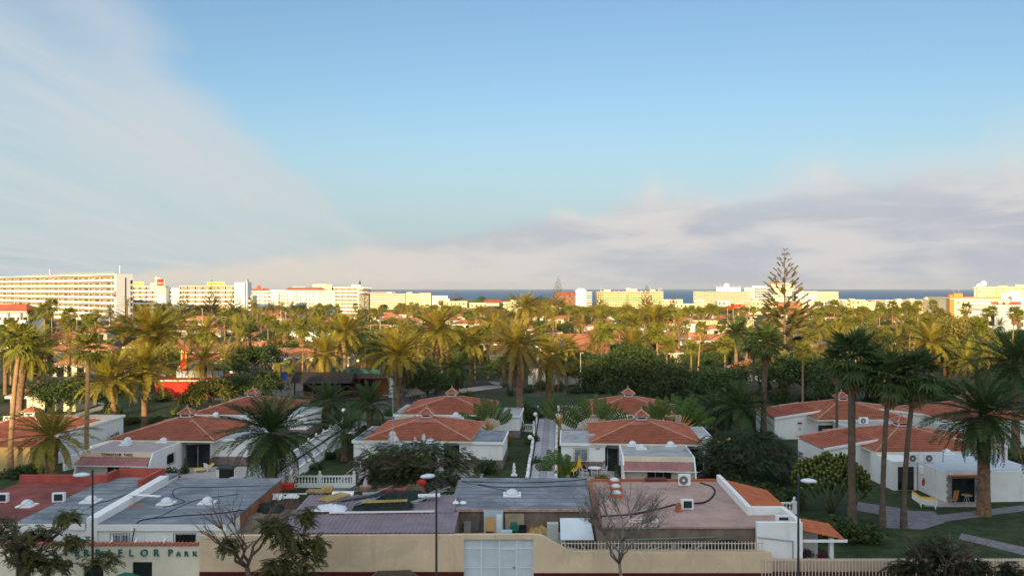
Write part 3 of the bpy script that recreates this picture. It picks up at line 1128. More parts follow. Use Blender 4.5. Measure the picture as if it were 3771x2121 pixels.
w2 = E('street_wall', 'beige rendered street wall with maroon base either side of the white gate', 'wall', (0, 50.0, 0))
gx0, gx1 = XD(1708, 50), XD(1965, 50)
m = MB()
m.prismy([(x1 + .003, .57), (gx0, .57), (gx0, 2.5), (gx1, 2.5), (gx1, .5), (15.5, .5), (15.5, 1.72), (3.55, 1.74), (1.78, 2.72), (1.3, 2.78), (x1 + .003, 2.7)], -.04, .28)
O('wall', m, BEIGE, w2)
for a, b, zt in ((x1 + .003, gx0, .57), (gx1, 33, .5)):
    m = MB()
    m.box(a, b, -.06, .27, ST, zt)
    O('base', m, MAROON, w2)
m = MB()
m.box(15.5, 33, .2, .4, .5, 1.22)
O('low_wall', m, M('pinkish_render', (0.52, 0.38, 0.28), var=.1, scale=.6), w2)
gt = E('yard_gate', 'white sheet metal yard gate with a wicket door in the beige wall', 'gate', (0, 50.1, 0))
cols = [XD(1600 + z * .3688, 50) for z in (288, 467, 650, 822, 990)]
rows = [zat(1700 + z * .3688) for z in (768, 870, 1060)] + [zat(1700 + 1250 * .3688), ST + .04]
PANEL = M('gate_panel', (0.55, 0.60, 0.64), rough=.5, var=.08, scale=1.2, streak=.15, stain=(.3, .28, .25))
for i in range(4):
    for j in range(4):
        m = MB()
        m.box(cols[i] + .04, cols[i + 1] - .04, .05, .07, rows[j + 1] + .04, rows[j] - .04)
        O('panel', m, PANEL, gt)
m = MB()
for c in cols:
    m.box(c - .04, c + .04, .0, .045, ST + .05, rows[0])
for r_ in rows:
    m.box(cols[0], cols[-1], .003, .05, r_ - .03, r_ + .03)
O('frame', m, M('gate_frame', (0.72, 0.75, 0.78), rough=.45, var=.04), gt)
m = MB()
m.box(cols[2] + .06, cols[2] + .1, -.02, .05, ST + .1, rows[1] - .05)
m.box(cols[3] - .1, cols[3] - .06, -.02, .05, ST + .1, rows[1] - .05)
m.box(cols[2] + .06, cols[3] - .06, -.021, .049, rows[1] - .1, rows[1] - .06)
wk = O('wicket_door', m, MATS['gate_frame'], gt)
m = MB()
m.box(cols[3] - .2, cols[3] - .1, -.06, -.021, rows[2] - .05, rows[2] + .03)
O('handle', m, IRON, wk)


def picket_fence(label, x0, x1, y, z0, z1, step):
    f = E('picket_fence', label, 'fence', (0, y, 0))
    pk = MB()
    pk.box(-.022, .022, -.012, .012, 0, z1 - z0 - .08)
    pk.add([(-.03, -.013, z1 - z0 - .08), (.03, -.013, z1 - z0 - .08), (.03, .013, z1 - z0 - .08), (-.03, .013, z1 - z0 - .08), (0, 0, z1 - z0)], [(0, 1, 4), (1, 2, 4), (2, 3, 4), (3, 0, 4)])
    pk = pk.mesh('picket', FENCE)
    n = int((x1 - x0) / step)
    for i in range(n + 1):
        O('picket', pk, None, f, (x0 + i * step, 0, z0), 0)
    for zz in (z0 + .06, z1 - .18):
        m = MB()
        m.box(x0, x1, .015, .045, zz, zz + .045)
        O('rail', m, FENCE, f)
    return f


FENCE = M('fence_paint', (0.66, 0.56, 0.46), rough=.6, var=.08)
picket_fence('cream picket fence on top of the beige wall beside the junk yard', XD(2068, 50.1), XD(2815, 50.1), 50.1, 1.74, 2.37, .2)
picket_fence('cream picket fence before the low pinkish wall and lawn', XD(2806, 49.9), 32.0, 49.9, ST + .9, 1.42, .2)

# parked car whose roof shows over the bottom edge
car = E('parked_car', 'dark parked car against the beige wall beside the lamp post', 'car', (XD(1420, 48.3), 48.3, ST))
m = MB()
prof = [(-2.2, .35), (-2.25, .75), (-2.1, .98), (-1.2, 1.08), (-.6, 1.6), (1.3, 1.66), (2.05, 1.15), (2.2, 1.0), (2.22, .35)]
m.prismy(prof, -.85, .85)
O('body', m, M('black_car_paint', (0.012, 0.012, 0.014), rough=.25, var=.1, spec=.5), car)
for yy in (-.86, .86):
    m = MB()
    m.prismy([(-1.05, 1.1), (-.55, 1.54), (1.2, 1.58), (1.85, 1.14)], yy - .005, yy + .005)
    O('side_window', m, DARKGLASS, car)
m = MB()
m.add([(-1.17, -.7, 1.12), (-1.17, .7, 1.12), (-.64, .65, 1.58), (-.64, -.65, 1.58)], [(0, 1, 2, 3)])
O('windscreen', m, DARKGLASS, car, (-.012, 0, .012))
for xx in (-1.4, 1.4):
    for yy in (-.8, .8):
        wm = MB()
        wm.tube([(xx, yy - .1, .33), (xx, yy + .1, .33)], .33, 14)
        wo = O('wheel', wm, ASPH, car)
        wm = MB()
        wm.tube([(xx, yy - .11, .33), (xx, yy + .11, .33)], .2, 10)
        O('rim', wm, STEEL, wo)
for xx in (-2.24, 2.2):
    for yy in (-.6, .6):
        m = MB()
        m.box(xx - .03, xx + .03, yy - .17, yy + .17, .72, .86)
        O('headlight' if xx < 0 else 'tail_light', m, PLASTIC if xx < 0 else RED, car)
ps = E('street_parasol', 'green parasol top in front of the cream street wall', 'parasol', (XD(460, 48.6), 48.6, ST))
m = MB()
m.lathe([(.85, 1.32), (.5, 1.52), (.06, 1.68), (.02, 1.72)], 8)
O('canopy', m, GREEN, ps)
m = MB()
m.tube([(0, 0, 0), (0, 0, 1.7)], .025, 6)
O('pole', m, STEEL, ps)

# ---------------------------------------------------------------- street lamps
def street_lamp(label, px, top, head_dir, Y=47.0):
    z = ZD(top, Y)
    t = E('street_lamp', label, 'street lamp', (XD(px, Y), Y, ST), head_dir)
    h = z - ST
    m = MB()
    m.tube([(0, 0, 0), (0, 0, .9), (0, 0, 1.0), (0, 0, h + .15)], [.11, .1, .075, .05], 8)
    O('pole', m, POLE, t)
    m = MB()
    m.tube([(0, 0, h), (.25, 0, h + .03)], .03, 6)
    O('arm', m, POLE, t)
    m = MB()
    m.lathe([(.05, -.09), (.30, -.07), (.38, 0), (.30, .07), (.1, .12), (.02, .13)], 14)
    m.v = [(a * 1.25 + .55, b * .8, c * 1.1 + h + .03) for a, b, c in m.v]
    hd = O('lamp_head', m, M('lamp_white', (.62, .68, .74), rough=.35, var=.05), t, smooth=True)
    m = MB()
    m.lathe([(.0, h + .15), (.08, h + .17), (.09, h + .24), (.05, h + .31), (.0, h + .33)], 8)
    O('sensor', m, POLE, t)


street_lamp('street lamp with flat white head before the red and grey roofs', 341, 1750, R(195))
street_lamp('street lamp standing before the mauve ribbed roof', 1607, 1752, R(215))
street_lamp('street lamp beside the white wall and the candelabra spurge', 2940, 1772, R(-12))

# ---------------------------------------------------------------- helpers for roofs
def corrugated(x0, x1, y0, y1, z0, z1, step, h, mat, name='sheet'):
    """Ribbed sheet: ribs run along y, rising from z0 to z1."""
    n = int((x1 - x0) / step)
    V, Q = [], []
    prof = []
    for i in range(n):
        b = x0 + i * step
        prof += [(b, 0), (b + step * .62, 0), (b + step * .70, h), (b + step * .92, h)]
    prof.append((x0 + n * step, 0))
    for x, dz in prof:
        V += [(x, y0, z0 + dz), (x, y1, z1 + dz)]
    for i in range(len(prof) - 1):
        Q.append((2 * i, 2 * i + 2, 2 * i + 3, 2 * i + 1))
    return npmesh(name, V, [np.array(Q)], mat)


def tile_slope(P0, P1, apexL, apexR, step=.24, row=.36, h=.035):
    """Rows of barrel tiles over the quad P0-P1 (eave) to apexL-apexR (top); returns V, Q."""
    P0, P1, A0, A1 = (np.array(p, float) for p in (P0, P1, apexL, apexR))
    u = (P1 - P0) / np.linalg.norm(P1 - P0)
    sl = ((A0 + A1) / 2 - (P0 + P1) / 2)
    sl = sl - u * (sl @ u)
    Ls = np.linalg.norm(sl)
    vdir = sl / Ls
    nrm = np.cross(u, vdir)
    if nrm[2] < 0:
        nrm = -nrm
    nrow = max(1, int(round(Ls / row)))
    V, Q = [], []
    for r_ in range(nrow):
        va, vb = r_ / nrow, min(1.0, (r_ + 1.12) / nrow)
        rowp = []
        for vv, lift in ((va, .055), (vb, .0)):
            a = (P0 + (A0 - P0) * vv)
            b = (P1 + (A1 - P1) * vv)
            rowp.append((a, b, lift))
        la = np.linalg.norm(rowp[0][1] - rowp[0][0])
        nt = max(1, int(round(la / step)))
        base = len(V)
        ss = []
        for i in range(nt):
            ss += [i / nt, (i + .25) / nt, (i + .5) / nt, (i + .75) / nt]
        ss.append(1.0)
        for j, s in enumerate(ss):
            hh = h * (0, .8, 1, .8)[j % 4]
            for a, b, lift in rowp:
                V.append(a + (b - a) * s + nrm * (hh + lift))
        for j in range(len(ss) - 1):
            Q.append((base + 2 * j, base + 2 * j + 2, base + 2 * j + 3, base + 2 * j + 1))
    return np.array(V), np.array(Q)


def tile_mesh(slopes, mat=TILE, **kw):
    Vs, Qs, o = [], [], 0
    for sl in slopes:
        V, Q = tile_slope(*sl, **kw)
        Vs.append(V)
        Qs.append(Q + o)
        o += len(V)
    return npmesh('roof_tiles', np.concatenate(Vs), [np.concatenate(Qs)], mat)


def ridge_mb(mb, a, b, r=.066, step=.33):
    a, b = np.array(a), np.array(b)
    n = max(2, int(np.linalg.norm(b - a) / step))
    for i in range(n):
        p, q = a + (b - a) * (i / n), a + (b - a) * ((i + 1.1) / n)
        mb.tube([tuple(p + (0, 0, .06)), tuple(q + (0, 0, .045))], [r * 1.12, r * .9], 6)


def skylight(par, x, y, z, r=.45, name='skylight_dome'):
    m = MB()
    m.box(x - r * 1.25, x + r * 1.25, y - r * 1.25, y + r * 1.25, z, z + .09)
    k = O('skylight', m, WHITE2, par)
    m = MB()
    m.lathe([(r, .09), (r * .95, .2), (r * .7, .34), (r * .35, .43), (.02, .46)], 10, (x, y, z))
    O('dome', m, M('dome_acrylic', (.62, .66, .70), rough=.25, var=.05, spec=.5), k, smooth=True)


def ac_unit(label, x, y, z, rz=0.0, w=.85, h=.62, group=None, fan=True):
    t = E('air_conditioner', label, 'air conditioner', (x, y, z), rz, group)
    m = MB()
    m.box(-w / 2, w / 2, -.16, .16, .05, h + .05)
    O('case', m, PLASTIC, t)
    m = MB()
    if fan:
        m.tube([(-w * .1, -.162, h * .55), (-w * .1, -.185, h * .55)], h * .40, 16)
        g = O('fan_grille', m, M('grille_grey', (.16, .16, .16), var=.2), t)
        m = MB()
        m.tube([(-w * .1, -.186, h * .55), (-w * .1, -.2, h * .55)], h * .12, 10)
        O('hub', m, PLASTIC, g)
    else:
        m.box(-w * .32, w * .36, -.175, -.16, .14, h - .02)
        g = O('coil_grille', m, M('grille_dark', (.03, .04, .05), var=.2), t)
    m = MB()
    m.box(-w * .4, -w * .3, -.18, .18, 0, .05)
    m.box(w * .3, w * .4, -.18, .18, 0, .05)
    O('feet', m, STEEL, t)
    return t


def cable(label, pts, r=.03, mat=None, name='roof_cable', cat='cable'):
    """Smooth cable through points."""
    P = [np.array(p, float) for p in pts]
    out = []
    for i in range(len(P) - 1):
        p0, p1, p2, p3 = P[max(i - 1, 0)], P[i], P[i + 1], P[min(i + 2, len(P) - 1)]
        for t in np.linspace(0, 1, 6)[:-1]:
            out.append(tuple(.5 * ((2 * p1) + (-p0 + p2) * t + (2 * p0 - 5 * p1 + 4 * p2 - p3) * t * t + (-p0 + 3 * p1 - 3 * p2 + p3) * t ** 3)))
    out.append(tuple(P[-1]))
    m = MB()
    m.tube(out, r, 6)
    return tag(O(name, m, mat or IRON, smooth=True), label, cat)


def window(par, x, y, z, w, h, axis='y', grille=True, curtain=False, name='window'):
    """Window on a wall that faces -y (axis y) or +x (axis x)."""
    m = MB()
    m.box(-w / 2, w / 2, -.03, .02, 0, h)
    rz = 0 if axis == 'y' else R(90)
    k = O(name, m, M('curtained_glass', (.30, .33, .34), var=.35, scale=3, rough=.2) if curtain else DARKGLASS, par, (x, y, z), rz)
    m = MB()
    for a in (-w / 2, w / 2 - .05, -.025):
        m.box(a, a + .05, -.05, -.025, 0, h)
    m.box(-w / 2, w / 2, -.052, -.028, -.0, .05)
    m.box(-w / 2, w / 2, -.052, -.028, h - .05, h)
    O('frame', m, WHITE2 if curtain else IRON, k)
    if grille:
        m = MB()
        n = max(3, int(w / .16))
        for i in range(n + 1):
            a = -w / 2 - .08 + (w + .16) * i / n
            m.box(a - .012, a + .012, -.16, -.135, -.1, h + .1)
        for zz in (-.1, h * .33, h * .66, h + .1):
            m.box(-w / 2 - .09, w / 2 + .09, -.163, -.138, zz - .012, zz + .012)
        O('grille', m, IRON, k)
    return k


# ---------------------------------------------------------------- flat-roofed row behind the street wall
Y0 = 51.8
b1 = E('flat_roofed_house', 'low house with red and grey flat roof and red back parapet', 'house', (0, 0, 0))
m = MB()
m.box(-37, -26.35, Y0, 66, ST, 2.78)
O('wall', m, WHITE, b1)
m = MB()
m.box(-37, -31, Y0 - .05, 63, 2.785, 2.9)
O('roof', m, REDROOF, b1)
m = MB()
m.box(-30.997, -26.3, Y0 - .05, 66, 2.785, 2.895)
O('roof', m, GREYROOF, b1)
m = MB()
m.box(-37, -30.4, 62.8, 63.1, 2.9, 3.45)
m.box(-30.4, -26.9, 64.6, 64.9, 2.9, 3.55)
m.box(-30.7, -30.4, 63.1, 64.6, 2.9, 3.5)
m.box(-27.2, -26.9, 60.8, 64.6, 2.9, 3.55)
O('parapet', m, REDPAR, b1)
m = MB()
m.box(-37, -26.4, Y0 - .12, Y0 - .05, 2.55, 2.93)
O('fascia', m, WHITE2, b1)
window(b1, XD(150, Y0), Y0, .95, 1.5, 1.15, grille=True)
skylight(b1, *W(100, 1864, 2.9), 2.9, .42)
skylight(b1, *W(335, 1848, 2.9), 2.9, .45)
m = MB()
m.prism([(-26.3, Y0 - .1), (-25.65, Y0 - .1), (-25.65, 62.5), (-26.3, 62.5)], ST, [3.3, 3.3, 3.5, 3.5])
O('party_wall', m, WHITE, b1)
p_ = W(217, 1850, 2.9)
ac_unit('white roof air conditioner at the edge of the red and grey roofs', p_[0], p_[1], 2.9, R(8), .8, .6, fan=False)
p_ = W(8, 1852, 2.9)
ac_unit('white roof air conditioner alone on the red roof coating', p_[0], p_[1], 2.9, R(8), .8, .6, fan=False)

b2 = E('flat_roofed_house', 'white house with grey felt roof and barred windows behind the lettered wall', 'house', (0, 0, 0))
m = MB()
m.box(-25.64, -17.75, Y0, 64.2, ST, 2.78)
O('wall', m, WHITE, b2)
m = MB()
m.box(-25.64, -17.65, Y0 - .05, 64.3, 2.785, 2.9)
O('roof', m, GREYROOF, b2)
m = MB()
m.box(-25.64, -17.65, Y0 - .13, Y0 - .051, 2.5, 2.88)
O('fascia', m, WHITE2, b2)
m = MB()
m.box(-17.748, -17.68, 54.6, 64.2, ST, 2.78)
O('side_wall', m, M('rust_render', (.30, .12, .065), var=.25, scale=1.2, bump=.3), b2)
window(b2, XD(446, Y0), Y0, .9, 1.05, 1.35, curtain=True)
window(b2, XD(683, Y0), Y0, .9, 1.2, 1.35, curtain=False)
for px in (395, 485, 590):
    m = MB()
    m.prismx([(50.3, ST), (Y0, ST), (Y0, 2.05), (50.3, 1.45)], XD(px, 51) - .06, XD(px, 51) + .06)
    O('patio_wall', m, WHITE, b2)
skylight(b2, *W(613, 1856, 2.9), 2.9, .42)
skylight(b2, *W(764, 1854, 2.9), 2.9, .42)
SEAM = M('felt_seam', (.13, .145, .165), var=.2, scale=2)
for par_, xa, xb, ya, yb in ((b1, -30.9, -26.5, 52, 65.5), (b2, -25.5, -17.8, 52, 64)):
    for k_ in range(int((yb - ya) / 1.05)):
        m = MB()
        m.box(xa, xb, ya + k_ * 1.05, ya + k_ * 1.05 + .07, 2.896, 2.908)
        O('felt_seam', m, SEAM, par_)
rp = lambda x, y, dz=.03: (*W(x, y, 2.9), 2.9 + dz)
cable('thick black hose lying across the grey felt roof of the white house', [rp(895, 1880), rp(800, 1893), rp(650, 1903), rp(535, 1915), rp(505, 1928), (XD(492, 51.6), 51.6, 2.4), (XD(484, 51.6), 51.6, 1.6)], .035)
cable('thin black cable looping from the skylight to the party wall', [rp(880, 1822), rp(740, 1840), rp(660, 1868), rp(600, 1898), rp(545, 1915)], .02)
cable('thin black cable along the back of the grey felt roof', [rp(960, 1790), rp(760, 1797), rp(650, 1800), rp(640, 1830), rp(680, 1850), rp(600, 1870)], .02)
cable('thin cable along the party wall of the red and grey roof', [rp(540, 1790), rp(470, 1820), rp(400, 1845), rp(345, 1860), rp(330, 1872)], .022)
def plank(label, a, b, w, z, mat, name='plank', cat='plank', th=.05):
    m = MB()
    m.bar((*a, z + th / 2), (*b, z + th / 2), w, th)
    return tag(O(name, m, mat), label, cat)
plank('white board laid across the party wall', W(480, 1822, 3.45), W(588, 1829, 3.45), .32, 3.44, WHITE2)
plank('short orange topped batten on the grey felt roof', W(470, 1864, 2.9), W(530, 1864, 2.9), .09, 2.9, M('orange_wood', (.5, .12, .04)))

b3 = E('ribbed_roof_shed', 'storage shed under a mauve ribbed metal roof behind the beige wall', 'shed', (0, 0, 0))
m = MB()
m.box(-14.1, -3.5, 50.32, 58.4, ST, 2.76)
O('wall', m, DIRTY, b3)
O('roof_sheet', corrugated(-14.2, -3.35, 50.18, 54.5, 2.80, 2.90, .29, .05, PURPLE), None, b3)
O('roof_sheet', corrugated(-14.2, -3.7, 54.3, 58.6, 2.93, 3.02, .29, .05, PURPLE), None, b3)
m = MB()
m.box(-17.6, -14.15, 51, 59, ST, 1.9)
O('side_lean_to', m, DIRTY, b3)

b4 = E('flat_roofed_house', 'house with blue grey felt roof above a stained wall and junk yard', 'house', (0, 0, 0))
m = MB()
m.box(-4.15, 5.2, 55.5, 64.3, ST, 2.78)
O('wall', m, DIRTY, b4)
m = MB()
m.prism([(-4.25, 55.4), (5.25, 55.4), (5.75, 64.4), (-3.9, 64.4)], 2.785, 2.9)
O('roof', m, GREYROOF, b4)
m = MB()
m.box(-4.25, 5.25, 55.3, 55.399, 2.72, 2.9)
O('roof_edge', m, M('pink_edge', (.42, .28, .24), var=.3, scale=4), b4)
window(b4, XD(1600 + 1330 * .3688, 55.5), 55.5, 1.0, 1.1, 1.0, grille=False)
window(b4, XD(1720, 55.5), 55.5, 1.0, .6, .9, grille=False)
for k_ in range(8):
    m = MB()
    m.box(-3.85, 5.2, 56 + k_ * 1.05, 56.07 + k_ * 1.05, 2.896, 2.908)
    O('felt_seam', m, SEAM, b4)
skylight(b4, *W(1886, 1824, 2.9), 2.9, .5)
cable('black cable swagged across the back of the blue grey roof', [rp(1700, 1775), rp(1850, 1779), rp(2000, 1778), rp(2100, 1772), rp(2160, 1766)], .03)
cable('loose black cable running down the blue grey roof', [rp(1705, 1778), rp(1780, 1792), rp(1850, 1806), rp(1870, 1812)], .02)
cable('second black cable on the right half of the blue grey roof', [rp(1760, 1785), rp(1830, 1795), rp(1950, 1796), rp(2050, 1792), rp(2165, 1790)], .028)
for i, px in enumerate((1678, 1706)):
    p_ = W(px, 1858, 2.9)
    t = E('water_float', ('round white float with a valve', 'round white float without a valve')[i] + ' on the blue grey roof', 'float', (*p_, 2.9))
    m = MB()
    m.lathe([(.1, 0), (.23, .05), (.24, .12), (.15, .2), (.02, .23)], 14)
    O('shell', m, PLASTIC, t, smooth=True)
    if i == 0:
        m = MB()
        m.tube([(0, 0, .2), (0, 0, .38)], .03, 6)
        O('valve', m, PLASTIC, t)

b5 = E('flat_roofed_house', 'house with pink roof, white stepped parapet and orange lean-to roofs', 'house', (0, 0, 0))
m = MB()
m.box(5.3, 15.1, 51.3, 63, ST, 2.78)
m.box(15.1, 17.3, 51.3, 53.9, ST, 2.775)
O('wall', m, DIRTY, b5)
m = MB()
m.prism([(5.28, 51.2), (17.2, 51.2), (17.2, 53.8), (15.2, 53.8), (15.6, 63.1), (5.9, 63.1)], 2.785, 2.9)
O('roof', m, PINKROOF, b5)
m = MB()
m.prism([(15.15, 53.8), (15.45, 53.8), (15.75, 63.2), (15.45, 63.2)], ST, 3.42)
m.box(15.45, 17.6, 53.85, 54.15, 2.0, 3.40)
m.box(17.3, 17.6, 51.0, 53.849, 2.0, 3.40)
O('parapet', m, WHITE, b5)
m = MB()
m.box(14.85, 17.6, 50.65, 50.998, ST, 3.3)
O('front_wall', m, WHITE, b5)
m = MB()
m.box(5.9, 15.45, 63.1, 63.3, 2.7, 3.08)
O('back_parapet', m, M('rust_parapet', (.42, .12, .05), var=.2), b5)
m = MB()
m.prism([(5.2, 51.2), (5.5, 51.2), (6.0, 63.1), (5.7, 63.1)], 2.9, 2.99)
O('kerb', m, M('rust_brick', (.40, .13, .07), var=.3, scale=3), b5)
ORT = M('orange_tile', (.46, .13, .055), var=.2, scale=1.5, bump=.2)
S(O('roof_tiles', tile_mesh([((18.6, 54.2, 2.45), (18.9, 62.3, 2.45), (15.5, 54.2, 3.2), (15.8, 62.3, 3.2)),
                             ((20.2, 50.9, 2.2), (20.5, 54.3, 2.2), (17.6, 50.9, 2.75), (17.6, 54.3, 2.75))], ORT, step=.22, row=.34), None, b5), 'stuff')
m = MB()
m.box(15.5, 18.2, 54.4, 62, ST, 2.4)
m.box(17.6, 19.6, 53.6, 53.9, ST, 2.3)
m.box(19.45, 19.7, 51.2, 51.45, ST, 2.2)
O('lean_to_wall', m, WHITE, b5)
m = MB()
m.box(17.6, 20.4, 50.83, 50.89, 2.05, 2.22)
O('fascia', m, WHITE2, b5)
m = MB()
m.tube([(14.9, 50.6, 2.45), (17.0, 50.6, 2.22)], .05, 8)
m.tube([(17.0, 50.6, 2.22), (17.0, 50.6, .9)], .045, 8)
O('drain_pipe', m, STEEL, b5)
m = MB()
m.tube([(6.5, 51.1, 2.1), (12.5, 51.1, 2.3)], .05, 6)
O('gutter', m, M('green_gutter', (.16, .22, .18), rough=.5), b5)
window(b5, XD(2525, 51.3), 51.3, 1.55, .65, .38, grille=False)
for i, (px, py) in enumerate(((2263, 1776), (2268, 1800), (2271, 1824))):
    x, y = W(px, py, 3.0)
    m = MB()
    m.box(x - .42, x + .42, y - .45, y + .45, 2.9, 3.12)
    k = O('skylight_kerb', m, MATS['rust_parapet'], b5)
    m = MB()
    m.lathe([(.36, .0), (.33, .12), (.2, .2), (.02, .24)], 10, (x, y, 3.12))
    O('dome', m, M('dome_acrylic', (.62, .66, .70)), k, smooth=True)
p_ = W(2518, 1787, 2.9)
ac_unit('large white air conditioner with round fan at the back of the pink roof', p_[0], p_[1] - .2, 2.9, 0, .85, .8)
p_ = W(2530, 1877, 2.9)
ac_unit('white air conditioner with dark square grille in the middle of the pink roof', p_[0], p_[1], 2.9, 0, .8, .62, fan=False)
p_ = W(2882, 1922, 2.9)
ac_unit('low white air conditioner inside the corner of the white parapet', p_[0], p_[1], 2.9, 0, .85, .35, fan=False)
m = MB()
m.box(-.16, .16, -.2, .2, 0, .5)
p_ = W(2498, 1885, 2.9)
tag(O('brick_pier', m, MATS['rust_brick'], None, (*p_, 2.9)), 'rust brick pier carrying the black pipe on the pink roof', 'pier')
cable('thick black pipe curving over the pink roof', [rp(2185, 1905), rp(2320, 1897), rp(2440, 1882, .2), rp(2500, 1872, .3), rp(2580, 1858, .1), rp(2615, 1840), rp(2632, 1815), rp(2622, 1795), rp(2580, 1780)], .065, M('black_pipe', (.025, .022, .022), rough=.6))
m = MB()
for dx, dy, L_ in ((0, 0, 1.75), (0, .6, 1.75)):
    m.bar((0, dy, .05), (1.75, dy, .05), .05)
m.bar((0, 0, .05), (0, .6, .05), .05)
m.bar((1.75, 0, .05), (1.75, .6, .05), .05)
m.bar((.15, .0, .0), (.15, .0, .3), .04)
p_ = W(2320, 1925, 2.9)
tag(O('metal_frame', m, PLASTIC, None, (p_[0], p_[1], 2.9)), 'white rectangular metal frame lying at the front of the pink roof', 'frame')
m = MB()
m.tube([(0, 0, .07), (1.6, .1, .07)], .16, 8)
tag(O('mat_roll', m, M('maroon_mat', (.14, .045, .04), var=.2), None, (*W(2375, 1770, 3.0), 3.0)), 'rolled maroon mat on the back parapet of the pink roof', 'roll')
cable('black antenna lead hanging down the white corner of the stepped parapet', [(17.62, 51.1, 3.2), (17.68, 51.1, 2.2), (17.75, 51.2, 1.2)], .02)
# ================================================================ bungalows with tiled pyramid roofs
PW, PD, EH, RISE = 10.7, 11.4, 2.72, 1.5
hw, hd = PW / 2, PD / 2
_c = [(-hw, -hd, EH), (hw, -hd, EH), (hw, hd, EH), (-hw, hd, EH)]
_a = (0, 0, EH + RISE)
ROOFM = tile_mesh([(_c[i], _c[(i + 1) % 4], _a, _a) for i in range(4)])
HIPM = MB()
for i in range(4):
    ridge_mb(HIPM, _c[i], _a)
HIPM = HIPM.mesh('hip_tiles', MORTAR)
SOFF = MB()
SOFF.box(-hw + .03, hw - .03, -hd + .03, hd - .03, EH - .2, EH - .02)
SOFF = SOFF.mesh('eaves_board', M('eaves_cream', (.70, .62, .50), var=.06))
PAVW = MB()
PAVW.box(-hw + .8, hw - .8, -hd + .85, hd - .85, 0, EH - .2)
PAVW = PAVW.mesh('wall', WHITE)
DADO = MB()
DADO.box(-hw + .77, hw - .77, -hd + .82, hd - .82, 0, .85)
DADO = DADO.mesh('dado', STONE)
CUPB = MB()
CUPB.box(-.5, .5, -.5, .5, 0, .42)
CUPB = CUPB.mesh('cupola_base', WHITE2)
CUPS = MB()
for a in range(4):
    ca, sa = round(math.cos(a * math.pi / 2)), round(math.sin(a * math.pi / 2))
    x0_, x1_ = sorted((-.36, .36))
    if sa == 0:
        CUPS.box(min(ca * .49, ca * .51), max(ca * .49, ca * .51), -.36, .36, .2, .34)
    else:
        CUPS.box(-.36, .36, min(sa * .49, sa * .51), max(sa * .49, sa * .51), .2, .34)
CUPS = CUPS.mesh('vent_slot', IRON)
_k = [(-.72, -.72, .42), (.72, -.72, .42), (.72, .72, .42), (-.72, .72, .42)]
CUPR = tile_mesh([(_k[i], _k[(i + 1) % 4], (0, 0, .95), (0, 0, .95)) for i in range(4)], TILE, step=.24, row=.42, h=.06)
CUPF = MB()
for i in range(4):
    ridge_mb(CUPF, _k[i], (0, 0, .95), .06, .3)
CUPF.lathe([(.06, .95), (.09, 1.05), (.05, 1.12), (.08, 1.2), (.01, 1.3)], 8)
CUPF = CUPF.mesh('finial', MORTAR)
CUPU = MB()
CUPU.box(-.7, .7, -.7, .7, .40, .44)
CUPU = CUPU.mesh('cupola_slab', WHITE2)
AWNM = {}


def door_set(par, x, y, rz, w=1.9, h=2.15):
    m = MB()
    m.box(-w / 2, w / 2, -.05, .05, .03, h)
    k = O('door', m, DARKGLASS, par, (x, y, 0), rz)
    m = MB()
    for a in (-w / 2 - .04, -.02, w / 2):
        m.box(a, a + .045, -.075, -.051, 0, h + .3)
    O('frame', m, WHITE2 if w < 1.5 else STEEL, k)
    m = MB()
    for zz in (h - .32, h, h + .26):
        m.box(-w / 2 - .06, w / 2 + .06, -.15, -.12, zz, zz + .03)
    n = 12
    for i in range(n + 1):
        a = -w / 2 - .05 + (w + .1) * i / n
        m.box(a - .01, a + .01, -.152, -.122, h - .32, h + .28)
    for a in (-w / 2 - .06, w / 2 + .03):
        m.box(a, a + .035, -.153, -.119, 0, h + .28)
    O('grille', m, IRON, k)
    return k


def flat_wing(par, x0, x1, y0, y1, h=2.62, rmat=LGREY, dado=True):
    m = MB()
    m.box(x0 + .15, x1 - .15, y0 + .2, y1 - .2, 0, h - .25)
    O('wing_wall', m, WHITE, par)
    if dado:
        m = MB()
        m.box(x0 + .12, x1 - .12, y0 + .17, y1 - .17, 0, .85)
        O('wing_dado', m, STONE, par)
    m = MB()
    m.box(x0, x1, y0, y1, h - .25, h)
    O('roof_slab', m, WHITE2, par)
    m = MB()
    m.box(x0 + .12, x1 - .12, y0 + .12, y1 - .12, h + .001, h + .02)
    O('roof_surface', m, rmat, par)


def tile_wing(par, side, ext, y0, y1, zlo=2.45, zhi=3.25):
    """Tiled wing that carries the side slope on outwards."""
    xi, xo = side * (hw - 1.6), side * (hw + ext)
    if side < 0:
        sl = ((xo, y1, zlo), (xo, y0, zlo), (xi, y1, zhi), (xi, y0, zhi))
    else:
        sl = ((xo, y0, zlo), (xo, y1, zlo), (xi, y0, zhi), (xi, y1, zhi))
    S(O('wing_tiles', tile_mesh([sl]), None, par), 'stuff')
    m = MB()
    a, b = sorted((xi, xo))
    za, zb = (zlo, zhi) if side < 0 else (zhi, zlo)
    m.prismy([(a + .1, 0), (b - .1, 0), (b - .1, zb - .16), (a + .1, za - .16)], y0 + .12, y1 - .12)
    O('wing_wall', m, WHITE, par)
    m = MB()
    m.prismy([(a, za - .15), (b, zb - .15), (b, zb + .09), (a, za + .09)], y0 - .06, y0 + .06)
    O('verge', m, WHITE2, par)
    m = MB()
    ridge_mb(m, (xo, y1, zlo + .03), (xi, y1, zhi + .03), .09)
    O('ridge_tiles', m, MORTAR, par)


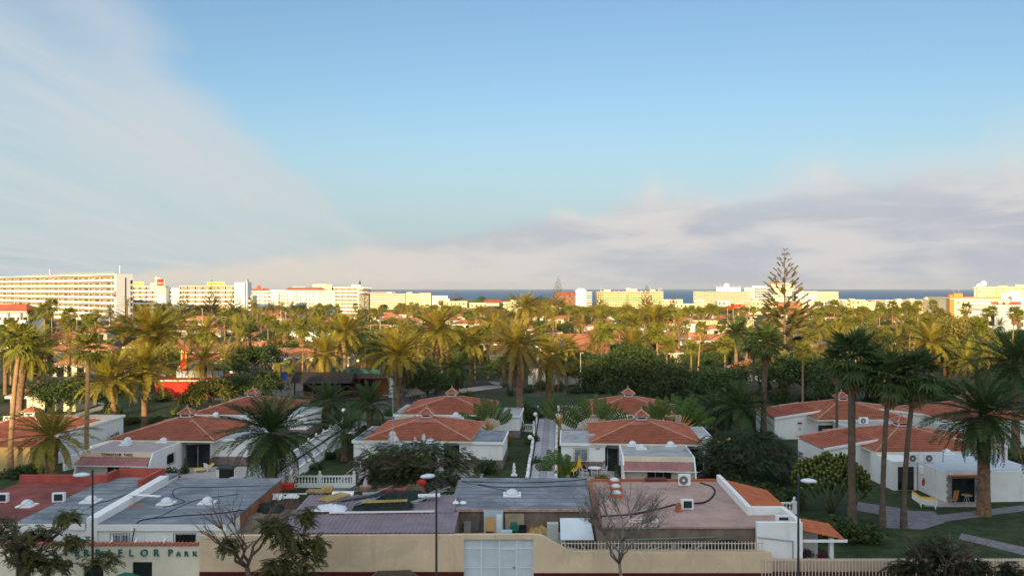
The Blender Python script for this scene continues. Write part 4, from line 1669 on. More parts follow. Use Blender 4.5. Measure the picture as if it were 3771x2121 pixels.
def annex(par, x0, x1, y0, roofm, sign=None, h=2.52, domes=True):
    """Flat-roofed front room with fascia and ribbed awning; reaches forward to y0."""
    yb = -hd + .9
    m = MB()
    m.box(x0 + .12, x1 - .12, y0 + .15, yb, 0, h - .12)
    O('annex_wall', m, M('pale_cream_render', (.74, .70, .60), var=.05, scale=.8), par)
    m = MB()
    m.box(x0 + .13, x1 - .13, y0 + .02, yb, h - .119, h)
    O('annex_roof', m, roofm, par)
    for xx in (x0, x1):
        m = MB()
        a, b = (xx - .001, xx + .13) if xx == x0 else (xx - .13, xx + .001)
        m.prismx([(y0 - 1.25, 0), (yb, 0), (yb, h + .06), (y0, h + .06), (y0 - .35, h - .35), (y0 - .8, h - .95), (y0 - 1.15, h - 1.7)], a, b)
        O('side_wall', m, WHITE, par)
    m = MB()
    m.box(x0 + .131, x1 - .131, y0 - .1, y0 + .019, h - .38, h + .05)
    f = O('fascia', m, CREAM if not sign else M('sign_cream', (.80, .68, .50), var=.04), par)
    if sign:
        for i, ch in enumerate(sign):
            if ch != ' ':
                o = O('letter', text_mesh(ch, .36, .02, DARKWOOD), None, f, ((x0 + x1) / 2 + (i - len(sign) / 2) * .215 + .15, y0 - .121, h - .30))
                o.rotation_euler = (R(90), 0, 0)
    w = x1 - x0 - .1
    me = corrugated(-w / 2, w / 2, y0 - 1.35, y0 - .08, h - .95, h - .40, .42, .04, AWN, 'awning')
    O('awning', me, None, par, ((x0 + x1) / 2, 0, 0))
    m = MB()
    m.box(x0 - .1, x1 + .1, y0 - 1.42, y0 - 1.36, h - 1.0, h - .93)
    O('awning_edge', m, WHITE2, par)
    m = MB()
    m.box((x0 + x1) / 2 - 1.0, (x0 + x1) / 2 + 1.1, y0 + .10, y0 + .149, .02, 2.0)
    k = O('window_door', m, DARKGLASS, par)
    m = MB()
    for i in range(4):
        a = (x0 + x1) / 2 - 1.02 + i * .71
        m.box(a, a + .05, y0 + .07, y0 + .099, .02, 2.05)
    O('frame', m, STEEL, k)
    if domes:
        xm = (x0 + x1) / 2
        skylight(par, xm - 1.9, -hd + .1, h, .42)
        skylight(par, xm + 1.7, -hd + .1, h, .42)
        skylight(par, xm - 1.2, -hd - 1.6, h, .38)


def number(par, s, x, y, z):
    o = O('house_number', text_mesh(s, .3, .012, IRON), None, par, (x, y - .013, z))
    o.rotation_euler = (R(90), 0, 0)


def bungalow(label, x, y, rz=RZ, group=None, dadoed=True, tone=None):
    t = E('bungalow', label, 'house', (x, y, 0), rz, group)
    O('wall', PAVW, None, t)
    if dadoed:
        O('dado', DADO, None, t)
    O('eaves_board', SOFF, None, t)
    r_ = S(O('roof_tiles', ROOFM, None, t), 'stuff')
    O('hip_tiles', HIPM, None, t)
    c = O('cupola_base', CUPB, None, t, (0, 0, EH + RISE - .2), sc=1.08)
    O('vent_slot', CUPS, None, c)
    O('cupola_slab', CUPU, None, c)
    O('cupola_tiles', CUPR, None, c)
    O('finial', CUPF, None, c)
    return t


def at(px, py_apex, D):
    return XD(px, D), D


# centre right, front
x, y = at(2362, 0, 85.2)
a1 = bungalow('tiled bungalow with cream fascia awning and a seated man on its terrace', x, y)
flat_wing(a1, -hw - 2.9, -hw + 1.6, -hd + .2, 2.0)
flat_wing(a1, hw - 1.5, hw + 1.6, -1.0, hd - .5)
annex(a1, -2.6, 3.75, -hd - 5.4, LGREY)
door_set(a1, -3.65, -hd + .55, R(-14), 2.0)
door_set(a1, 4.25, -hd + .55, R(12), 1.5)
window(a1, -6.2, -hd + .39, .85, 1.25, 1.2, curtain=True)
number(a1, '167', -4.6, -hd + .36, 2.0)
number(a1, '171', 5.6, -hd + .8, 1.9)
for xx in (-7.2, -5.2):
    m = MB()
    m.box(xx - .45, xx + .45, -3.4, -2.6, 2.64, 3.05)
    O('roof_tank', m, LGREY, a1)
# centre right, back
x, y = at(2313, 0, 103.5)
a2 = bungalow('tiled bungalow between two traveller palms behind the one with the seated man', x, y)
flat_wing(a2, -hw - 3.4, -hw + 1.6, -hd + .2, 2.0)
flat_wing(a2, hw - 1.5, hw + 1.2, -1.0, hd - .5)
annex(a2, -2.6, 3.5, -hd - 4.5, LGREY)
door_set(a2, 4.25, -hd + .55, R(12), 1.5)
# centre left, front
x, y = at(1572, 0, 86.8)
c1 = bungalow('tiled bungalow with satellite dishes on its front roof', x, y)
flat_wing(c1, -hw - 1.1, -hw + 1.6, -hd + .1, 3.0, rmat=GREYROOF)
flat_wing(c1, hw - 1.4, hw + 3.1, -hd + .25, 1.2, rmat=GREYROOF)
annex(c1, -3.4, 2.6, -hd - 4.6, GREYROOF)
door_set(c1, 3.55, -hd + .6, R(14), 1.8)
door_set(c1, -4.1, -hd + .6, R(-14), 1.3)
number(c1, '169', 4.6, -hd + .42, 1.9)
# centre left, back
x, y = at(1665, 0, 103.6)
c2 = bungalow('tiled bungalow beside the thatched parasols behind the one with dishes', x, y)
flat_wing(c2, -hw - .9, -hw + 1.6, -hd + .1, 3.0)
flat_wing(c2, hw - 1.4, hw + 3.5, -hd + .25, 1.2)
annex(c2, -3.3, 2.4, -hd - 4.6, LGREY)
door_set(c2, 3.55, -hd + .6, R(14), 1.8)
number(c2, '162', 4.6, -hd + .42, 1.9)
# left pair
x, y = at(690, 0, 87.0)
l1 = bungalow('tiled bungalow with dark lettering on its cream fascia', x, y)
annex(l1, -4.9, 2.0, -hd - 5.2, M('pinkish_flat_roof', (.40, .33, .34), var=.12), sign='TERRAFLOR PARK')
flat_wing(l1, hw - 1.4, hw + 2.8, -hd + 1.6, 2.5)
door_set(l1, 3.5, -hd + .55, R(12), 2.2, 2.25)
window(l1, 2.05, -hd - 2.2, 1.0, 1.1, .8, axis='x')
x, y = at(932, 0, 103.5)
l2 = bungalow('tiled bungalow half hidden by the large near date palm', x, y)
annex(l2, -3.4, 2.6, -hd - 4.6, LGREY)
flat_wing(l2, hw - 1.4, hw + 3.0, -hd + .9, 1.8)
# right pair: tiled wings
x, y = at(3318, 0, 81.5)
r1 = bungalow('tiled bungalow with stone edged doorway and two roof air conditioners', x, y, R(3), dadoed=False)
tile_wing(r1, -1, 3.6, -2.9, 3.6)
tile_wing(r1, 1, 3.9, -2.5, 3.6)
m = MB()
m.box(-3.2, 4.9, -hd - 7.4, -hd + .9, 0, 2.5)
m.box(-5.4, -3.3, -hd - 3.2, -hd + .9, 0, 2.5)
O('annex_wall', m, WHITE, r1)
m = MB()
m.box(-3.05, 4.75, -hd - 7.25, -hd + .88, 2.503, 2.56)
O('annex_roof', m, M('blue_white_roof', (.50, .55, .60), var=.06), r1)
ydf = -hd - 7.4
xd = XD(3487, 69.5) - x
m = MB()
m.box(xd - .95, xd + .95, ydf - .03, ydf + .05, .03, 2.0)
dr = O('door', m, DARKGLASS, r1)
m = MB()
for i in range(3):
    m.box(xd - .97 + i * .94, xd - .92 + i * .94, ydf - .06, ydf - .031, .03, 2.0)
O('frame', m, IRON, dr)
QU = M('quoin_stone', (.26, .25, .25), var=.25, scale=4, bump=.3)
for sd in (-1, 1):
    for i in range(8):
        w_ = .42 if i % 2 else .3
        m = MB()
        a, b = sorted((sd * .96, sd * (.96 + w_)))
        m.box(xd + a, xd + b, ydf - .07, ydf + .02, .02 + i * .255, .26 + i * .255)
        O('quoin', m, QU, r1)
m = MB()
m.box(xd - 1.25, xd + 1.25, ydf - .35, ydf + .02, 2.07, 2.14)
O('canopy', m, WOOD, r1)
for i in range(11):
    O('canopy_tile', tile, None, r1, (xd - 1.18 + i * .236, ydf - .3, 2.14), 0)
m = MB()
m.box(-5.0, -3.6, -hd - 3.24, -hd - 3.19, .05, 2.05)
O('door', m, DARKGLASS, r1)
SIGNR = M('sign_red', (.40, .05, .03))
def wall_sign(par, x, y, z):
    m = MB()
    m.box(x - .22, x + .22, y - .03, y, z, z + .75)
    k = O('wall_sign', m, M('sign_white', (.72, .72, .72), var=.03), par)
    m = MB()
    m.box(x - .25, x + .25, y - .035, y - .005, z + .75, z + .98)
    O('sign_header', m, SIGNR, k)
    m = MB()
    m.box(x - .1, x + .1, y - .036, y - .03, z + .16, z + .26)
    O('sign_mark', m, IRON, k)
wall_sign(r1, xd + 1.85, ydf - .003, 1.05)
skylight(r1, 1.0, -hd - .4, 2.56, .42)
skylight(r1, 3.2, -hd - .4, 2.56, .42)
skylight(r1, 2.6, -hd - 3.4, 2.56, .42)
p_ = r1.matrix_basis @ Vector((.3, -hd - .3, 2.56))
q_ = r1.matrix_basis @ Vector((1.75, -hd - .35, 2.56))
for i, (px, py) in enumerate(((3362, 1704), (3422, 1704), (3392, 1745))):
    p_ = W(px, py, 2.56)
    ac_unit(('white fan air conditioner left of its twin on the bungalow with stone doorway', 'white fan air conditioner right of its twin on the bungalow with stone doorway', 'small white air conditioner turned sideways on the bungalow with stone doorway')[i],
            p_[0], p_[1], 2.56, (0, 0, R(70))[i], (.95, .95, .7)[i], (.7, .7, .55)[i])
t = E('fire_extinguisher', 'red fire extinguisher on the white wall left of the stone doorway', 'extinguisher', (XD(3399, 69.4), 69.35, 1.15))
m = MB()
m.lathe([(.09, 0), (.1, .05), (.1, .42), (.05, .5), (.03, .56)], 10)
O('cylinder', m, RED, t, smooth=True)
m = MB()
m.box(-.03, .12, -.02, .02, .56, .6)
O('handle', m, IRON, t)
m = MB()
m.tube([(.03, 0, .56), (.13, -.02, .4), (.12, -.02, .15)], .018, 5)
O('hose', m, IRON, t)
x, y = at(3098, 0, 100)
r2 = bungalow('tiled bungalow with a sunlit roof edge behind the one with stone doorway', x, y, R(3), dadoed=False)
tile_wing(r2, -1, 3.9, -2.9, 3.6)
tile_wing(r2, 1, 4.6, -1.8, 3.6)
flat_wing(r2, -3.4, 4.6, -hd - 4.8, -hd + .9, 2.5, dado=False)
m = MB()
m.box(-4.9, -2.9, -hd + .79, -hd + .84, .3, 1.95)
O('window', m, DARKGLASS, r2)
wall_sign(r2, -6.2, -2.82, 1.0)
p_ = W(3180, 1560, 2.6)
ac_unit('white fan air conditioner on the bungalow with the sunlit roof edge', p_[0], p_[1], 2.52, 0, .95, .7)
# further bungalows seen in part
x, y = at(3560, 0, 99)
r3 = bungalow('brown tiled bungalow with ochre walls behind the big dark date palm', x, y, R(3), dadoed=False)
flat_wing(r3, -hw - 1, hw + 8, -hd - 1.6, -hd + 1.4, 2.5, dado=False)
OCH = M('ochre_render', (.55, .38, .16), var=.08)
for px in (3480, 3600, 3700):
    pass
x, y = at(-20, 0, 80)
l0 = bungalow('tiled bungalow with ochre end wall beside the lit leaning fan palm', x - 1.0, y + 8, R(-2), dadoed=False)
m = MB()
m.box(-1.0, 5.2, -hd - 3.0, -hd + .9, 0, 2.5)
O('annex_wall', m, OCH, l0)
flat_wing(l0, -3, 5.6, -hd + .9, hd + 3, 2.9, dado=False)
S(O('annex_tiles', tile_mesh([((-1.4, -hd - 3.4, 2.45), (5.6, -hd - 3.4, 2.45), (-1.4, -hd + 1, 3.3), (5.6, -hd + 1, 3.3))]), None, l0), 'stuff')
p_ = W(30, 1560, 2.9)
ac_unit('white fan air conditioner on the bungalow with ochre end wall', p_[0], p_[1], 2.92, 0, .9, .7)

# ---------------------------------------------------------------- balustrades
BALU = MB()
BALU.lathe([(.075, 0), (.075, .05), (.045, .09), (.085, .22), (.05, .36), (.04, .46), (.075, .52), (.075, .56)], 8)
BALU = BALU.mesh('baluster', WHITE2, True)


def balustrade(label, p0, p1, z0=0.0, base=.25, step=.26, group=None, posts=3.0):
    dx, dy = p1[0] - p0[0], p1[1] - p0[1]
    L = math.hypot(dx, dy)
    t = E('balustrade', label, 'balustrade', (p0[0], p0[1], z0), math.atan2(dy, dx), group)
    m = MB()
    m.box(0, L, -.13, .13, 0, base)
    O('plinth', m, WHITE, t)
    m = MB()
    m.box(0, L, -.11, .11, base + .56, base + .66)
    O('rail', m, WHITE2, t)
    n = int(L / step)
    for i in range(n):
        O('baluster', BALU, None, t, (step * (i + .5), 0, base))
    k = max(1, int(round(L / posts)))
    for i in range(k + 1):
        m = MB()
        m.box(-.15, .15, -.15, .15, 0, base + .76)
        po = O('post', m, WHITE2, t, (L * i / k, 0, 0))
        m = MB()
        m.lathe([(.05, base + .76), (.06, base + .82), (.13, base + .92), (.10, base + 1.03), (.02, base + 1.1)], 8)
        O('ball_finial', m, WHITE2, po, smooth=True)
    return t


balustrade('white balustrade on a stone base behind the roof scrap pile', (-19.5, 72.0), (-13.6, 72.0), .35, .35)
balustrade('white balustrade along the left edge of the mauve ramp', (.95, 67), (3.6, 116), 0, .12)
balustrade('white balustrade along the right edge of the mauve ramp', (3.5, 67), (5.9, 110), 0, .2)
balustrade('white balustrade on the left edge of the path behind the big near date palm', (-23.3, 67), (-21.2, 105))
balustrade('white balustrade on the right edge of the path behind the big near date palm', (-20.4, 67), (-18.6, 98))
balustrade('white balustrade half lost in shade beyond the orange lean-to roof', W(2830, 1895), W(2925, 1893), 0)
balustrade('short white balustrade by the dark hedge near the pink table umbrella', W(1925, 1590, 0), W(1965, 1592, 0), 0)
balustrade('short white balustrade under the shady palms right of the traveller palm', W(2590, 1580), W(2640, 1582), 0)
m = MB()
m.prismx([(0, 0), (7.5, 0), (7.5, 1.0), (6.8, 1.35), (0, 1.35)], -.12, .12)
tag(O('garden_wall', m, WHITE, None, (*W(235, 1735), 0), R(-20)), 'white garden wall with rounded end left of the lettered bungalow', 'wall')
m = MB()
m.prismx([(0, 0), (8, 0), (8, 1.6), (3, 1.5), (0, 1.3)], -.12, .12)
tag(O('garden_wall', m, WHITE, None, (*W(335, 1690), 0), R(-22)), 'white garden wall running back towards the eaves of the lettered bungalow', 'wall')
# ================================================================ hotels along the skyline
HWIN = M('hotel_window', (.10, .085, .065), rough=.25, var=.3, scale=.5, rand=1.7, spec=.5)
HWHITE = M('hotel_white', (.74, .73, .70), var=.04, scale=.06)
HCREAM = M('hotel_cream', (.72, .64, .44), var=.05, scale=.06)
HYEL = M('hotel_yellow', (.72, .61, .33), var=.05, scale=.06)
HBROWN = M('hotel_brown', (.26, .085, .045), var=.1, scale=.06)
HGREY = M('hotel_grey_and_shade', (.50, .52, .56), var=.05, scale=.06)  # plain grey, also stands in for shade on hotel walls
HGREEN = M('hotel_sage', (.50, .52, .40), var=.06, scale=.06)
HORANGE = M('hotel_orange', (.62, .22, .06), var=.06, scale=.06)
HRED = M('roof_red_far', (.42, .10, .055), var=.2, scale=.2)
_wm = {}


def wmesh(w, h):
    k = (round(w, 2), round(h, 2))
    if k not in _wm:
        m = MB()
        m.box(-w / 2, w / 2, -.06, .02, 0, h)
        _wm[k] = m.mesh('window', HWIN)
    return _wm[k]


def hotel(label, p0, p1, depth, ztop, nfl, fh, bays, wall, band=None, proud=1.2, par=.95, ww=.62, wh=1.7, skip=0, name='hotel', cat='hotel', roofm=None, parts=2):
    dx, dy = p1[0] - p0[0], p1[1] - p0[1]
    L = math.hypot(dx, dy)
    zb = gz(p0[1]) - 1
    t = E(name, label, cat, (p0[0], p0[1], 0), math.atan2(dy, dx))
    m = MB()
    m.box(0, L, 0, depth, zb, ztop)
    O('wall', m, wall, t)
    m = MB()
    m.box(-.2, L + .2, -.25 if not band else -proud - .1, depth + .2, ztop, ztop + .55)
    O('roof_edge', m, roofm or band or wall, t)
    bw = L / bays
    for f in range(nfl):
        z = ztop - (f + 1) * fh
        if z < zb - .5:
            break
        if band:
            m = MB()
            m.box(-.05, L + .05, -proud, -.002, z - .18, z)
            m.box(-.05, L + .05, -proud, -proud + .15, z, z + par)
            O('balcony', m, band, t)
            m = MB()
            for b in range(0, bays + 1, parts):
                m.box(b * bw - .07, b * bw + .07, -proud + .16, -.003, z + .001, z + fh - .19)
            S(O('partition', m, wall, t), 'stuff')
        me = wmesh(bw * ww, wh)
        for b in range(bays):
            if skip and (b + 1) % skip == 0:
                continue
            O('window', me, None, t, ((b + .5) * bw, -.0, z + (.1 if band else .65)))
    return t


def box_part(par, name, mat, x0, x1, y0, y1, z0, z1):
    m = MB()
    m.box(x0, x1, y0, y1, z0, z1)
    return O(name, m, mat, par)


def sign_text(par, s, x, y, z, size, mat, loc=None):
    o = O('lettering', text_mesh(s, size, .05, mat), None, par, (x, y, z))
    o.rotation_euler = (R(90), 0, 0)
    return o


# big white hotel on the left
pn, pf = (XD(432, 405), 405.0), (XD(-120, 545), 545.0)
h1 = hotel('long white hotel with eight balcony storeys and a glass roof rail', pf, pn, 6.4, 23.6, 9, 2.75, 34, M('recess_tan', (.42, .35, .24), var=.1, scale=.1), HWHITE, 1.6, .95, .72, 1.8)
L1 = math.hypot(pn[0] - pf[0], pn[1] - pf[1])
box_part(h1, 'end_wall', HGREY, L1 + .01, L1 + 2.5, -1.6, 6.5, -1, 24.3)  # grey puts the shade of this end into the wall colour
box_part(h1, 'stair_slot', DARKGLASS, L1 + 2.48, L1 + 2.56, 2.6, 3.2, 2, 22.5)
for f in range(7):
    box_part(h1, 'end_window', HWIN, L1 + 2.45, L1 + 2.58, 5.2, 6.2, 3 + f * 2.75, 4.8 + f * 2.75)
for a in range(0, 34):
    box_part(h1, 'glass_rail', M('green_glass', (.26, .33, .31), rough=.1, var=.2), L1 - 68 + a * 2, L1 - 66.3 + a * 2, -1.2, -1.1, 24.2, 25.4)
for a in range(8):
    m = MB()
    m.prismy([(0, 24.2), (3.2, 24.2), (3.2, 25.5)], 2, 6)
    O('solar_panel', m, STEEL, h1, (L1 - 120 + a * 6.2, 0, 0))
m = MB()
m.tube([(L1 - 4, 3, 24), (L1 - 4, 3, 28.5)], .14, 6)
O('flag_mast', m, HWHITE, h1)
m = MB()
m.tube([(L1 - 95, 5, 24), (L1 - 95, 5, 28)], .3, 6)
O('chimney', m, HCREAM, h1)
PLUM = M('plum_logo', (.20, .05, .10))
m = MB()
m.box(L1 + .2, L1 + .8, -1.75, -1.61, 13.2, 16)
m.box(L1 + 1.7, L1 + 2.3, -1.75, -1.61, 13.2, 16)
m.box(L1 + .8, L1 + 1.7, -1.75, -1.61, 13.2, 14.2)
m.box(L1 + .5, L1 + 2.1, -1.75, -1.61, 12.2, 12.5)
O('wall_logo', m, PLUM, h1)

# hotel with the yellow roof sign
D = 560.0
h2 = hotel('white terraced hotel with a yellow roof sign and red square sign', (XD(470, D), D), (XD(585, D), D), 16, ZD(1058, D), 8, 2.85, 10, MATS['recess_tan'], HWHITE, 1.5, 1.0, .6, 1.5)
lx = XD(585, D) - XD(470, D)
box_part(h2, 'stair_wing', HWHITE, lx + .02, lx + 6, -3, 14, -1, ZD(1060, D))
m = MB()
z_ = ZD(1058, D)
m.prismy([(lx - 1, z_ - 6), (lx + 5.5, z_ - 6), (lx + 5.5, z_ + 4.6), (lx - 1, z_ + 6.8)], -3.6, -3.05)
m.box(lx - 4, lx - 1.01, -3.6, -3.05, z_ - 2, z_ + 2.6)
O('sign_tower', m, HCREAM, h2)
sg = box_part(h2, 'sign_panel', RED, lx + .4, lx + 4.8, -3.75, -3.61, z_ + .8, z_ + 5.2)
sign_text(sg, 'RIU', lx + 2.6, -3.82, z_ + 1.8, 2.0, HWHITE)
YSIGN = M('yellow_sign', (.80, .55, .14), var=.04)
sg = box_part(h2, 'sign_panel', YSIGN, -8, 10.5, 1, 1.4, z_ + .9, z_ + 3.4)
sign_text(sg, 'Riu Papayas', 2.0, .93, z_ + 1.4, 2.3, HBROWN)
for f in range(5):
    box_part(h2, 'side_balcony', HWHITE, lx + 6.01, lx + 13, 2, 3.2, z_ - 2.85 * (f + 1), z_ - 2.85 * (f + 1) + 1.0)
box_part(h2, 'rear_wing', HGREY, lx + 6.0, lx + 20, 3.3, 15, -1, z_ - .5)  # wing coloured grey to stand for its shade

D = 540.0
h3 = hotel('white hotel with a yellow roof sign behind the Norfolk pines and a blank tower', (XD(664, D), D), (XD(872, D), D), 16, ZD(1057, D), 8, 2.85, 15, MATS['recess_tan'], HWHITE, 1.5, 1.0, .6, 1.5)
lx = XD(872, D) - XD(664, D)
z_ = ZD(1057, D)
box_part(h3, 'tower', HWHITE, lx - .8, lx + 5.8, -2.2, 12, -1, ZD(1042, D))
m = MB()
m.prismy([(lx + 6.6, 3), (lx + 7.4, 3), (lx + 7.4, ZD(1040, D)), (lx + 6.6, ZD(1031, D))], -2, 3)
O('fin', m, HWHITE, h3)
for f in range(6):
    box_part(h3, 'side_balcony', HWHITE, lx + 5.81, lx + 9.3, -.5, 2, z_ - 7 - 2.85 * (f + 1), z_ - 7 - 2.85 * (f + 1) + 1.2)
    box_part(h3, 'window', HWIN, lx + 6.0, lx + 9.0, 2.01, 2.3, z_ - 7 - 2.85 * (f + 1) + 1.25, z_ - 7 - 2.85 * f - .1)
box_part(h3, 'side_block', HCREAM, lx + 5.81, lx + 9.3, 2.31, 12, -1, z_ - 6)
sg = box_part(h3, 'sign_panel', YSIGN, 16.5, 28, 2, 2.4, z_ + .9, z_ + 3.0)
sign_text(sg, 'Riu Flamingo', 22.2, 1.93, z_ + 1.35, 1.95, HBROWN)

D = 630.0
h4 = hotel('grey white hotel with red hipped roof caps right of the blank tower', (XD(922, D), D), (XD(992, D), D + 6), 12, ZD(1075, D), 6, 2.8, 5, HGREY, HWHITE, 1.0, .9, .5, 1.6, skip=3)
for a, b, zt in ((0, 4.5, 1.6), (4.6, 8.5, 4.2), (8.6, 14.3, 1.8)):
    m = MB()
    z_ = ZD(1075, D) + .55
    m.add([(a, -1, z_), (b, -1, z_), (b, 8, z_), (a, 8, z_), (a + 1, 2, z_ + zt), (b - 1, 2, z_ + zt)], [(0, 1, 5, 4), (1, 2, 5), (2, 3, 4, 5), (3, 0, 4)])
    O('roof', m, HRED, h4)
hotel('plain white hotel block between the red roof caps and the long red roof edge', (XD(984, 700), 700), (XD(1040, 700), 700), 14, ZD(1072, 700), 7, 2.8, 6, HWHITE, None, ww=.4, wh=1.4)
D = 650.0
h5 = hotel('white apartment hotel with long red tiled roof edge and small balconies', (XD(1030, D), D), (XD(1205, D), D - 30), 16, ZD(1072, D), 7, 2.75, 12, HWHITE, HWHITE, .9, .85, .45, 1.6, skip=4)
z_ = ZD(1072, D) + .55
m = MB()
L5 = math.hypot(XD(1205, D) - XD(1030, D), 30)
m.prismx([(-1.3, z_), (8, z_), (3, z_ + 2.0)], 8, L5)
O('roof', m, HRED, h5)
box_part(h5, 'penthouse', HCREAM, L5 - 17, L5 - 2, 8.01, 14, z_, z_ + 4.4)
m = MB()
m.prismy([(0, z_), (6.5, z_), (6.5, z_ + 2.6), (0, z_ + 1.3)], 8.1, 12)
O('stair_gable', m, HWHITE, h5, (1, 0, 0))
O('stair_gable', m, HWHITE, h5, (9.5, -.01, 0))
D = 640.0
h6 = hotel('white hotel with four deep balcony storeys and overhanging roof slab', (XD(1195, D), D), (XD(1335, D), D - 15), 14, ZD(1062, D), 8, 2.75, 11, MATS['recess_tan'], HWHITE, 1.5, 1.0, .6, 1.5)
lx = math.hypot(XD(1335, D) - XD(1195, D), 15)
z_ = ZD(1062, D)
box_part(h6, 'end_fin', HCREAM, lx + .3, lx + 1.4, -2, 10, -1, z_ + .8)
box_part(h6, 'roof_slab', HWHITE, lx + .31, lx + 6, -2.5, 8, z_ - .7, z_ + .5)
box_part(h6, 'floor_slab', HWHITE, lx + 1.41, lx + 5.8, -2.0, 8, z_ - 4, z_ - 3.2)
box_part(h6, 'lift_house', HWHITE, lx - 10, lx - 6, 4, 9, z_ + .55, z_ + 2.6)
m = MB()
m.tube([(lx + .9, 0, z_ + .8), (lx + .9, 0, z_ + 2.6)], .55, 8)
m.cm = 1
m.tube([(lx + .9, 0, z_ + 2.6), (lx + .9, 0, z_ + 4.2), (lx + .9, 0, z_ + 5.6)], [.7, .6, .15], 8)
O('roof_ornament', m.mesh('roof_ornament', [HWHITE, IRON]), None, h6)
D = 900.0
h7 = hotel('long cream hotel with dark window rows and a pink roof behind', (XD(1362, D), D), (XD(1493, D), D), 16, ZD(1085, D), 6, 2.7, 26, MATS['recess_tan'], HCREAM, .8, .9, .6, 1.4)
z_ = ZD(1085, D)
box_part(h7, 'rear_roof', M('pink_far', (.5, .22, .18)), 0, 26, 10, 15, z_ + .56, z_ + 2.5)
box_part(h7, 'lift_house', HWHITE, 18, 23, 3, 8, z_ + .56, z_ + 2.2)
h8 = hotel('yellow hotel with a square balcony grid beside a blank yellow block', (XD(1494, D), D + 2), (XD(1545, D), D + 2), 16, ZD(1085, D), 6, 2.75, 7, HCREAM, HYEL, .9, .8, .5, 1.4)
lx = XD(1545, D) - XD(1494, D)
box_part(h8, 'blank_block', HYEL, lx + .01, lx + 12, -2, 14, -8, ZD(1081, D))
box_part(h8, 'lift_house', HYEL, 0, 6, 6, 12, ZD(1085, D) + .56, ZD(1078, D))
D = 1080.0
hotel('far white hotel with fine window rows left of the sea gap', (XD(1588, D), D), (XD(1648, D), D), 16, ZD(1092, D), 6, 2.6, 16, HWHITE, None, ww=.6, wh=1.2)
D = 980.0
h10 = hotel('brown apartment block with white balconies beside the Norfolk pine', (XD(2043, D), D), (XD(2120, D), D), 14, ZD(1079, D), 8, 2.75, 9, HBROWN, HBROWN, .8, .3, .7, 1.7, skip=5)
h10b = hotel('bright white apartment slab joined to the brown block', (XD(2120.5, D), D - 1), (XD(2158, D), D - 1), 14, ZD(1071, D), 9, 2.75, 4, HWHITE, None, ww=.28, wh=.9, skip=2)
lx = XD(2158, D) - XD(2120.5, D)
for f in range(7):
    z_ = ZD(1071, D) - f * 2.75
    box_part(h10b, 'corner_balcony', HWHITE, lx + .01, lx + 7, -1, 6, z_ - 2.75, z_ - 1.75)
box_part(h10b, 'corner_wall', HWIN, lx + .02, lx + 6, .5, 10, -8, ZD(1076, D))
box_part(h10b, 'penthouse', HWHITE, 2, 10, 3, 10, ZD(1071, D) + .56, ZD(1064, D))
D = 1010.0
h11 = hotel('long pale yellow hotel with dark square windows and blue roof letters', (XD(2198, D), D), (XD(2442, D), D), 16, ZD(1077, D), 8, 2.8, 26, M('recess_straw', (.46, .38, .20), var=.08, scale=.1), M('hotel_yellow_band', (.70, .60, .34), var=.04), .8, .75, .62, 1.7)
z_ = ZD(1077, D)
for a, b, c, mt in ((9, 17, 3.0, HCREAM), (36, 41, 4.6, HYEL), (41.1, 49, 3.6, HCREAM), (66, 71, 3.0, HCREAM)):
    box_part(h11, 'roof_house', mt, a, b, 4, 9, z_ + .56, z_ + c)
for a in (5, 36.5, 39, 65, 75, 77, 79):
    m = MB()
    m.tube([(a, 3, z_ + .5), (a, 3, z_ + 5.5)], .14, 5)
    O('roof_mast', m, HWHITE, h11)
for a in range(14):
    m = MB()
    m.prismy([(0, z_ + .56), (2.2, z_ + .56), (.2, z_ + 1.7)], 1, 3)
    O('solar_panel', m, STEEL if a % 2 else HCREAM, h11, (a * 5.4 + 4.5, 0, 0))
sign_text(h11, 'BRONCEMAR beach', 25.5, -.7, z_ + .62, 2.2, M('sign_blue', (.05, .05, .28)))
D = 1050.0
h12 = hotel('sage green and cream hotel with reddish balcony backs', (XD(2554, D), D), (XD(2755, D), D - 20), 16, ZD(1076, D), 8, 2.7, 18, MATS['recess_tan'], HGREEN, 1.3, .8, .65, 1.5)
box_part(h12, 'penthouse', HWHITE, 28, 57, 4, 11, ZD(1076, D) + .56, ZD(1060, D))
for a in (28, 33, 48, 56):
    m = MB()
    m.tube([(a, 5, ZD(1060, D)), (a, 5, ZD(1051, D))], .16, 5)
    O('roof_mast', m, HWHITE, h12)
m = MB()
m.lathe([(.2, 0), (2.5, .5), (3.6, 1.4)], 14)
ds = O('satellite_dish', m, HGREY, h12, (40, 6, ZD(1056, D)))
ds.rotation_euler = (R(70), 0, 0)
h13 = hotel('shade toned blue grey hotel slab with square recessed windows', (XD(2758, D), D - 25), (XD(2842, D), D - 5), 16, ZD(1061, D), 9, 3.2, 9, HGREY, None, ww=.55, wh=1.6)  # blue grey tone carries the shade on this front
for a in (4, 12, 18, 24):
    box_part(h13, 'roof_house', HWHITE, a, a + 3, 3, 7, ZD(1061, D) + .56, ZD(1056, D) + .3)
h14 = hotel('cream hotel tower with red roof cap behind the tall Norfolk pine', (XD(2843, D), D + 3), (XD(2928, D), D + 3), 16, ZD(1046, D), 10, 3.0, 7, HCREAM, None, ww=.3, wh=1.2, skip=2)
m = MB()
z_ = ZD(1046, D) + .56
m.add([(0, -1, z_), (14, -1, z_), (14, 9, z_), (0, 9, z_), (4, 4, z_ + 3), (10, 4, z_ + 3)], [(0, 1, 5, 4), (1, 2, 5), (2, 3, 4, 5), (3, 0, 4)])
O('roof', m, HRED, h14)
D = 1000.0
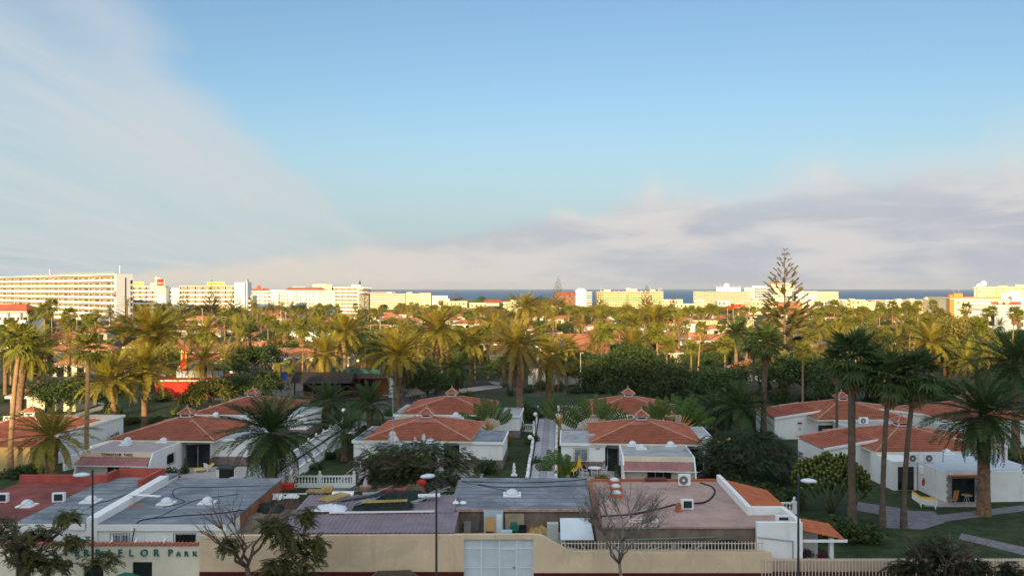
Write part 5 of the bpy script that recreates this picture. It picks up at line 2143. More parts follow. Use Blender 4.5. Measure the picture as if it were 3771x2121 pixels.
h15 = hotel('white hotel with dark balcony strips left of the yellow balconies', (XD(2930, D), D), (XD(3010, D), D), 15, ZD(1076, D), 8, 2.9, 6, HGREY, HWHITE, .9, .9, .75, 1.5)
box_part(h15, 'stair_tower', HWHITE, 0, 8, -1.5, 6, -8, ZD(1068, D))
hotel('apartment block with bright yellow balcony bands at the sea edge', (XD(3010.5, D), D - 3), (XD(3083, D), D - 3), 15, ZD(1077, D), 8, 2.9, 7, HCREAM, HYEL, 1.0, .9, .6, 1.5)
# right edge
D = 800.0
h16 = hotel('yellow stepped apartment hotel with satellite dishes at the right', (XD(3588, D), D), (XD(3830, D), D - 60), 18, ZD(1060, D), 7, 2.8, 16, HYEL, HCREAM, .8, .9, .5, 1.4, skip=3)
z_ = ZD(1060, D)
box_part(h16, 'sign_tower', HCREAM, 2.5, 9, -1.5, 4, -6, z_ + .4)
m = MB()
m.lathe([(.2, 0), (1.8, .4), (2.6, 1.1)], 14)
for a, b in ((4, 1.2), (7.5, 3.6)):
    ds = O('satellite_dish', m, HGREY if a > 5 else HWHITE, h16, (a, 2, z_ + b))
    ds.rotation_euler = (R(80), 0, R(20))
sign_text(h16, 'Beach', 6, -1.6, z_ - 5, 2.0, DARKWOOD)
for a, b, c in ((20, 26, 1.6), (34, 40, 2.6), (48, 56, 2.0)):
    box_part(h16, 'roof_house', HCREAM, a, b, 3, 9, z_ + .56, z_ + c)
D = 420.0
h17 = hotel('orange and cream building with white cornice and an orange roof box', (XD(3498, D), D), (XD(3800, D), D), 22, ZD(1101, D), 4, 3.4, 15, HCREAM, None, ww=.22, wh=1.3, name='apartment_building', cat='building')
z_ = ZD(1101, D)
box_part(h17, 'corner_pier', HORANGE, -.3, 2.0, -.5, 2, -1, z_ - .01)
box_part(h17, 'orange_band', HORANGE, -.35, 42, -.55, -.26, z_ + .1, z_ + .75)
box_part(h17, 'cornice', HWHITE, -.6, 42, -.8, -.56, z_ - .2, z_ + .05)
box_part(h17, 'roof_box', HORANGE, 4, 8.6, 4, 9, z_ + .56, z_ + 2.6)
box_part(h17, 'roof_box', HORANGE, 2.0, 3.6, 4, 6, z_ + .56, z_ + 1.9)
for a in (5, 7.6):
    m = MB()
    m.tube([(a, 6, z_ + 2.5), (a, 6, z_ + 5)], .05, 5)
    for q in range(4):
        m.bar((a - .6, 6, z_ + 4 + q * .25), (a + .6, 6, z_ + 4 + q * .25), .05)
    O('aerial', m, STEEL, h17)
D = 285.0
h18 = hotel('white shopping block with grey parapets and roof dishes at the right edge', (XD(3575, D), D), (XD(3830, D), D - 25), 24, ZD(1128, D), 3, 3.6, 8, HGREY, None, ww=.4, wh=1.5, skip=3, name='shopping_centre', cat='building')  # white walls given grey to stand for their shaded faces
z_ = ZD(1128, D)
box_part(h18, 'corner_tower', HGREY, -.3, 5.2, -1.2, 5, -1, z_ + .4)
box_part(h18, 'tower_cornice', HWHITE, -1.2, 6.0, -2.0, 6, z_ + .41, z_ + 1.1)
box_part(h18, 'upper_storey', HWHITE, 7, 14, 8, 16, z_ + .56, z_ + 4.2)
box_part(h18, 'upper_storey', HGREY, 9, 17, 10, 18, z_ + .56, z_ + 5.2)
box_part(h18, 'terrace', HRED, 6.1, 13, 1, 7.9, z_ + .56, z_ + 1.5)
m = MB()
m.lathe([(.1, 0), (.7, .15), (1.0, .4)], 12)
for a, c in ((9.2, 1.6), (11.2, 1.6), (15.5, 4.0)):
    ds = O('satellite_dish', m, HCREAM, h18, (a, .5, z_ + c))
    ds.rotation_euler = (R(75), 0, R(-15))
sign_text(h18, 'Shopping', 2.4, -1.28, z_ - 1.3, .75, HBROWN)
# left edge club house with red roof
D = 230.0
hl = hotel('white two storey club building with red tiled roof at the left edge', (XD(-60, D), D), (XD(105, D), D), 8, ZD(1152, D), 3, 3.0, 7, HWHITE, HWHITE, 1.2, .9, .6, 1.6, name='club_building', cat='building')
m = MB()
z_ = ZD(1152, D) + .5
m.add([(-1, -2, z_), (13, -2, z_), (13, 9, z_), (-1, 9, z_), (2, 3, z_ + 1.7), (10, 3, z_ + 1.7)], [(0, 1, 5, 4), (1, 2, 5), (2, 3, 4, 5), (3, 0, 4)])
O('roof', m, HRED, hl)

# ---------------------------------------------------------------- low houses before the sea
rt = random.Random(11)
LCR, LWH = M('low_cream', (.56, .49, .33), var=.08, scale=.1), M('low_white', (.60, .57, .50), var=.08, scale=.1)
cols = [LCR, LWH, LCR, HYEL, LCR, LWH, LCR, LWH, HRED]
names = ['cream', 'white', 'cream', 'yellow', 'cream', 'white', 'cream', 'white', 'brick red']
for i in range(64):
    if i < 26:
        px = 3070 + i * 17 + rt.uniform(-8, 8)
    elif i < 44:
        px = 1640 + (i - 26) * 24 + rt.uniform(-10, 10)
    else:
        px = 2440 + (i - 44) * 62 + rt.uniform(-20, 20)
    D = rt.uniform(560, 900)
    k = rt.randrange(9)
    if 26 <= i < 44:
        if i % 2:
            continue
        k = (0, 2, 3)[i % 3]
    top = ZD(rt.uniform(1104, 1122), D)
    w = rt.uniform(9, 22)
    t = E('flat_roofed_house', names[k] + ' flat roofed house among the low houses before the sea', 'house', (XD(px, D), D, 0), rt.uniform(-.3, .3), 'low houses before the sea, ' + names[k])
    box_part(t, 'wall', cols[k], 0, w, 0, 9, gz(D) - 1, top)
    box_part(t, 'parapet', HWHITE, -.2, w + .2, -.2, 9.2, top, top + .35)
    if rt.random() < .6:
        a = rt.uniform(0, w - 4)
        box_part(t, 'roof_house', cols[rt.randrange(3)], a, a + 3.5, 2, 6, top + .35, top + 2.4)
    for f in range(2):
        for b in range(int(w / 3.2)):
            O('window', wmesh(1.3, 1.3), None, t, (1.6 + b * 3.2, 0, top - 2.2 - 3 * f))
# three-storey villas with red roofs in the middle distance
for i, (px, py, D, n) in enumerate(((1790, 1119, 560, 3), (1835, 1121, 575, 3), (2060, 1128, 700, 2))):
    t = hotel(('white villa block with red tiled roof left of the tall pale chimney', 'white villa block with red tiled roof right of the first one', 'white villa block with red roof under the brown apartment block')[i],
              (XD(px, D), D), (XD(px + 48, D), D), 9, ZD(py, D), n, 3.0, 5, LWH, LWH, 1, .9, .5, 1.5, name='villa_block', cat='building')
    m = MB()
    z_ = ZD(py, D) + .5
    m.prismx([(-2, z_), (10, z_), (4, z_ + 1.8)], -1, (48 / F) * D + 1)
    O('roof', m, HRED, t)

# ---------------------------------------------------------------- sunlit bungalow rows in the middle distance
def hip_meshes(w, dp, h, rise, seed):
    m = MB()
    m.box(.4, w - .4, .5, dp - .5, -.3, h)
    wl = m.mesh('wall', M('town_wall', (.62, .56, .46), var=.1, scale=.4))
    a = [(0, 0, h), (w, 0, h), (w, dp, h), (0, dp, h)]
    r0, r1_ = (dp * .5, dp / 2, h + rise), (w - dp * .5, dp / 2, h + rise)
    rf = tile_mesh([(a[0], a[1], r0, r1_), (a[1], a[2], r1_, r1_), (a[2], a[3], r1_, r0), (a[3], a[0], r0, r0)], TILEFAR, step=.8, row=.6, h=.08)
    m = MB()
    m.box(-.05, w + .05, -.08, .02, h - .28, h + .03)
    m.box(-.05, .05, .02, dp, h - .28, h + .03)
    m.box(w - .05, w + .05, .02, dp, h - .28, h + .03)
    fa = m.mesh('fascia', WHITE2)
    m = MB()
    m.box(-.7, .7, 0, .12, 0, 1.85)
    dr = m.mesh('door', DARKGLASS)
    return wl, rf, fa, dr, w


MIDB = [hip_meshes(10, 7, 2.2, 1.6, 0), hip_meshes(17, 7.5, 2.2, 1.7, 1), hip_meshes(27, 7.5, 2.2, 1.75, 2)]


def mid_house(k, x, y, rz, label, group, z0=0.0):
    wl, rf, fa, dr, w = MIDB[k]
    t = E('bungalow', label, 'house', (x, y, z0), rz, group)
    O('wall', wl, None, t)
    O('roof', rf, None, t)
    O('fascia', fa, None, t)
    n = int(w / 4)
    for i in range(n):
        O('door', dr, None, t, (2 + i * 4, .42, 0))
    return t


FOOT = []


def zone(px, D):
    """Which landmark a thing of the town stands below."""
    z = next(n for a, n in ((480, 'the long white hotel'), (930, 'the hotels with yellow roof signs'), (1360, 'the hotels with red roof edges'), (1640, 'the cream and yellow hotels'), (2040, 'the gap onto the sea'),
                            (2190, 'the brown apartment block'), (2500, 'the pale yellow hotel'), (2760, 'the sage green hotel'), (3090, 'the big Norfolk pine'), (3480, 'the low houses by the sea'), (9999, 'the orange building')) if px < a)
    return ('near dark gardens below ' if D < 230 else ('mid town below ' if D < 340 else 'far town below ')) + z
G1 = 'long low rows of tiled holiday flats'
for px, py, k, D, lab in ((800, 1300, 2, 186, 'front long red tiled row behind the bamboo fence and play park'), (1010, 1300, 1, 186, 'red tiled row sunlit at its right end beyond the play park'),
                          (795, 1272, 1, 210, 'second long red tiled row with a chimney behind the front row'), (930, 1268, 1, 212, 'long red tiled row right of the chimney'),
                          (600, 1272, 1, 200, 'red tiled row seen between the left date palms'), (150, 1268, 1, 200, 'red tiled row left of the lit fan palm'),
                          (180, 1310, 1, 165, 'shaded red tiled row behind the lit fan palm'), (640, 1315, 1, 172, 'red tiled row behind the red pylon'),
                          (1985, 1225, 1, 245, 'long tiled row behind the central date palm'), (2130, 1215, 1, 266, 'tiled row with a sunlit ridge behind the dark trees'),
                          (2080, 1235, 1, 232, 'tiled row with sunlit slope under the fan palms'), (2230, 1230, 1, 250, 'sunlit tiled row at the right of the dark hedge'),
                          (2078, 1302, 0, 178, 'shaded tiled row behind the white lettered wall'), (2420, 1230, 1, 255, 'tiled row beneath the white round house'),
                          (2700, 1335, 0, 157, 'tiled hip roof between the tall fan palm trunks'), (2116, 1270, 0, 205, 'small sunlit hip roof with palm shadows behind the lettered wall'),
                          (20, 1440, 0, 118, 'shaded tiled house at the left edge behind the palms'), (1400, 1262, 0, 215, 'tiled roof left of the tall lit date palm')):
    x = XD(px, D)
    mid_house(k, x, D, R(rnd.uniform(-5, 5)), lab, None)
    FOOT.append((x, x + MIDB[k][4], D - 1, D + 8))
rt = random.Random(5)
GB = 'sunlit tiled bungalows of the town'
n = 0
for tries in range(2500):
    if n >= 110:
        break
    D = rt.uniform(185, 520)
    px = rt.uniform(-60, 3300)
    k = rt.choice((0, 0, 1))
    x = XD(px, D)
    f = (x - 3, x + MIDB[k][4] + 3, D - 4, D + 11)
    if any(f[0] < g[1] and f[1] > g[0] and f[2] < g[3] and f[3] > g[2] for g in FOOT):
        continue
    if px < 500 and D > 380:
        continue
    FOOT.append(f)
    lb = ('small', 'wide')[k] + ' tiled bungalow ' + zone(px, D)
    mid_house(k, x, D, R(rt.uniform(-25, 25)), lb, lb, gz(D))
    n += 1
# white flat blocks in the middle distance
for i, (px, py, D, w, h, lab) in enumerate(((2465, 1290, 290, 9, 5.2, 'white round cornered house with red roof left of the fan palms'), (2330, 1215, 270, 12, 4.5, 'cream house wall behind the date palm crowns'),
                                      (2165, 1270, 290, 9, 4.2, 'white house with red roof behind the small lit date palm'), (1430, 1225, 300, 9, 4, 'white cube house right of two lamp posts'),
                                      (1345, 1240, 250, 12, 4, 'white stepped wall house left of two lamp posts'), (2540, 1235, 340, 26, 4.2, 'yellow and white flat roofed row between the fan palms'),
                                      (990, 1240, 262, 20, 3.6, 'white flat roofed row behind the tiled hip roof'), (3010, 1240, 210, 12, 3.4, 'white flat roofed kiosk by the parked cars'),
                                      (700, 1220, 330, 14, 3.4, 'white flat roofed building behind the date palms'))):
    t = E('white_house', lab, 'house', (XD(px, D), D, 0))
    box_part(t, 'wall', HYEL if i == 5 else WHITE, 0, w, 0, 7, -.3, h)
    box_part(t, 'roof', HRED if i in (0, 2) else LGREY, -.2, w + .2, -.2, 7.2, h, h + (.5 if i in (0, 2) else .2))
    for b in range(max(1, int(w / 4))):
        O('window', wmesh(1.1, 1.2), None, t, (2 + b * 4, 0, 1.2))
    FOOT.append((XD(px, D), XD(px, D) + w, D, D + 7))
# ================================================================ planting
def pt(px, D):
    return XD(px, D), D


# near date palms, every frond a part of its own
x, y = pt(190, 72)
date_palm('low thick date palm with a sunlit top beside the ochre bungalow', x, y, 4.5, 1.18, 1, n=52, r=.5, low=-.7)
x, y = pt(1000, 70)
date_palm('large dark date palm in front of the path and lettered bungalow', x, y, 5.2, 1.43, 2, n=84, deep=True, r=.46, low=-1.05, ndead=6)
x, y = pt(1275, 85)
date_palm('low dark date palm on the lawn beside the white balustrade path', x, y, 2.6, 1.03, 3, n=46, deep=True, r=.46)
x, y = pt(1362, 101)
date_palm('dark date palm with orange trunk left of the bungalow with dishes', x, y, 3.3, 1.18, 4, n=48, deep=True, r=.4)
x, y = pt(1205, 106)
date_palm('bushy dark date palm between the half hidden bungalow and the wooden bar', x, y, 2.8, 1.12, 5, n=44, deep=True, r=.35)
x, y = pt(1915, 105)
date_palm('tall date palm with a skirt of hanging brown fronds beside the mauve ramp', x, y, 10.2, 1.5, 6, n=60, r=.42, ndead=34, low=-.7, lean=(-.3, 0))
x, y = pt(2024, 111)
date_palm('thick trunked date palm at the far end of the mauve ramp', x, y, 8.2, 1.34, 7, n=50, r=.52, ndead=26)
x, y = pt(1464, 123)
date_palm('wide date palm with drooping brown fronds before the wooden bar', x, y, 7.6, 1.68, 8, n=64, r=.42, ndead=12, low=-.6)
x, y = pt(1610, 137)
date_palm('tall golden date palm with orange flower stalks', x, y, 10.4, 1.57, 9, n=70, r=.35, ndead=14)
x, y = pt(425, 101)
date_palm('golden date palm with a slanting scaly trunk on the left lawn', x, y, 6.2, 1.57, 10, n=56, r=.36, lean=(-.8, 0), low=-.45)
x, y = pt(532, 105)
date_palm('straight date palm standing behind the slanting one', x, y, 7.0, 1.51, 11, n=56, r=.36)
x, y = pt(535, 118)
date_palm('big shaggy date palm rising above its neighbours left of the red pylon', x, y, 10.7, 1.96, 12, n=74, r=.4, ndead=24, lean=(.6, 0))
x, y = pt(70, 111)
date_palm('shaded trunk date palm behind the leaning fan palm', x, y, 9.0, 1.62, 13, n=56, r=.45, lean=(1.2, 0))
x, y = pt(1185, 137)
date_palm('date palm half in shade before the green fence', x, y, 6.5, 1.57, 14, n=56, r=.34, lean=(.4, 0))
x, y = pt(3622, 64.5)
date_palm('big dark date palm with ringed trunk on the right lawn', x, y, 7.5, 1.36, 15, n=84, deep=True, r=.44, ndead=6, low=-1.0)
x, y = pt(1682, 138)
date_palm('bluish drooping date palm under the tall golden one', x, y, 4.2, 1.40, 16, n=56, deep=True, r=.34, low=-1.1)
x, y = pt(1737, 150)
date_palm('dark trunked date palm right of the golden one', x, y, 7.4, 1.34, 17, n=52, r=.42, ndead=8)
x, y = pt(748, 138)
date_palm('date palm beside the red pylon with lit right hand fronds', x, y, 5.2, 1.40, 18, n=50, r=.36)
x, y = pt(2722, 96)
date_palm('dark date palm in the shade right of the traveller palm', x, y, 3.6, 1.34, 19, n=50, deep=True, r=.35)
x, y = pt(2640, 101)
date_palm('low dark date palm by the shady hedge and short balustrade', x, y, 2.2, 1.29, 20, n=46, deep=True, r=.33)
x, y = pt(3740, 88)
date_palm('dark date palm cut by the right edge behind the big one', x, y, 9.4, 1.68, 21, n=56, deep=True, r=.4)
x, y = pt(3430, 150)
date_palm('bushy date palm with orange fruit stalks right of the dark fan palms', x, y, 7.6, 1.62, 22, n=56, r=.4, ndead=10)
x, y = pt(2330, 150)
date_palm('golden date palm before the white round cornered house', x, y, 7.0, 1.46, 23, n=56, r=.35, ndead=8)
x, y = pt(2410, 190)
date_palm('tall swept date palm behind the golden one', x, y, 10.0, 1.68, 24, n=56, r=.35, ndead=6)
x, y = pt(2085, 150)
date_palm('small neat date palm with slim trunk before the tiled row', x, y, 7.0, 1.06, 25, n=40, r=.26, low=-.5)
x, y = pt(2710, 160)
date_palm('windswept date palm left of the big Norfolk pine', x, y, 8.8, 1.51, 26, n=52, deep=True, r=.35)
x, y = pt(1930, 230)
date_palm('tall golden date palm standing above the belt right of the sea gap', x, y, 12.0, 1.90, 27, n=60, r=.35, ndead=14)
x, y = pt(1270, 160)
date_palm('full golden date palm behind the half shaded one', x, y, 9.0, 1.62, 28, n=60, r=.35, ndead=10)
x, y = pt(760, 175)
date_palm('date palm with bent crown above the red pylon', x, y, 8.2, 1.46, 29, n=48, r=.33)

# near fan palms
fan_palm('leaning sunlit fan palm at the left edge', *pt(38, 78), 12.4, 1.07, 31, n=28, skirt=0, lean=(.95, 0), r=.26)
fan_palm('straight sunlit fan palm left of the slanting date palm', *pt(318, 79), 11.6, 0.96, 32, n=26, skirt=0, lean=(.25, 0), r=.24)
fan_palm('thick ringed fan palm trunk with dark crown before the right bungalows', *pt(3137, 62), 12.1, 1.18, 33, n=34, skirt=1, r=.32, tmat=GTRUNK)
fan_palm('dark fan palm with a thin trunk left of the stone doorway', *pt(3250, 61), 10.9, 1.07, 34, n=30, skirt=1, lean=(.5, 0), r=.21, tmat=GTRUNK)
fan_palm('dark fan palm leaning right over the stone doorway', *pt(3328, 61), 11.0, 1.11, 35, n=30, skirt=1, lean=(.9, 0), r=.21, tmat=GTRUNK)
fan_palm('slim dark fan palm beside the cupola of the sunlit edged roof', *pt(3082, 86), 9.8, 1.00, 36, n=28, skirt=1, r=.17, tmat=GTRUNK)
fan_palm('rough thick fan palm trunk left of the right hand bungalows', *pt(2812, 97), 11.0, 1.18, 37, n=34, skirt=1, r=.36, lean=(.3, 0), tmat=GTRUNK)
fan_palm('thin fan palm trunk beside the rough thick one', *pt(2776, 104), 10.6, 0.96, 38, n=28, skirt=1, r=.17, tmat=GTRUNK)
fan_palm('sunlit fan palm with vine on its trunk right of the Norfolk pine', *pt(2956, 116), 8.6, 0.85, 39, n=32, skirt=0, r=.16)
fan_palm('small fan palm in shade behind the dark trees', *pt(2545, 128), 8.2, 0.81, 40, n=30, skirt=0, r=.17)
fan_palm('dark crowned fan palm over the shady trees', *pt(2455, 122), 9.0, 0.81, 41, n=30, skirt=0, r=.18)
fan_palm('pale green fan palm beside the golden date palm', *pt(2420, 142), 9.4, 0.89, 42, n=34, skirt=0, r=.2)
fan_palm('fan palm crown right of the windswept date palm', *pt(2670, 128), 8.6, 0.89, 43, n=32, skirt=0, r=.17)
fan_palm('straight slim fan palm by the bar terrace', *pt(1062, 130), 5.2, 0.70, 44, n=28, skirt=0, r=.16)

# the row of tall fan palms before the yellow and sage hotels
G = 'row of tall fan palms before the seaside hotels'
for i, px in enumerate((2093, 2121, 2144, 2177, 2214, 2242, 2277, 2289, 2321, 2345, 2368, 2395, 2419, 2440, 2461, 2490, 2522, 2548, 2573, 2589, 2611, 2630, 2652, 2680, 2706, 2735, 2770)):
    D = rnd.uniform(270, 345)
    far_palm('fan', None, None, *pt(px, D), ZD(rnd.uniform(1140, 1158), D), rnd.uniform(1.35, 1.75), i)
G = 'sunlit fan palms around the right hand car park'
for i, (px, py) in enumerate(((3128, 1160), (3150, 1190), (3175, 1150), (3222, 1165), (3235, 1140), (3285, 1130), (3300, 1150), (3342, 1135), (3365, 1150), (3381, 1132), (3440, 1125), (3468, 1160), (3490, 1175), (3553, 1140), (3640, 1155),
                              (3660, 1150), (3728, 1155), (3755, 1165), (3010, 1135), (3020, 1165), (3070, 1130), (2990, 1175), (3100, 1200), (3060, 1215), (3205, 1215), (3250, 1235), (3590, 1195), (3520, 1290), (3570, 1260), (3120, 1260))):
    D = rnd.uniform(165, 235) if py > 1180 else rnd.uniform(210, 270)
    far_palm('fan', None, None, *pt(px, D), max(3.5, ZD(py, D)), rnd.uniform(1.35, 1.75), 100 + i)
G = 'fan palms among the left hand bungalows'
for i, (px, py, D) in enumerate(((165, 1150, 190), (195, 1130, 220), (250, 1165, 215), (255, 1200, 190), (120, 1165, 230), (40, 1215, 150), (710, 1160, 320), (665, 1190, 270), (828, 1170, 250), (1020, 1200, 215), (1105, 1205, 195),
                                 (1055, 1215, 200), (905, 1215, 210), (1440, 1200, 230), (620, 1130, 420), (600, 1132, 430), (582, 1132, 425), (940, 1130, 430), (1180, 1130, 430), (1240, 1135, 420), (1310, 1130, 420),
                                 (1470, 1130, 480), (1490, 1128, 480), (1513, 1125, 470), (1530, 1128, 460), (1555, 1135, 440), (1575, 1132, 470), (1600, 1140, 430), (1640, 1138, 440))):
    far_palm('fan', None, None, *pt(px, D), max(4, ZD(py, D)), rnd.uniform(1.3, 1.8), 200 + i, gz(D))
G = 'date palms of the sunlit belt'
for i, (px, py, D) in enumerate(((900, 1150, 330), (960, 1175, 280), (1000, 1190, 260), (880, 1200, 230), (870, 1190, 300), (930, 1130, 400), (1000, 1135, 400), (1040, 1130, 410), (1080, 1135, 390), (1120, 1135, 400), (1150, 1145, 350),
                                 (1080, 1180, 280), (1180, 1200, 230), (1240, 1210, 200), (1500, 1170, 300), (1760, 1180, 260), (1810, 1210, 220), (1830, 1195, 260), (2010, 1150, 300), (2040, 1175, 240), (1480, 1235, 190), (1560, 1160, 330),
                                 (2500, 1190, 240), (2850, 1230, 200), (2900, 1280, 180), (3090, 1270, 165), (3200, 1255, 180), (3310, 1270, 165), (3480, 1300, 150), (3560, 1330, 130), (3650, 1300, 140), (3700, 1340, 125),
                                 (20, 1290, 130), (130, 1260, 170), (470, 1120, 330), (410, 1150, 300), (350, 1160, 290), (640, 1280, 190), (700, 1240, 200), (880, 1260, 165), (1340, 1290, 160), (1560, 1290, 170),
                                 (1650, 1300, 160), (1800, 1290, 170), (1980, 1230, 200), (2130, 1200, 260), (3015, 1225, 190), (2950, 1200, 230))):
    far_palm(rnd.choice(('date', 'date', 'deep')), None, None, *pt(px, D), max(3, ZD(py, D)), rnd.uniform(1.15, 1.6), 300 + i, gz(D))
# scattered palms and trees filling the town between the listed ones
rt = random.Random(21)


def free(x, y, mrg=1.0):
    return not any(f[0] - mrg < x < f[1] + mrg and f[2] - mrg < y < f[3] + mrg for f in FOOT)


cnt = {'fan': 0, 'date': 0, 'tree': 0}
for i in range(3600):
    u = rt.random()
    D = 150 + 420 * u ** 1.15
    px = rt.uniform(-80, 3850)
    x = XD(px, D)
    if not free(x, D, .5) or D > 400 and px < 700:
        continue
    k = rt.random()
    top = rt.uniform(1112, 1160) if px > 1950 else rt.uniform(1122, 1170)
    if k < .26 and cnt['fan'] < 140:
        h = min(12.0, max(3.5, ZD(top + 12, D) - gz(D) - 2.2)) * rt.uniform(.7, 1)
        far_palm('fan', None, None, x, D, h, rt.uniform(1.2, 1.8), i, gz(D))
        cnt['fan'] += 1
    elif k < .5 and cnt['date'] < 150:
        h = min(rt.uniform(3, 8), max(2.5, ZD(top + 20, D) - gz(D) - 2.5))
        far_palm('date' if rt.random() < .75 else 'deep', None, None, x, D, h, rt.uniform(1.1, 1.6), i, gz(D))
        cnt['date'] += 1
    elif cnt['tree'] < 290:
        tn = rt.choice((0, 0, 1, 1, 2))
        lb = ('dark green', 'olive brown', 'bright green')[tn] + ' rounded tree ' + zone(px, D)
        broad_tree('garden_tree', lb, x, D, min(rt.uniform(.7, 1.5), 1.0 + (560 - D) / 300), i, tn, lb, rt.uniform(.6, 1.2), gz(D))
        cnt['tree'] += 1
# a tree belt at the foot of the far hotels
for i in range(120):
    D = rt.uniform(430, 780)
    px = rt.uniform(480, 3200)
    x = XD(px, D)
    sc = rt.uniform(1.2, 2.2)
    tn = rt.choice((0, 1, 1, 1, 2))
    lb = ('dark green', 'olive brown', 'bright green')[tn] + ' belt tree ' + zone(px, D)
    broad_tree('belt_tree', lb, x, D, sc, i, tn, lb, max(.5, (ZD(rt.uniform(1118, 1150) if px < 1650 else rt.uniform(1122, 1140), D) - gz(D)) / 5.2), gz(D) - .3)

for i in range(16):
    D = rt.uniform(600, 760)
    px = 1640 + i * 26 + rt.uniform(-8, 8)
    tn = (1, 2, 0)[i % 3]
    lb = ('dark green', 'olive brown', 'bright green')[tn] + ' treetop before the sea ' + zone(px, D)
    broad_tree('belt_tree', lb, XD(px, D), D, rt.uniform(1.8, 2.6), 40 + i, tn, lb, (ZD(rt.uniform(1092, 1106), D) - gz(D)) / 5.2, gz(D) - .3)

# Norfolk pines
def pine(label, px, D, top, r, wh, seed, dens=1.0, r0=.3):
    h = ZD(top, D) - gz(D)
    tr, br, fo = norfolk(seed, h, r, wh, 6, r0, dens)
    t = E('norfolk_pine', label, 'tree', (XD(px, D), D, gz(D)))
    O('trunk', tr, None, t)
    O('branches', br, None, t)
    S(O('foliage', fo, None, t), 'stuff')


pine('tall open Norfolk pine towering over the right hand palms', 2890, 170, 920, 9.0, 18, 400, 2.0, .40)
pine('slim Norfolk pine at the corner of the brown apartment block', 2055, 420, 1022, 5.5, 22, 401, 1.2)
pine('Norfolk pine before the left end of the hotel with two Riu signs', 676, 430, 1060, 7, 15, 402, 1.3)
pine('tallest Norfolk pine covering the lettering of the yellow roof sign', 780, 430, 1034, 7, 17, 403, 1.3)
pine('Norfolk pine before the blank tower', 860, 430, 1064, 7, 15, 404, 1.3)
pine('slender Norfolk pine at the end of the hotel with overhanging slab', 1342, 330, 1066, 5, 15, 405, 1.0)
pine('flat topped twin Norfolk pine in the sea gap', 1682, 700, 1078, 9, 10, 406, 1.2)
pine('small Norfolk pine before the far yellow row', 1818, 600, 1082, 5, 12, 407, 1.0)
pine('Norfolk pine covering the right windows of the pale yellow hotel', 2382, 640, 1052, 8, 18, 408, 1.4)
pine('Norfolk pine covering the left end of the pale yellow hotel', 2210, 640, 1072, 8, 14, 409, 1.4)
pine('grey Norfolk pine in the gap right of the pale yellow hotel', 2480, 760, 1082, 6, 12, 410, 1.2)
pine('young Norfolk pine with bare spokes among the right hand fan palms', 3230, 200, 1140, 4.5, 7, 411, .6)
pine('thin Norfolk pine before the middle of the pale yellow hotel', 2311, 640, 1082, 4, 14, 412, 1.0)

# shaded broadleaf trees behind the bungalows
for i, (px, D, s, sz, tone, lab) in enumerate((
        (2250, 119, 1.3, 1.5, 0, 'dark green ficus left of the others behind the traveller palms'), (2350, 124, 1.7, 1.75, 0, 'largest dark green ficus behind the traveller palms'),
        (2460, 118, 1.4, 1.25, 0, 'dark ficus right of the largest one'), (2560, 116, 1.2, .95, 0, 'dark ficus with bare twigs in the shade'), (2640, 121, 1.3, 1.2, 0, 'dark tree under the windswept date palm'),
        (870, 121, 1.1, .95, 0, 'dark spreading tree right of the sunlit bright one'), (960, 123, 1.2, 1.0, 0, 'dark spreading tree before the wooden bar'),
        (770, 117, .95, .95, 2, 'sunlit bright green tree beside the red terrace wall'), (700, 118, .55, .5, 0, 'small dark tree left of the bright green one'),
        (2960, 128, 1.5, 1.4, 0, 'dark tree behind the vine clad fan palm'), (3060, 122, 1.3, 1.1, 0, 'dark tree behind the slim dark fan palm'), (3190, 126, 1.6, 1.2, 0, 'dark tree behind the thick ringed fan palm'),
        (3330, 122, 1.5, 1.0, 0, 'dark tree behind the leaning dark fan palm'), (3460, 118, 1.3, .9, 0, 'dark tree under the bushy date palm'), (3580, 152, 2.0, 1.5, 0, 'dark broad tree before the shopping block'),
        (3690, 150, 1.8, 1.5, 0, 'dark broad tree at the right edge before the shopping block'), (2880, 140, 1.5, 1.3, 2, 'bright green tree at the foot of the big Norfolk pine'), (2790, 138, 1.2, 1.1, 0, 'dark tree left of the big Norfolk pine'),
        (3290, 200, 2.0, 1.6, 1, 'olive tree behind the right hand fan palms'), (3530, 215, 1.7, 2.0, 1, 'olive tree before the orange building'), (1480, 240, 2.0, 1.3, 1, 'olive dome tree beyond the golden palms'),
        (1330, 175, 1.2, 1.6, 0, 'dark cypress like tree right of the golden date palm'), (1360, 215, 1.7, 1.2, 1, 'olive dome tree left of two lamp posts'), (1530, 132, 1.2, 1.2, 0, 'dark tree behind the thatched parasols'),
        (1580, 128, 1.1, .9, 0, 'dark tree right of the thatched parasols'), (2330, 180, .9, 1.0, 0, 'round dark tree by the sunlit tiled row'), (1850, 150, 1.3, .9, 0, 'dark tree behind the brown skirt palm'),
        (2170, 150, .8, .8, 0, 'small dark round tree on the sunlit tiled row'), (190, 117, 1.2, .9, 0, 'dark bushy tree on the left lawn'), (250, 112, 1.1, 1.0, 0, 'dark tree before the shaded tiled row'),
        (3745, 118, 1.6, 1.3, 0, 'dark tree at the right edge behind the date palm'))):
    broad_tree('shade_tree', lab, *pt(px, D), s, 500 + i, tone, None, sz)

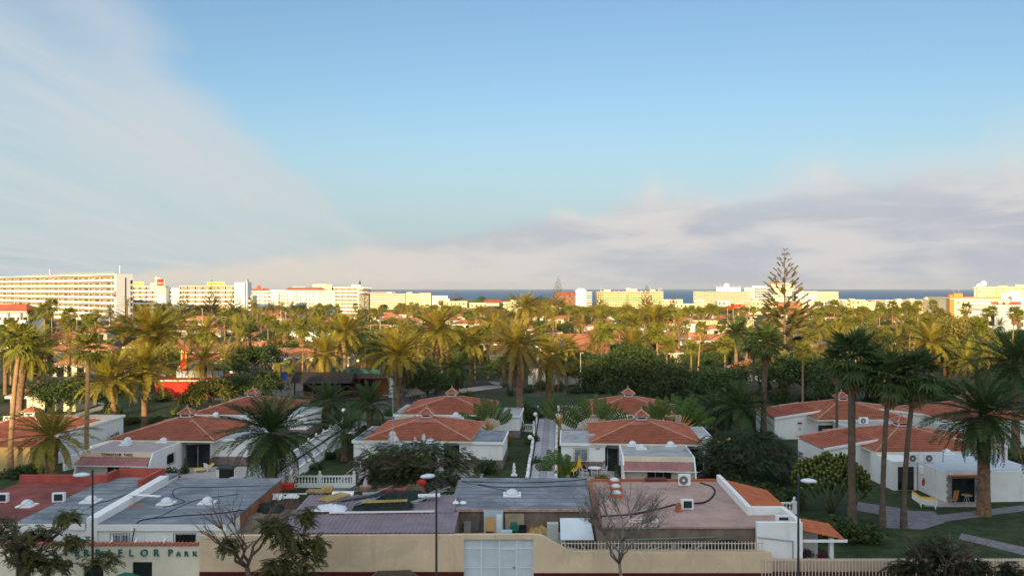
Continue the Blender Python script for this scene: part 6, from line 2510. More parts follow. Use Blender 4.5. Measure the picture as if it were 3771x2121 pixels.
# spreading feathery tree before the bungalow with dishes and its right hand twin
def flat_tree(label, px, D, rx, ry, top, seed, mat, name='flamboyant_tree', under=.55):
    rs = np.random.RandomState(seed)
    mb, tips = limb_tree(rs, top * .92, .2, rx, 6, 4, 2, up=.55, base=.22)
    t = E(name, label, 'tree', (*pt(px, D), 0))
    O('trunk', mb, BARK, t, smooth=True)
    Vs, Qs, o = [], [], 0
    nf = 1500
    for i in range(nf):
        a = rs.uniform(0, 6.283)
        q = math.sqrt(rs.uniform(0, 1))
        edge = 1 + .12 * math.sin(3 * a + seed) + .10 * math.sin(7 * a)
        zt = top * (1 - .42 * q ** 2.2) * (1 + .05 * math.sin(5 * a + 9 * q))
        z = zt - rs.uniform(0, 1) ** 1.6 * top * under
        L = rs.uniform(.5, .85)
        V, Q = frond_arrays(rs, L, .5, 6, .36, .0, wid=.015, nseg=3, s0=.05, lw=.085)
        V = V @ rot_to(a + rs.uniform(-1.2, 1.2), rs.uniform(-.45, .3)).T + np.array([rx * q * edge * math.cos(a), ry * q * edge * math.sin(a), z])
        Vs.append(V)
        Qs.append(Q + o)
        o += len(V)
    S(O('crown', npmesh('crown', np.concatenate(Vs), [np.concatenate(Qs)], mat), None, t), 'stuff')


FEATH = LEAF('feather_leaf', (.032, .052, .012), (.075, .085, .022), trans=.25)
FEATHD = LEAF('feather_leaf_dark', (.018, .034, .012), (.045, .062, .020), trans=.25)
flat_tree('spreading feathery tree hiding the terrace of the bungalow with dishes', 1530, 74.5, 5.6, 3.0, 3.9, 600, FEATH, under=.8)
flat_tree('broad dark feathery tree between the seated man and the candelabra spurge', 2745, 76, 4.7, 3.4, 4.7, 601, FEATHD, under=.85)

# candelabra spurge: a dome of upright green fingers on grey-green arms
t = E('candelabra_spurge', 'dome shaped candelabra spurge with yellowish finger tips on pale arms', 'tree', (*pt(3060, 65), 0))
rs = np.random.RandomState(610)
mb = MB()
fing = MB()
tipm = MB()
for i in range(9):
    a = i * 2 * math.pi / 9 + rs.uniform(-.2, .2)
    r_ = rs.uniform(.8, 1.9)
    mb.tube([(0, 0, 0), (r_ * .3 * math.cos(a), r_ * .3 * math.sin(a), .8), (r_ * .75 * math.cos(a), r_ * .75 * math.sin(a), 1.9), (r_ * math.cos(a), r_ * math.sin(a), 3.1)], [.16, .13, .10, .07], 6)
O('trunk', mb, M('spurge_bark', (.10, .12, .06), var=.3), t, smooth=True)
nf = 0
for i in range(290):
    a = i * 2.39996
    q = math.sqrt((i + .5) / 290)
    R_ = 2.95
    x_, y_ = R_ * q * math.cos(a), R_ * q * math.sin(a) * .9
    z_ = 2.2 + 2.15 * math.sqrt(max(0, 1 - q * q)) + rs.uniform(-.25, .2) + .22 * math.sin(a * 3 + q * 7)
    z_ = max(z_, 2.05 + rs.uniform(-.6, .25)) if q > .9 else z_
    L = rs.uniform(.5, .9)
    o_ = (x_ * .82, y_ * .82, z_ - L)
    fing.tube([o_, (x_, y_, z_ - L * .4), (x_ * 1.01, y_ * 1.01, z_)], [.05, .10, .085], 5)
    tipm.lathe([(.085, 0), (.12, .05), (.10, .14), (.03, .18)], 6, (x_ * 1.01, y_ * 1.01, z_))
S(O('fingers', fing, M('spurge_green', (.040, .070, .018), var=.3, scale=3), t), 'stuff')
S(O('finger_tips', tipm, M('spurge_tip', (.12, .125, .025), var=.3, scale=2), t), 'stuff')

# traveller palms: leaves fan out in one plane on orange stalks
def traveller(label, px, D, trunk, n, pl, L, rz, seed):
    rs = np.random.RandomState(seed)
    t = E('traveller_palm', label, 'palm tree', (*pt(px, D), 0), rz)
    m = MB()
    m.tube([(0, 0, 0), (0, 0, trunk)], [.22, .17], 9)
    O('trunk', m, M('green_trunk', (.20, .19, .08), var=.3, scale=3), t, smooth=True)
    for i in range(n):
        a = -1.15 + 2.3 * i / (n - 1) + rs.uniform(-.05, .05)
        st, lf = paddle_leaf(rs, pl * rs.uniform(.9, 1.1), L * rs.uniform(.8, 1.1), .38 * rs.uniform(.85, 1.15))
        k = O('stalk', st, None, t, (.10 * (i - n / 2) / n, 0, trunk - .3))
        k.rotation_euler = (rs.uniform(-.15, .15), a, rs.uniform(-.3, .3))
        O('leaf', lf, None, k)


traveller('traveller palm before the back bungalow beside the thatched parasols', 1800, 94, 1.8, 13, 1.5, 2.2, R(35), 620)
traveller('traveller palm with orange stalks left of the back bungalow roof', 2188, 93, 1.5, 17, 2.1, 2.3, R(5), 621)
traveller('traveller palm with a wide orange fan right of the back bungalow roof', 2492, 92, 1.7, 21, 2.4, 2.1, R(-4), 622)
traveller('traveller palm at the top of the mauve ramp', 2062, 92, 2.6, 13, 1.5, 2.3, R(70), 623)
traveller('young traveller palm beside the foot of the mauve ramp', 2050, 78.5, .4, 9, .8, 1.5, R(20), 624)
traveller('low banana like plant at the corner of the terrace with the seated man', 2090, 76, .3, 10, .6, 1.3, R(60), 625)

# shrubs and hedges round the bungalows
sh = [(600, 1478, 2.2, 2.2, 1, 'light green bush before the left end of the red terrace wall'), (690, 1485, 1.8, 1.9, 0, 'dark bush before the right end of the red terrace wall'), (1795, 1745, 1.35, 1.7, 0, 'oleander bush with a few pink flowers beside the bungalow with dishes'), (1700, 1790, .8, .8, 0, 'low bush at the foot of the feathery tree'),
      (2285, 1765, .8, 1.9, 0, 'narrow dark bush beside the terrace door'), (2215, 1775, .9, .8, 2, 'greyish low bush in front of the terrace table'),
      (1975, 1720, 1.0, 1.2, 0, 'dark bush with white lamp beside the ramp'), (1960, 1640, 1.2, 1.6, 0, 'dark bush left of the ramp behind the lamp'),
      (630, 1770, 1.05, 1.5, 0, 'round dark bush at the corner of the lettered bungalow'), (680, 1745, .6, 1.2, 0, 'slim dark bush near the yellow lounger'),
      (1165, 1730, 1.0, .9, 0, 'dark bush beside the white path balustrade'), (1220, 1690, 1.2, .9, 0, 'dark low bush on the lawn by the path'), (1110, 1765, .9, .6, 0, 'low bush behind the near white balustrade'),
      (60, 1760, 1.7, 1.4, 0, 'dark flowering hedge behind the red parapet'), (120, 1745, 1.5, 1.2, 0, 'dark hedge clump beside the low thick date palm'), (420, 1640, 1.2, 1.6, 0, 'dark bush at the back corner of the lettered bungalow'),
      (3290, 1760, 1.6, 2.1, 0, 'dark rounded bush beside the white annex wall'), (3250, 1720, 1.0, 2.0, 0, 'tall dark bush left of the white annex'), (3200, 1700, 1.2, 1.0, 1, 'bright low bush behind the candelabra spurge'),
      (3080, 1990, 2.2, 2.0, 0, 'dark wide bush inside the picket fence'), (3180, 2000, 2.0, 1.7, 0, 'dark wide bush left of the near dark tree'), (3000, 2050, 1.2, .9, 0, 'low bush under the orange lean-to'),
      (2900, 1870, 2.2, 1.8, 0, 'dark bush mass below the candelabra spurge'), (2800, 1840, 2.0, 1.8, 0, 'dark bush mass right of the orange lean-to roof'), (2700, 1800, 1.6, 1.6, 0, 'dark bush behind the white stepped parapet'),
      (2620, 1760, 1.0, 1.1, 2, 'greyish bush beside the folded loungers'), (2560, 1560, 1.5, 1.8, 0, 'dark bush right of the wide orange fan'), (2420, 1560, 1.0, 1.2, 1, 'light green bush at the foot of the wide orange fan'),
      (1340, 1590, 1.1, 1.1, 0, 'dark ball bush beside the dark palm with orange trunk'), (1400, 1600, .7, 1.2, 0, 'clipped ball bush beside a white post'), (1440, 1530, 1.8, 1.2, 0, 'dark hedge behind the antenna mast'),
      (1910, 1590, 1.4, 1.6, 0, 'dark bush at the foot of the brown skirt palm'), (1850, 1590, 1.2, 1.5, 0, 'dark bush left of the brown skirt palm'), (1940, 1540, 1.2, 2.6, 0, 'tall dark bush behind the short balustrade'),
      (1870, 1640, .9, 1.2, 2, 'yellowish small palm like bush beside the flat wing'), (2000, 1790, 1.0, .8, 1, 'light leafy plants beside the ramp foot'),
      (480, 1560, 2.0, 1.2, 0, 'dark hedge under the slanting date palm'), (580, 1560, 2.0, 1.3, 0, 'dark hedge behind the lettered bungalow'), (660, 1530, 1.6, 1.6, 1, 'light green bush behind the cupola of the lettered bungalow'),
      (380, 1580, 1.8, 1.2, 0, 'dark hedge along the left lawn path'), (1050, 1490, 1.6, 1.6, 1, 'clipped yellow green bush behind the half hidden bungalow'), (3390, 1470, 3.0, 2.0, 0, 'long dark hedge behind the sunlit edged roof'),
      (3250, 1480, 2.6, 1.9, 0, 'dark hedge clump beyond the cupola'), (2880, 1490, 1.6, 2.6, 0, 'cactus like dark clump behind the left tiled wing'), (3000, 1475, 1.8, 1.3, 1, 'sunlit yellow bush behind the sunlit edged roof'),
      (3740, 1700, 2.2, 1.3, 0, 'dark hedge at the right edge beyond the lawn'), (3700, 1560, 2.4, 1.4, 1, 'light green hedge behind the big dark date palm'), (1650, 1480, 1.6, 1.1, 0, 'dark bush behind the back cupola'),
      (2660, 1500, 2.0, 1.8, 0, 'dark shrubbery behind the wide orange fan'), (2780, 1540, 2.0, 1.8, 0, 'dark shrubbery left of the rough fan palm trunk'), (2820, 1620, 1.6, 1.2, 0, 'dark shrubbery before the left tiled wing')]
for i, (px, py, sx, sz, tone, lab) in enumerate(sh):
    o = shrub('garden_shrub', lab, *W(px, py), sx, sz * .8, 700 + i, tone)
    if 'pink' in lab:
        rs = np.random.RandomState(5)
        V, Q = leaf_cloud(rs, [(rs.uniform(-1, 1), rs.uniform(-1, 0), rs.uniform(.8, 1.5)) for _ in range(9)], np.full(9, .09), 8, .07)
        O('flowers', npmesh('flowers', V, [Q], PINKF), None, o)
o = E('bougainvillea', 'purple bougainvillea at the foot of the white wall and picket fence', 'shrub', (*pt(2985, 51.6), 0))
V, Q = crown_blob(630, 1.3, .5, .7, 16, 60, .07, cz=.75, rc=.5)
O('foliage', npmesh('foliage', V, [Q], BROAD), None, o)
V, Q = crown_blob(631, 1.25, .55, .7, 12, 40, .07, cz=.85, rc=.45)
O('bracts', npmesh('bracts', V, [Q], BOUG), None, o)
rt = random.Random(33)
for i in range(150):
    D = rt.uniform(104, 150)
    px = rt.uniform(0, 3771)
    x = XD(px, D)
    if 1050 < px < 1560 and D > 110 or 480 < px < 900 and D > 112 or not free(x, D, .3):
        continue
    shrub('garden_shrub', ('dark', 'light green', 'olive')[0 if i % 4 else 1 + (i // 4) % 2] + ' shrub in the shaded gardens behind the bungalows', x, D, rt.uniform(.9, 2.2), rt.uniform(.7, 1.9), 800 + i, 0 if i % 4 else 1 + (i // 4) % 2,
          ('dark', 'light green', 'olive')[0 if i % 4 else 1 + (i // 4) % 2] + ' shrubs of the shaded gardens')

# ---------------------------------------------------------------- trees along the pavement
def street_tree(label, px, D, h, spread, seed, nleaf, mat, lmat_dense, dirs, r0=.17, fork=.42, z0=ST, sz=.75, n1=6, n3=3, name='street_tree', attips=False, bark=None):
    """Half bare street tree: forked limbs, fine twigs, feather leaves only in the given directions."""
    rs = np.random.RandomState(seed)
    mb, tips = limb_tree(rs, h, r0, spread, n1, 4, n3, up=.55, base=fork, wob=.14)
    t = E(name, label, 'tree', (*pt(px, D), z0))
    O('trunk', mb, bark or BARK, t, smooth=True)
    Vs, Qs, o = [], [], 0
    for i in range(nleaf):
        cx_, cz_, rx_, rz_ = dirs[i % len(dirs)]
        u = rs.normal(size=3)
        u /= np.linalg.norm(u)
        c = np.array([cx_ + u[0] * rx_ * rs.uniform(.2, 1), u[1] * rx_ * .8 * rs.uniform(.2, 1), cz_ - z0 + u[2] * rz_ * rs.uniform(.2, 1)])
        if attips:
            c = np.array(tips[rs.randint(len(tips))]) + rs.normal(size=3) * .09
        V, Q = frond_arrays(rs, sz * rs.uniform(.6, 1.2), .8, 8, .30, -.1, wid=.012, nseg=4, s0=.06, lw=.07)
        V = V @ rot_to(rs.uniform(0, 6.28), rs.uniform(-.5, .5)).T + c
        Vs.append(V)
        Qs.append(Q + o)
        o += len(V)
    S(O('crown', npmesh('crown', np.concatenate(Vs), [np.concatenate(Qs)], mat), None, t), 'stuff')


STREETLF = LEAF('street_leaf', (.055, .065, .015), (.12, .115, .032), trans=.25)


def dirs_px(D, px0, *bl):
    return [(XD(a, D) - XD(px0, D), ZD(b, D), r / F * D, s / F * D) for a, b, r, s in bl]


street_tree('straggly feathery street tree in front of the lettered wall', 95, 46.5, 6.0, 3.0, 640, 640, STREETLF, None,
            dirs_px(46.5, 95, (160, 2060, 110, 40), (270, 1990, 60, 14), (110, 2050, 70, 60), (130, 1960, 60, 30), (250, 1900, 45, 15), (60, 2000, 70, 70), (380, 2060, 70, 30), (20, 1950, 40, 60), (200, 2080, 90, 30)))
street_tree('forked street tree, bare at the left and leafy at the right, before the beige wall', 935, 46.5, 6.4, 3.0, 641, 700, STREETLF, None,
            dirs_px(46.5, 935, (1080, 2000, 80, 60), (1120, 2060, 70, 60), (1030, 1960, 60, 40), (1130, 1900, 28, 40), (1010, 2080, 60, 40), (840, 2000, 28, 30), (1000, 1930, 70, 30), (1160, 2000, 35, 40), (1060, 2110, 90, 25)))
street_tree('nearly bare street tree with sparse brown leaves before the pink roofed house', 2275, 46.8, 6.9, 2.7, 642, 300, LEAF('dry_leaf', (.09, .07, .035), (.17, .13, .07)), None,
            dirs_px(46.8, 2275, (2280, 1980, 60, 50), (2400, 2060, 70, 50), (2300, 1850, 150, 70), (2200, 1830, 90, 60), (2440, 1900, 60, 60)), n1=9, n3=14, sz=.2, attips=True, r0=.10, bark=M('pale_bark', (.20, .175, .155), var=.3, scale=5, bump=.4))
street_tree('low dense dark street tree over the picket fence at the right', 3455, 46.5, 4.4, 2.4, 643, 900, LEAF('dusk_leaf', (.022, .030, .010), (.055, .055, .020)), None,
            dirs_px(46.5, 3455, (3450, 2010, 120, 50), (3400, 2060, 110, 50), (3530, 2060, 100, 50), (3330, 2090, 60, 30), (3600, 2090, 50, 35), (3460, 2100, 150, 30), (3720, 2100, 50, 40)), sz=.6)
# ================================================================ garden furniture
LTH = MB()
for y_ in (-.29, .29):
    LTH.bar((0, y_, .33), (1.25, y_, .33), .05)
    LTH.bar((1.25, y_, .33), (1.85, y_, .72), .05)
LTH = LTH.mesh('frame', PLASTIC)
LLEG = MB()
LLEG.bar((0, 0, 0), (.12, 0, .33), .05)
LLEG = LLEG.mesh('leg', PLASTIC)
LSEAT = MB()
LSEAT.box(0, 1.25, -.27, .27, .355, .40)
LSEAT = LSEAT.mesh('seat', YELLOW)
LBACK = MB()
LBACK.prismy([(1.25, .36), (1.85, .75), (1.82, .80), (1.22, .41)], -.27, .27)
LBACK = LBACK.mesh('backrest', YELLOW)


LSW, LBW = LSEAT.copy(), LBACK.copy()
for me in (LSW, LBW):
    me.materials.clear()
    me.materials.append(PLASTIC)


def lounger(label, x, y, rz, z=0.0, sc=1.0, group=None, white=False):
    t = E('sun_lounger', label, 'sun lounger', (x, y, z), rz, group, sc)
    O('frame', LTH, None, t)
    O('seat', LSW if white else LSEAT, None, t)
    O('backrest', LBW if white else LBACK, None, t)
    for xx in (.1, 1.15):
        for yy in (-.29, .29):
            O('leg', LLEG, None, t, (xx, yy, 0))
    return t


CSEAT = MB()
CSEAT.box(-.23, .23, -.22, .22, .41, .44)
CSEAT = CSEAT.mesh('seat', PLASTIC)
CBACK = MB()
CBACK.prismx([(.2, .44), (.25, .44), (.33, .85), (.28, .86)], -.22, .22)
CBACK = CBACK.mesh('backrest', PLASTIC)
CARM = MB()
CARM.bar((0, -.2, .64), (0, .26, .66), .05)
CARM.bar((0, -.2, .64), (0, -.2, .44), .04)
CARM = CARM.mesh('armrest', PLASTIC)
CLEG = MB()
CLEG.bar((0, 0, 0), (0, 0, .42), .045)
CLEG = CLEG.mesh('leg', PLASTIC)


def chair(label, x, y, rz, z=0.0, group=None):
    t = E('garden_chair', label, 'chair', (x, y, z), rz, group)
    O('seat', CSEAT, None, t)
    O('backrest', CBACK, None, t)
    for s_ in (-.24, .24):
        O('armrest', CARM, None, t, (s_, 0, 0))
        for yy in (-.2, .2):
            O('leg', CLEG, None, t, (s_ * .9, yy, 0))
    return t


def closed_parasol(label, x, y, h, mat, r=.22, z=0.0):
    t = E('closed_parasol', label, 'parasol', (x, y, z))
    m = MB()
    m.tube([(0, 0, 0), (0, 0, h)], .022, 6)
    O('pole', m, PLASTIC, t)
    m = MB()
    m.lathe([(r * .7, h * .42), (r, h * .5), (r * .75, h * .65), (r * .4, h * .85), (.02, h * 1.01)], 9)
    O('canopy', m, mat, t)
    m = MB()
    m.lathe([(.22, 0), (.22, .08), (.05, .12)], 10)
    O('base', m, CONC, t)
    return t


lounger('yellow sun lounger beside a white chair at the lettered bungalow', *W(712, 1742), R(25))
chair('white plastic chair beside the yellow lounger', *W(765, 1738), R(150))
chair('white plastic chair left of the spreading feathery tree', *W(1322, 1722), R(90))
lounger('yellow sun lounger on the lawn beyond the flat right wing', *W(2628, 1640), R(10))
lounger('upright yellow lounger beside the closed yellow parasol', *W(2100, 1752), R(70))
closed_parasol('closed yellow parasol on the terrace with the seated man', *W(2133, 1758), 2.05, YELLOW)
closed_parasol('closed pinkish parasol right of the awning', *W(2535, 1752), 2.1, M('pink_cloth', (.45, .26, .24)), .3)
closed_parasol('closed blue parasol by the white annex wall', *W(3607, 1858), 2.3, BLUE, .28)
closed_parasol('closed mauve parasol behind the front bungalow roof', *W(1838, 1605), 2.0, M('mauve_cloth', (.38, .30, .36)), .24)
for i in range(4):
    lounger(('lowest of the stacked white loungers by the stone doorway', 'second lounger of the stack by the stone doorway', 'third lounger of the stack by the stone doorway', 'top lounger with yellow cushion of the stack by the stone doorway')[i],
            *W(3452, 1876), R(152), .05 + i * .13, .98, None, i < 3)
t = E('folding_chair', 'tall orange brown folding chair before the stone doorway', 'chair', (*W(3508, 1862), .05), R(200))
OB = M('orange_fabric', (.42, .20, .06), var=.1)
m = MB()
m.box(-.25, .25, -.22, .25, .40, .45)
O('seat', m, OB, t)
m = MB()
m.prismx([(.22, .45), (.27, .45), (.42, 1.25), (.37, 1.25)], -.25, .25)
O('backrest', m, OB, t)
for sx_ in (-.24, .24):
    m = MB()
    m.bar((sx_, -.2, 0), (sx_, .2, .42), .035)
    m.bar((sx_, .25, 0), (sx_, -.2, .43), .035)
    O('leg', m, STEEL, t)
t = E('garden_table', 'small bare table on the patio of the stone doorway', 'table', (*W(3560, 1858), .05))
m = MB()
m.lathe([(.42, .68), (.42, .72)], 16)
O('top', m, WOOD, t)
for a in range(3):
    m = MB()
    m.bar((.3 * math.cos(a * 2.1), .3 * math.sin(a * 2.1), 0), (.05 * math.cos(a * 2.1), .05 * math.sin(a * 2.1), .68), .035)
    O('leg', m, STEEL, t)
# grey folded loungers right of the awning
for i, (px, py, rz_) in enumerate(((2575, 1760, 30), (2600, 1752, 75))):
    t = lounger(('grey lounger folded flat right of the awning', 'tilted white framed lounger behind the grey one')[i], *W(px, py), R(rz_))
    for ch in t.children:
        if ch.name.startswith(('seat', 'backrest')):
            me = ch.data.copy()
            me.materials.clear()
            me.materials.append(M('grey_mesh_fabric', (.18, .22, .28)))
            ch.data = me
# terrace table with cloth
tx, ty = W(2190, 1752)
t = E('terrace_table', 'round white table between the two seated people', 'table', (tx, ty, 0))
m = MB()
m.lathe([(.62, .70), (.62, .74)], 20)
O('top', m, PLASTIC, t)
for a in range(4):
    m = MB()
    m.bar((.4 * math.cos(a * 1.57 + .6), .4 * math.sin(a * 1.57 + .6), 0), (.4 * math.cos(a * 1.57 + .6), .4 * math.sin(a * 1.57 + .6), .70), .045)
    O('leg', m, PLASTIC, t)
for i, (dx_, lab) in enumerate(((.85, 'white chair under the man in the grey shirt'), (-.95, 'white chair under the person in dark trousers'))):
    chair(lab, tx + dx_, ty + (.1 if i == 0 else -.25), R(-90 if i == 0 else 90))


def person(label, x, y, z, rz, joints, radii, edges, bands, hair, hat=None):
    """One skinned body; cloth colours follow bands along the height of the figure."""
    t = E('person', label, 'person', (x, y, z), rz)
    me = bpy.data.meshes.new('body')
    me.from_pydata(joints, edges, [])
    o = bpy.data.objects.new('body', me)
    C.objects.link(o)
    sk = o.modifiers.new('skin', 'SKIN')
    for i, r_ in enumerate(radii):
        v = me.skin_vertices[0].data[i]
        v.radius = r_ if isinstance(r_, tuple) else (r_, r_)
    me.skin_vertices[0].data[0].use_root = True
    su = o.modifiers.new('sub', 'SUBSURF')
    su.levels = su.render_levels = 1
    dg = bpy.context.evaluated_depsgraph_get()
    bm_ = bpy.data.meshes.new_from_object(o.evaluated_get(dg))
    bpy.data.objects.remove(o)
    bm_.name = 'body'
    bm_.materials.clear()
    for b in bands:
        bm_.materials.append(b[1])
    for p in bm_.polygons:
        c = p.center
        p.material_index = next((i for i, b in enumerate(bands) if b[0](c)), len(bands) - 1)
        p.use_smooth = True
    O('body', bm_, None, t)
    hj = Vector(joints[hair[0]])
    m = MB()
    m.lathe([(.085, -.02), (.105, .04), (.09, .10), (.03, .13)], 10, (hj.x, hj.y + .015, hj.z))
    O('hair', m, hair[1], t, smooth=True)
    m = MB()
    m.lathe([(.012, -.03), (.02, 0), (.008, .03)], 6, (hj.x, hj.y - .105, hj.z - .01))
    O('nose', m, SKIN, t)
    for s_ in (-.035, .035):
        m = MB()
        m.lathe([(.004, -.008), (.012, 0), (.004, .008)], 6, (hj.x + s_, hj.y - .094, hj.z + .02))
        O('eye', m, IRON, t)
    return t


SKIN = M('skin', (.42, .24, .16), var=.08)
GSHIRT = M('grey_shirt', (.30, .34, .38), var=.1)
DTROU = M('dark_trousers', (.015, .016, .022), var=.2)
HAIRD = M('dark_hair', (.03, .022, .018))
HAIRG = M('grey_hair', (.25, .23, .21))
# seated pose: 0 pelvis 1 chest 2 neck 3 head 4/5 shoulders 6/7 elbows 8/9 hands 10/11 hips 12/13 knees 14/15 ankles 16/17 toes
SIT = [(0, 0, .52), (0, .10, .82), (0, .11, 1.06), (0, .07, 1.24), (-.19, .11, .98), (.19, .11, .98), (-.25, .02, .74), (.25, .02, .74), (-.18, -.2, .70), (.18, -.2, .70),
       (-.10, -.02, .50), (.10, -.02, .50), (-.13, -.44, .52), (.13, -.44, .52), (-.13, -.46, .10), (.13, -.46, .10), (-.14, -.62, .04), (.14, -.62, .04)]
SED = [(0, 1), (1, 2), (2, 3), (1, 4), (1, 5), (4, 6), (6, 8), (5, 7), (7, 9), (0, 10), (0, 11), (10, 12), (12, 14), (14, 16), (11, 13), (13, 15), (15, 17)]
SRA = [(.16, .13), (.17, .13), .06, .10, .07, .07, .05, .05, .045, .045, .10, .10, .075, .075, .05, .05, .045, .045]
person('man in a grey shirt seated at the right of the round table', tx + .82, ty + .1, 0, R(-90), SIT, SRA, SED,
       [(lambda c: c.z > 1.08, SKIN), (lambda c: c.z > .60 and c.y > -.12, GSHIRT), (lambda c: c.z > .60, SKIN), (lambda c: True, M('pale_shorts', (.30, .29, .27)))], (3, HAIRG))
person('person in black trousers seated at the left of the round table', tx - .92, ty - .25, 0, R(90), SIT, SRA, SED,
       [(lambda c: c.z > 1.08, SKIN), (lambda c: c.z > .60 and c.y > -.12, DTROU), (lambda c: c.z > .60, SKIN), (lambda c: True, DTROU)], (3, HAIRD))
STAND = [(0, 0, .95), (0, .02, 1.28), (0, .02, 1.50), (0, -.01, 1.66), (-.19, .02, 1.42), (.19, .02, 1.42), (-.24, .02, 1.14), (.24, .02, 1.14), (-.22, -.08, .90), (.22, -.08, .90),
         (-.10, 0, .92), (.10, 0, .92), (-.11, -.02, .50), (.11, -.02, .50), (-.11, .02, .09), (.11, .02, .09), (-.12, -.13, .04), (.12, -.13, .04)]
px_, py_ = W(1728, 1712)
person('person in dark clothes standing at the door behind the feathery tree', px_, py_, 0, R(20), STAND, SRA, SED,
       [(lambda c: c.z > 1.50, SKIN), (lambda c: c.z > .98, DTROU), (lambda c: True, M('dark_dress', (.03, .02, .022)))], (3, HAIRD))

# globe lamps on posts
for px, py, pyt, lab in ((1265, 1640, 1513, 'white globe lamp above the low dark date palm'), (1972, 1640, 1527, 'white globe lamp at the upper part of the ramp'), (1952, 1700, 1611, 'white globe lamp at the middle of the ramp'),
                         (1572, 1450, 1378, 'white globe lamp by the thatched parasols'), (1318, 1445, 1330, 'white globe lamp by the green fence')):
    x, y = W(px, py)
    h = ZD(pyt, y)
    t = E('globe_lamp', lab, 'garden lamp', (x, y, 0))
    m = MB()
    m.tube([(0, 0, 0), (0, 0, h - .2)], [.06, .035], 7)
    O('post', m, IRON, t)
    m = MB()
    m.lathe([(.08, -.22), (.2, -.15), (.24, 0), (.2, .15), (.08, .23), (.01, .24)], 12, (0, 0, h))
    O('globe', m, M('opal_globe', (.80, .80, .76), rough=.3, var=.02), t, smooth=True)

# dishes and mast on the bungalow with dishes
for i, (px, py, D, r_, az, lab) in enumerate(((1452, 1630, 79.2, .62, -20, 'large white satellite dish facing the street on the front roof'), (1530, 1632, 79.4, .55, -75, 'satellite dish seen edge on in the middle of the front roof'),
                                              (1562, 1626, 79.6, .7, -70, 'tall satellite dish seen edge on at the right of the front roof'), (1448, 1605, 79.8, .42, -25, 'small satellite dish above the large one'))):
    z = ZD(py, D)
    t = E('satellite_dish', lab, 'satellite dish', (XD(px, D), D, 2.52), R(az))
    m = MB()
    m.lathe([(.05, 0), (r_ * .5, .06), (r_ * .85, .17), (r_, .26)], 18)
    m.v = [(a, b * 1.0, c) for a, b, c in m.v]
    do = O('reflector', m, M('dish_white', (.60, .60, .60), var=.05), t, (0, .1, z - 2.52), smooth=True)
    do.rotation_euler = (R(78), 0, 0)
    m = MB()
    m.tube([(0, .12, 0), (0, .12, z - 2.52)], .035, 6)
    O('post', m, STEEL, t)
    m = MB()
    m.bar((0, .08, z - 2.52 - r_ * .8), (0, -r_ * .9, z - 2.52), .03)
    O('feed_arm', m, STEEL, t)
D = 79
t = E('aerial_mast', 'thin television aerial mast on the bungalow with dishes', 'aerial', (XD(1447, D), D, 2.52))
zt = ZD(1455, D) - 2.52
m = MB()
m.tube([(0, 0, 0), (0, 0, zt)], [.045, .03], 6)
O('mast', m, STEEL, t)
m = MB()
m.bar((-.9, 0, zt - .05), (.25, 0, zt - .05), .03)
for q in range(6):
    m.bar((-.85 + q * .16, -.25, zt - .05), (-.85 + q * .16, .25, zt - .05), .02)
O('aerial', m, STEEL, t)
# white ornaments between the balustrade and the big palm
x, y = W(905, 1800)
t = E('arched_wall', 'white arched garden wall with pierced openings beside the big near palm', 'wall', (x, y - 3, 0))
m = MB()
pr = [(-1.05, 0), (1.05, 0)] + [(1.05 * math.cos(a), .75 + .95 * math.sin(a)) for a in np.linspace(0, math.pi, 12)]
m.prismy(pr, -.1, .1)
O('arch', m, WHITE, t)
for i in range(5):
    m = MB()
    m.box(-.72 + i * .32, -.56 + i * .32, -.112, -.09, .8, 1.1)
    O('opening', m, IRON, t)
x, y = W(865, 1790)
t = E('gate_pillar', 'dark stone gate pillar with white side left of the arched wall', 'pillar', (x, y - 2, 0))
m = MB()
m.box(-.55, .45, -.4, .4, 0, 2.0)
O('shaft', m, M('dark_stone', (.035, .028, .028), var=.3, scale=4, bump=.3), t)
m = MB()
m.box(-.75, .65, -.5, .5, 2.0, 2.12)
O('cap', m, M('cap_grey', (.08, .08, .09)), t)
m = MB()
m.box(-.8, -.56, -.42, .38, 0, 1.99)
O('white_side', m, WHITE, t)
x, y = W(938, 1790)
t = E('garden_oven', 'white garden oven with small tiled cap beside the big near palm', 'oven', (x, y, 0))
m = MB()
m.prism([(-.45, -.4), (.45, -.4), (.45, .4), (-.45, .4)], 0, 1.2)
m.prism([(-.35, -.3), (.35, -.3), (.35, .3), (-.35, .3)], 1.2, 2.0)
O('body', m, WHITE, t)
O('cap_tiles', tile_mesh([((-.5, -.5, 2.0), (.5, -.5, 2.0), (0, 0, 2.35), (0, 0, 2.35)), ((.5, -.5, 2.0), (.5, .5, 2.0), (0, 0, 2.35), (0, 0, 2.35)), ((-.5, .5, 2.0), (-.5, -.5, 2.0), (0, 0, 2.35), (0, 0, 2.35))], TILE, step=.25, row=.3), None, t)
x, y = W(1893, 1752)
t = E('garden_ornament', 'white turned garden ornament beside the foot of the ramp', 'ornament', (x, y, 0))
m = MB()
m.lathe([(.22, 0), (.22, .2), (.12, .28), (.2, .5), (.1, .66), (.16, .78), (.16, .86), (.06, .94), (.12, 1.04), (.05, 1.16), (.01, 1.22)], 12)
O('urn', m, WHITE2, t, smooth=True)
m = MB()
m.box(-.3, .3, -.3, .3, 0, .08)
O('plinth', m, WHITE2, t)

# ================================================================ scrap on the ribbed roof and in the yard
RT = 3.05


def rz3(px, py, dz=0.0, z=RT):
    return (*W(px, py, z), z + dz)


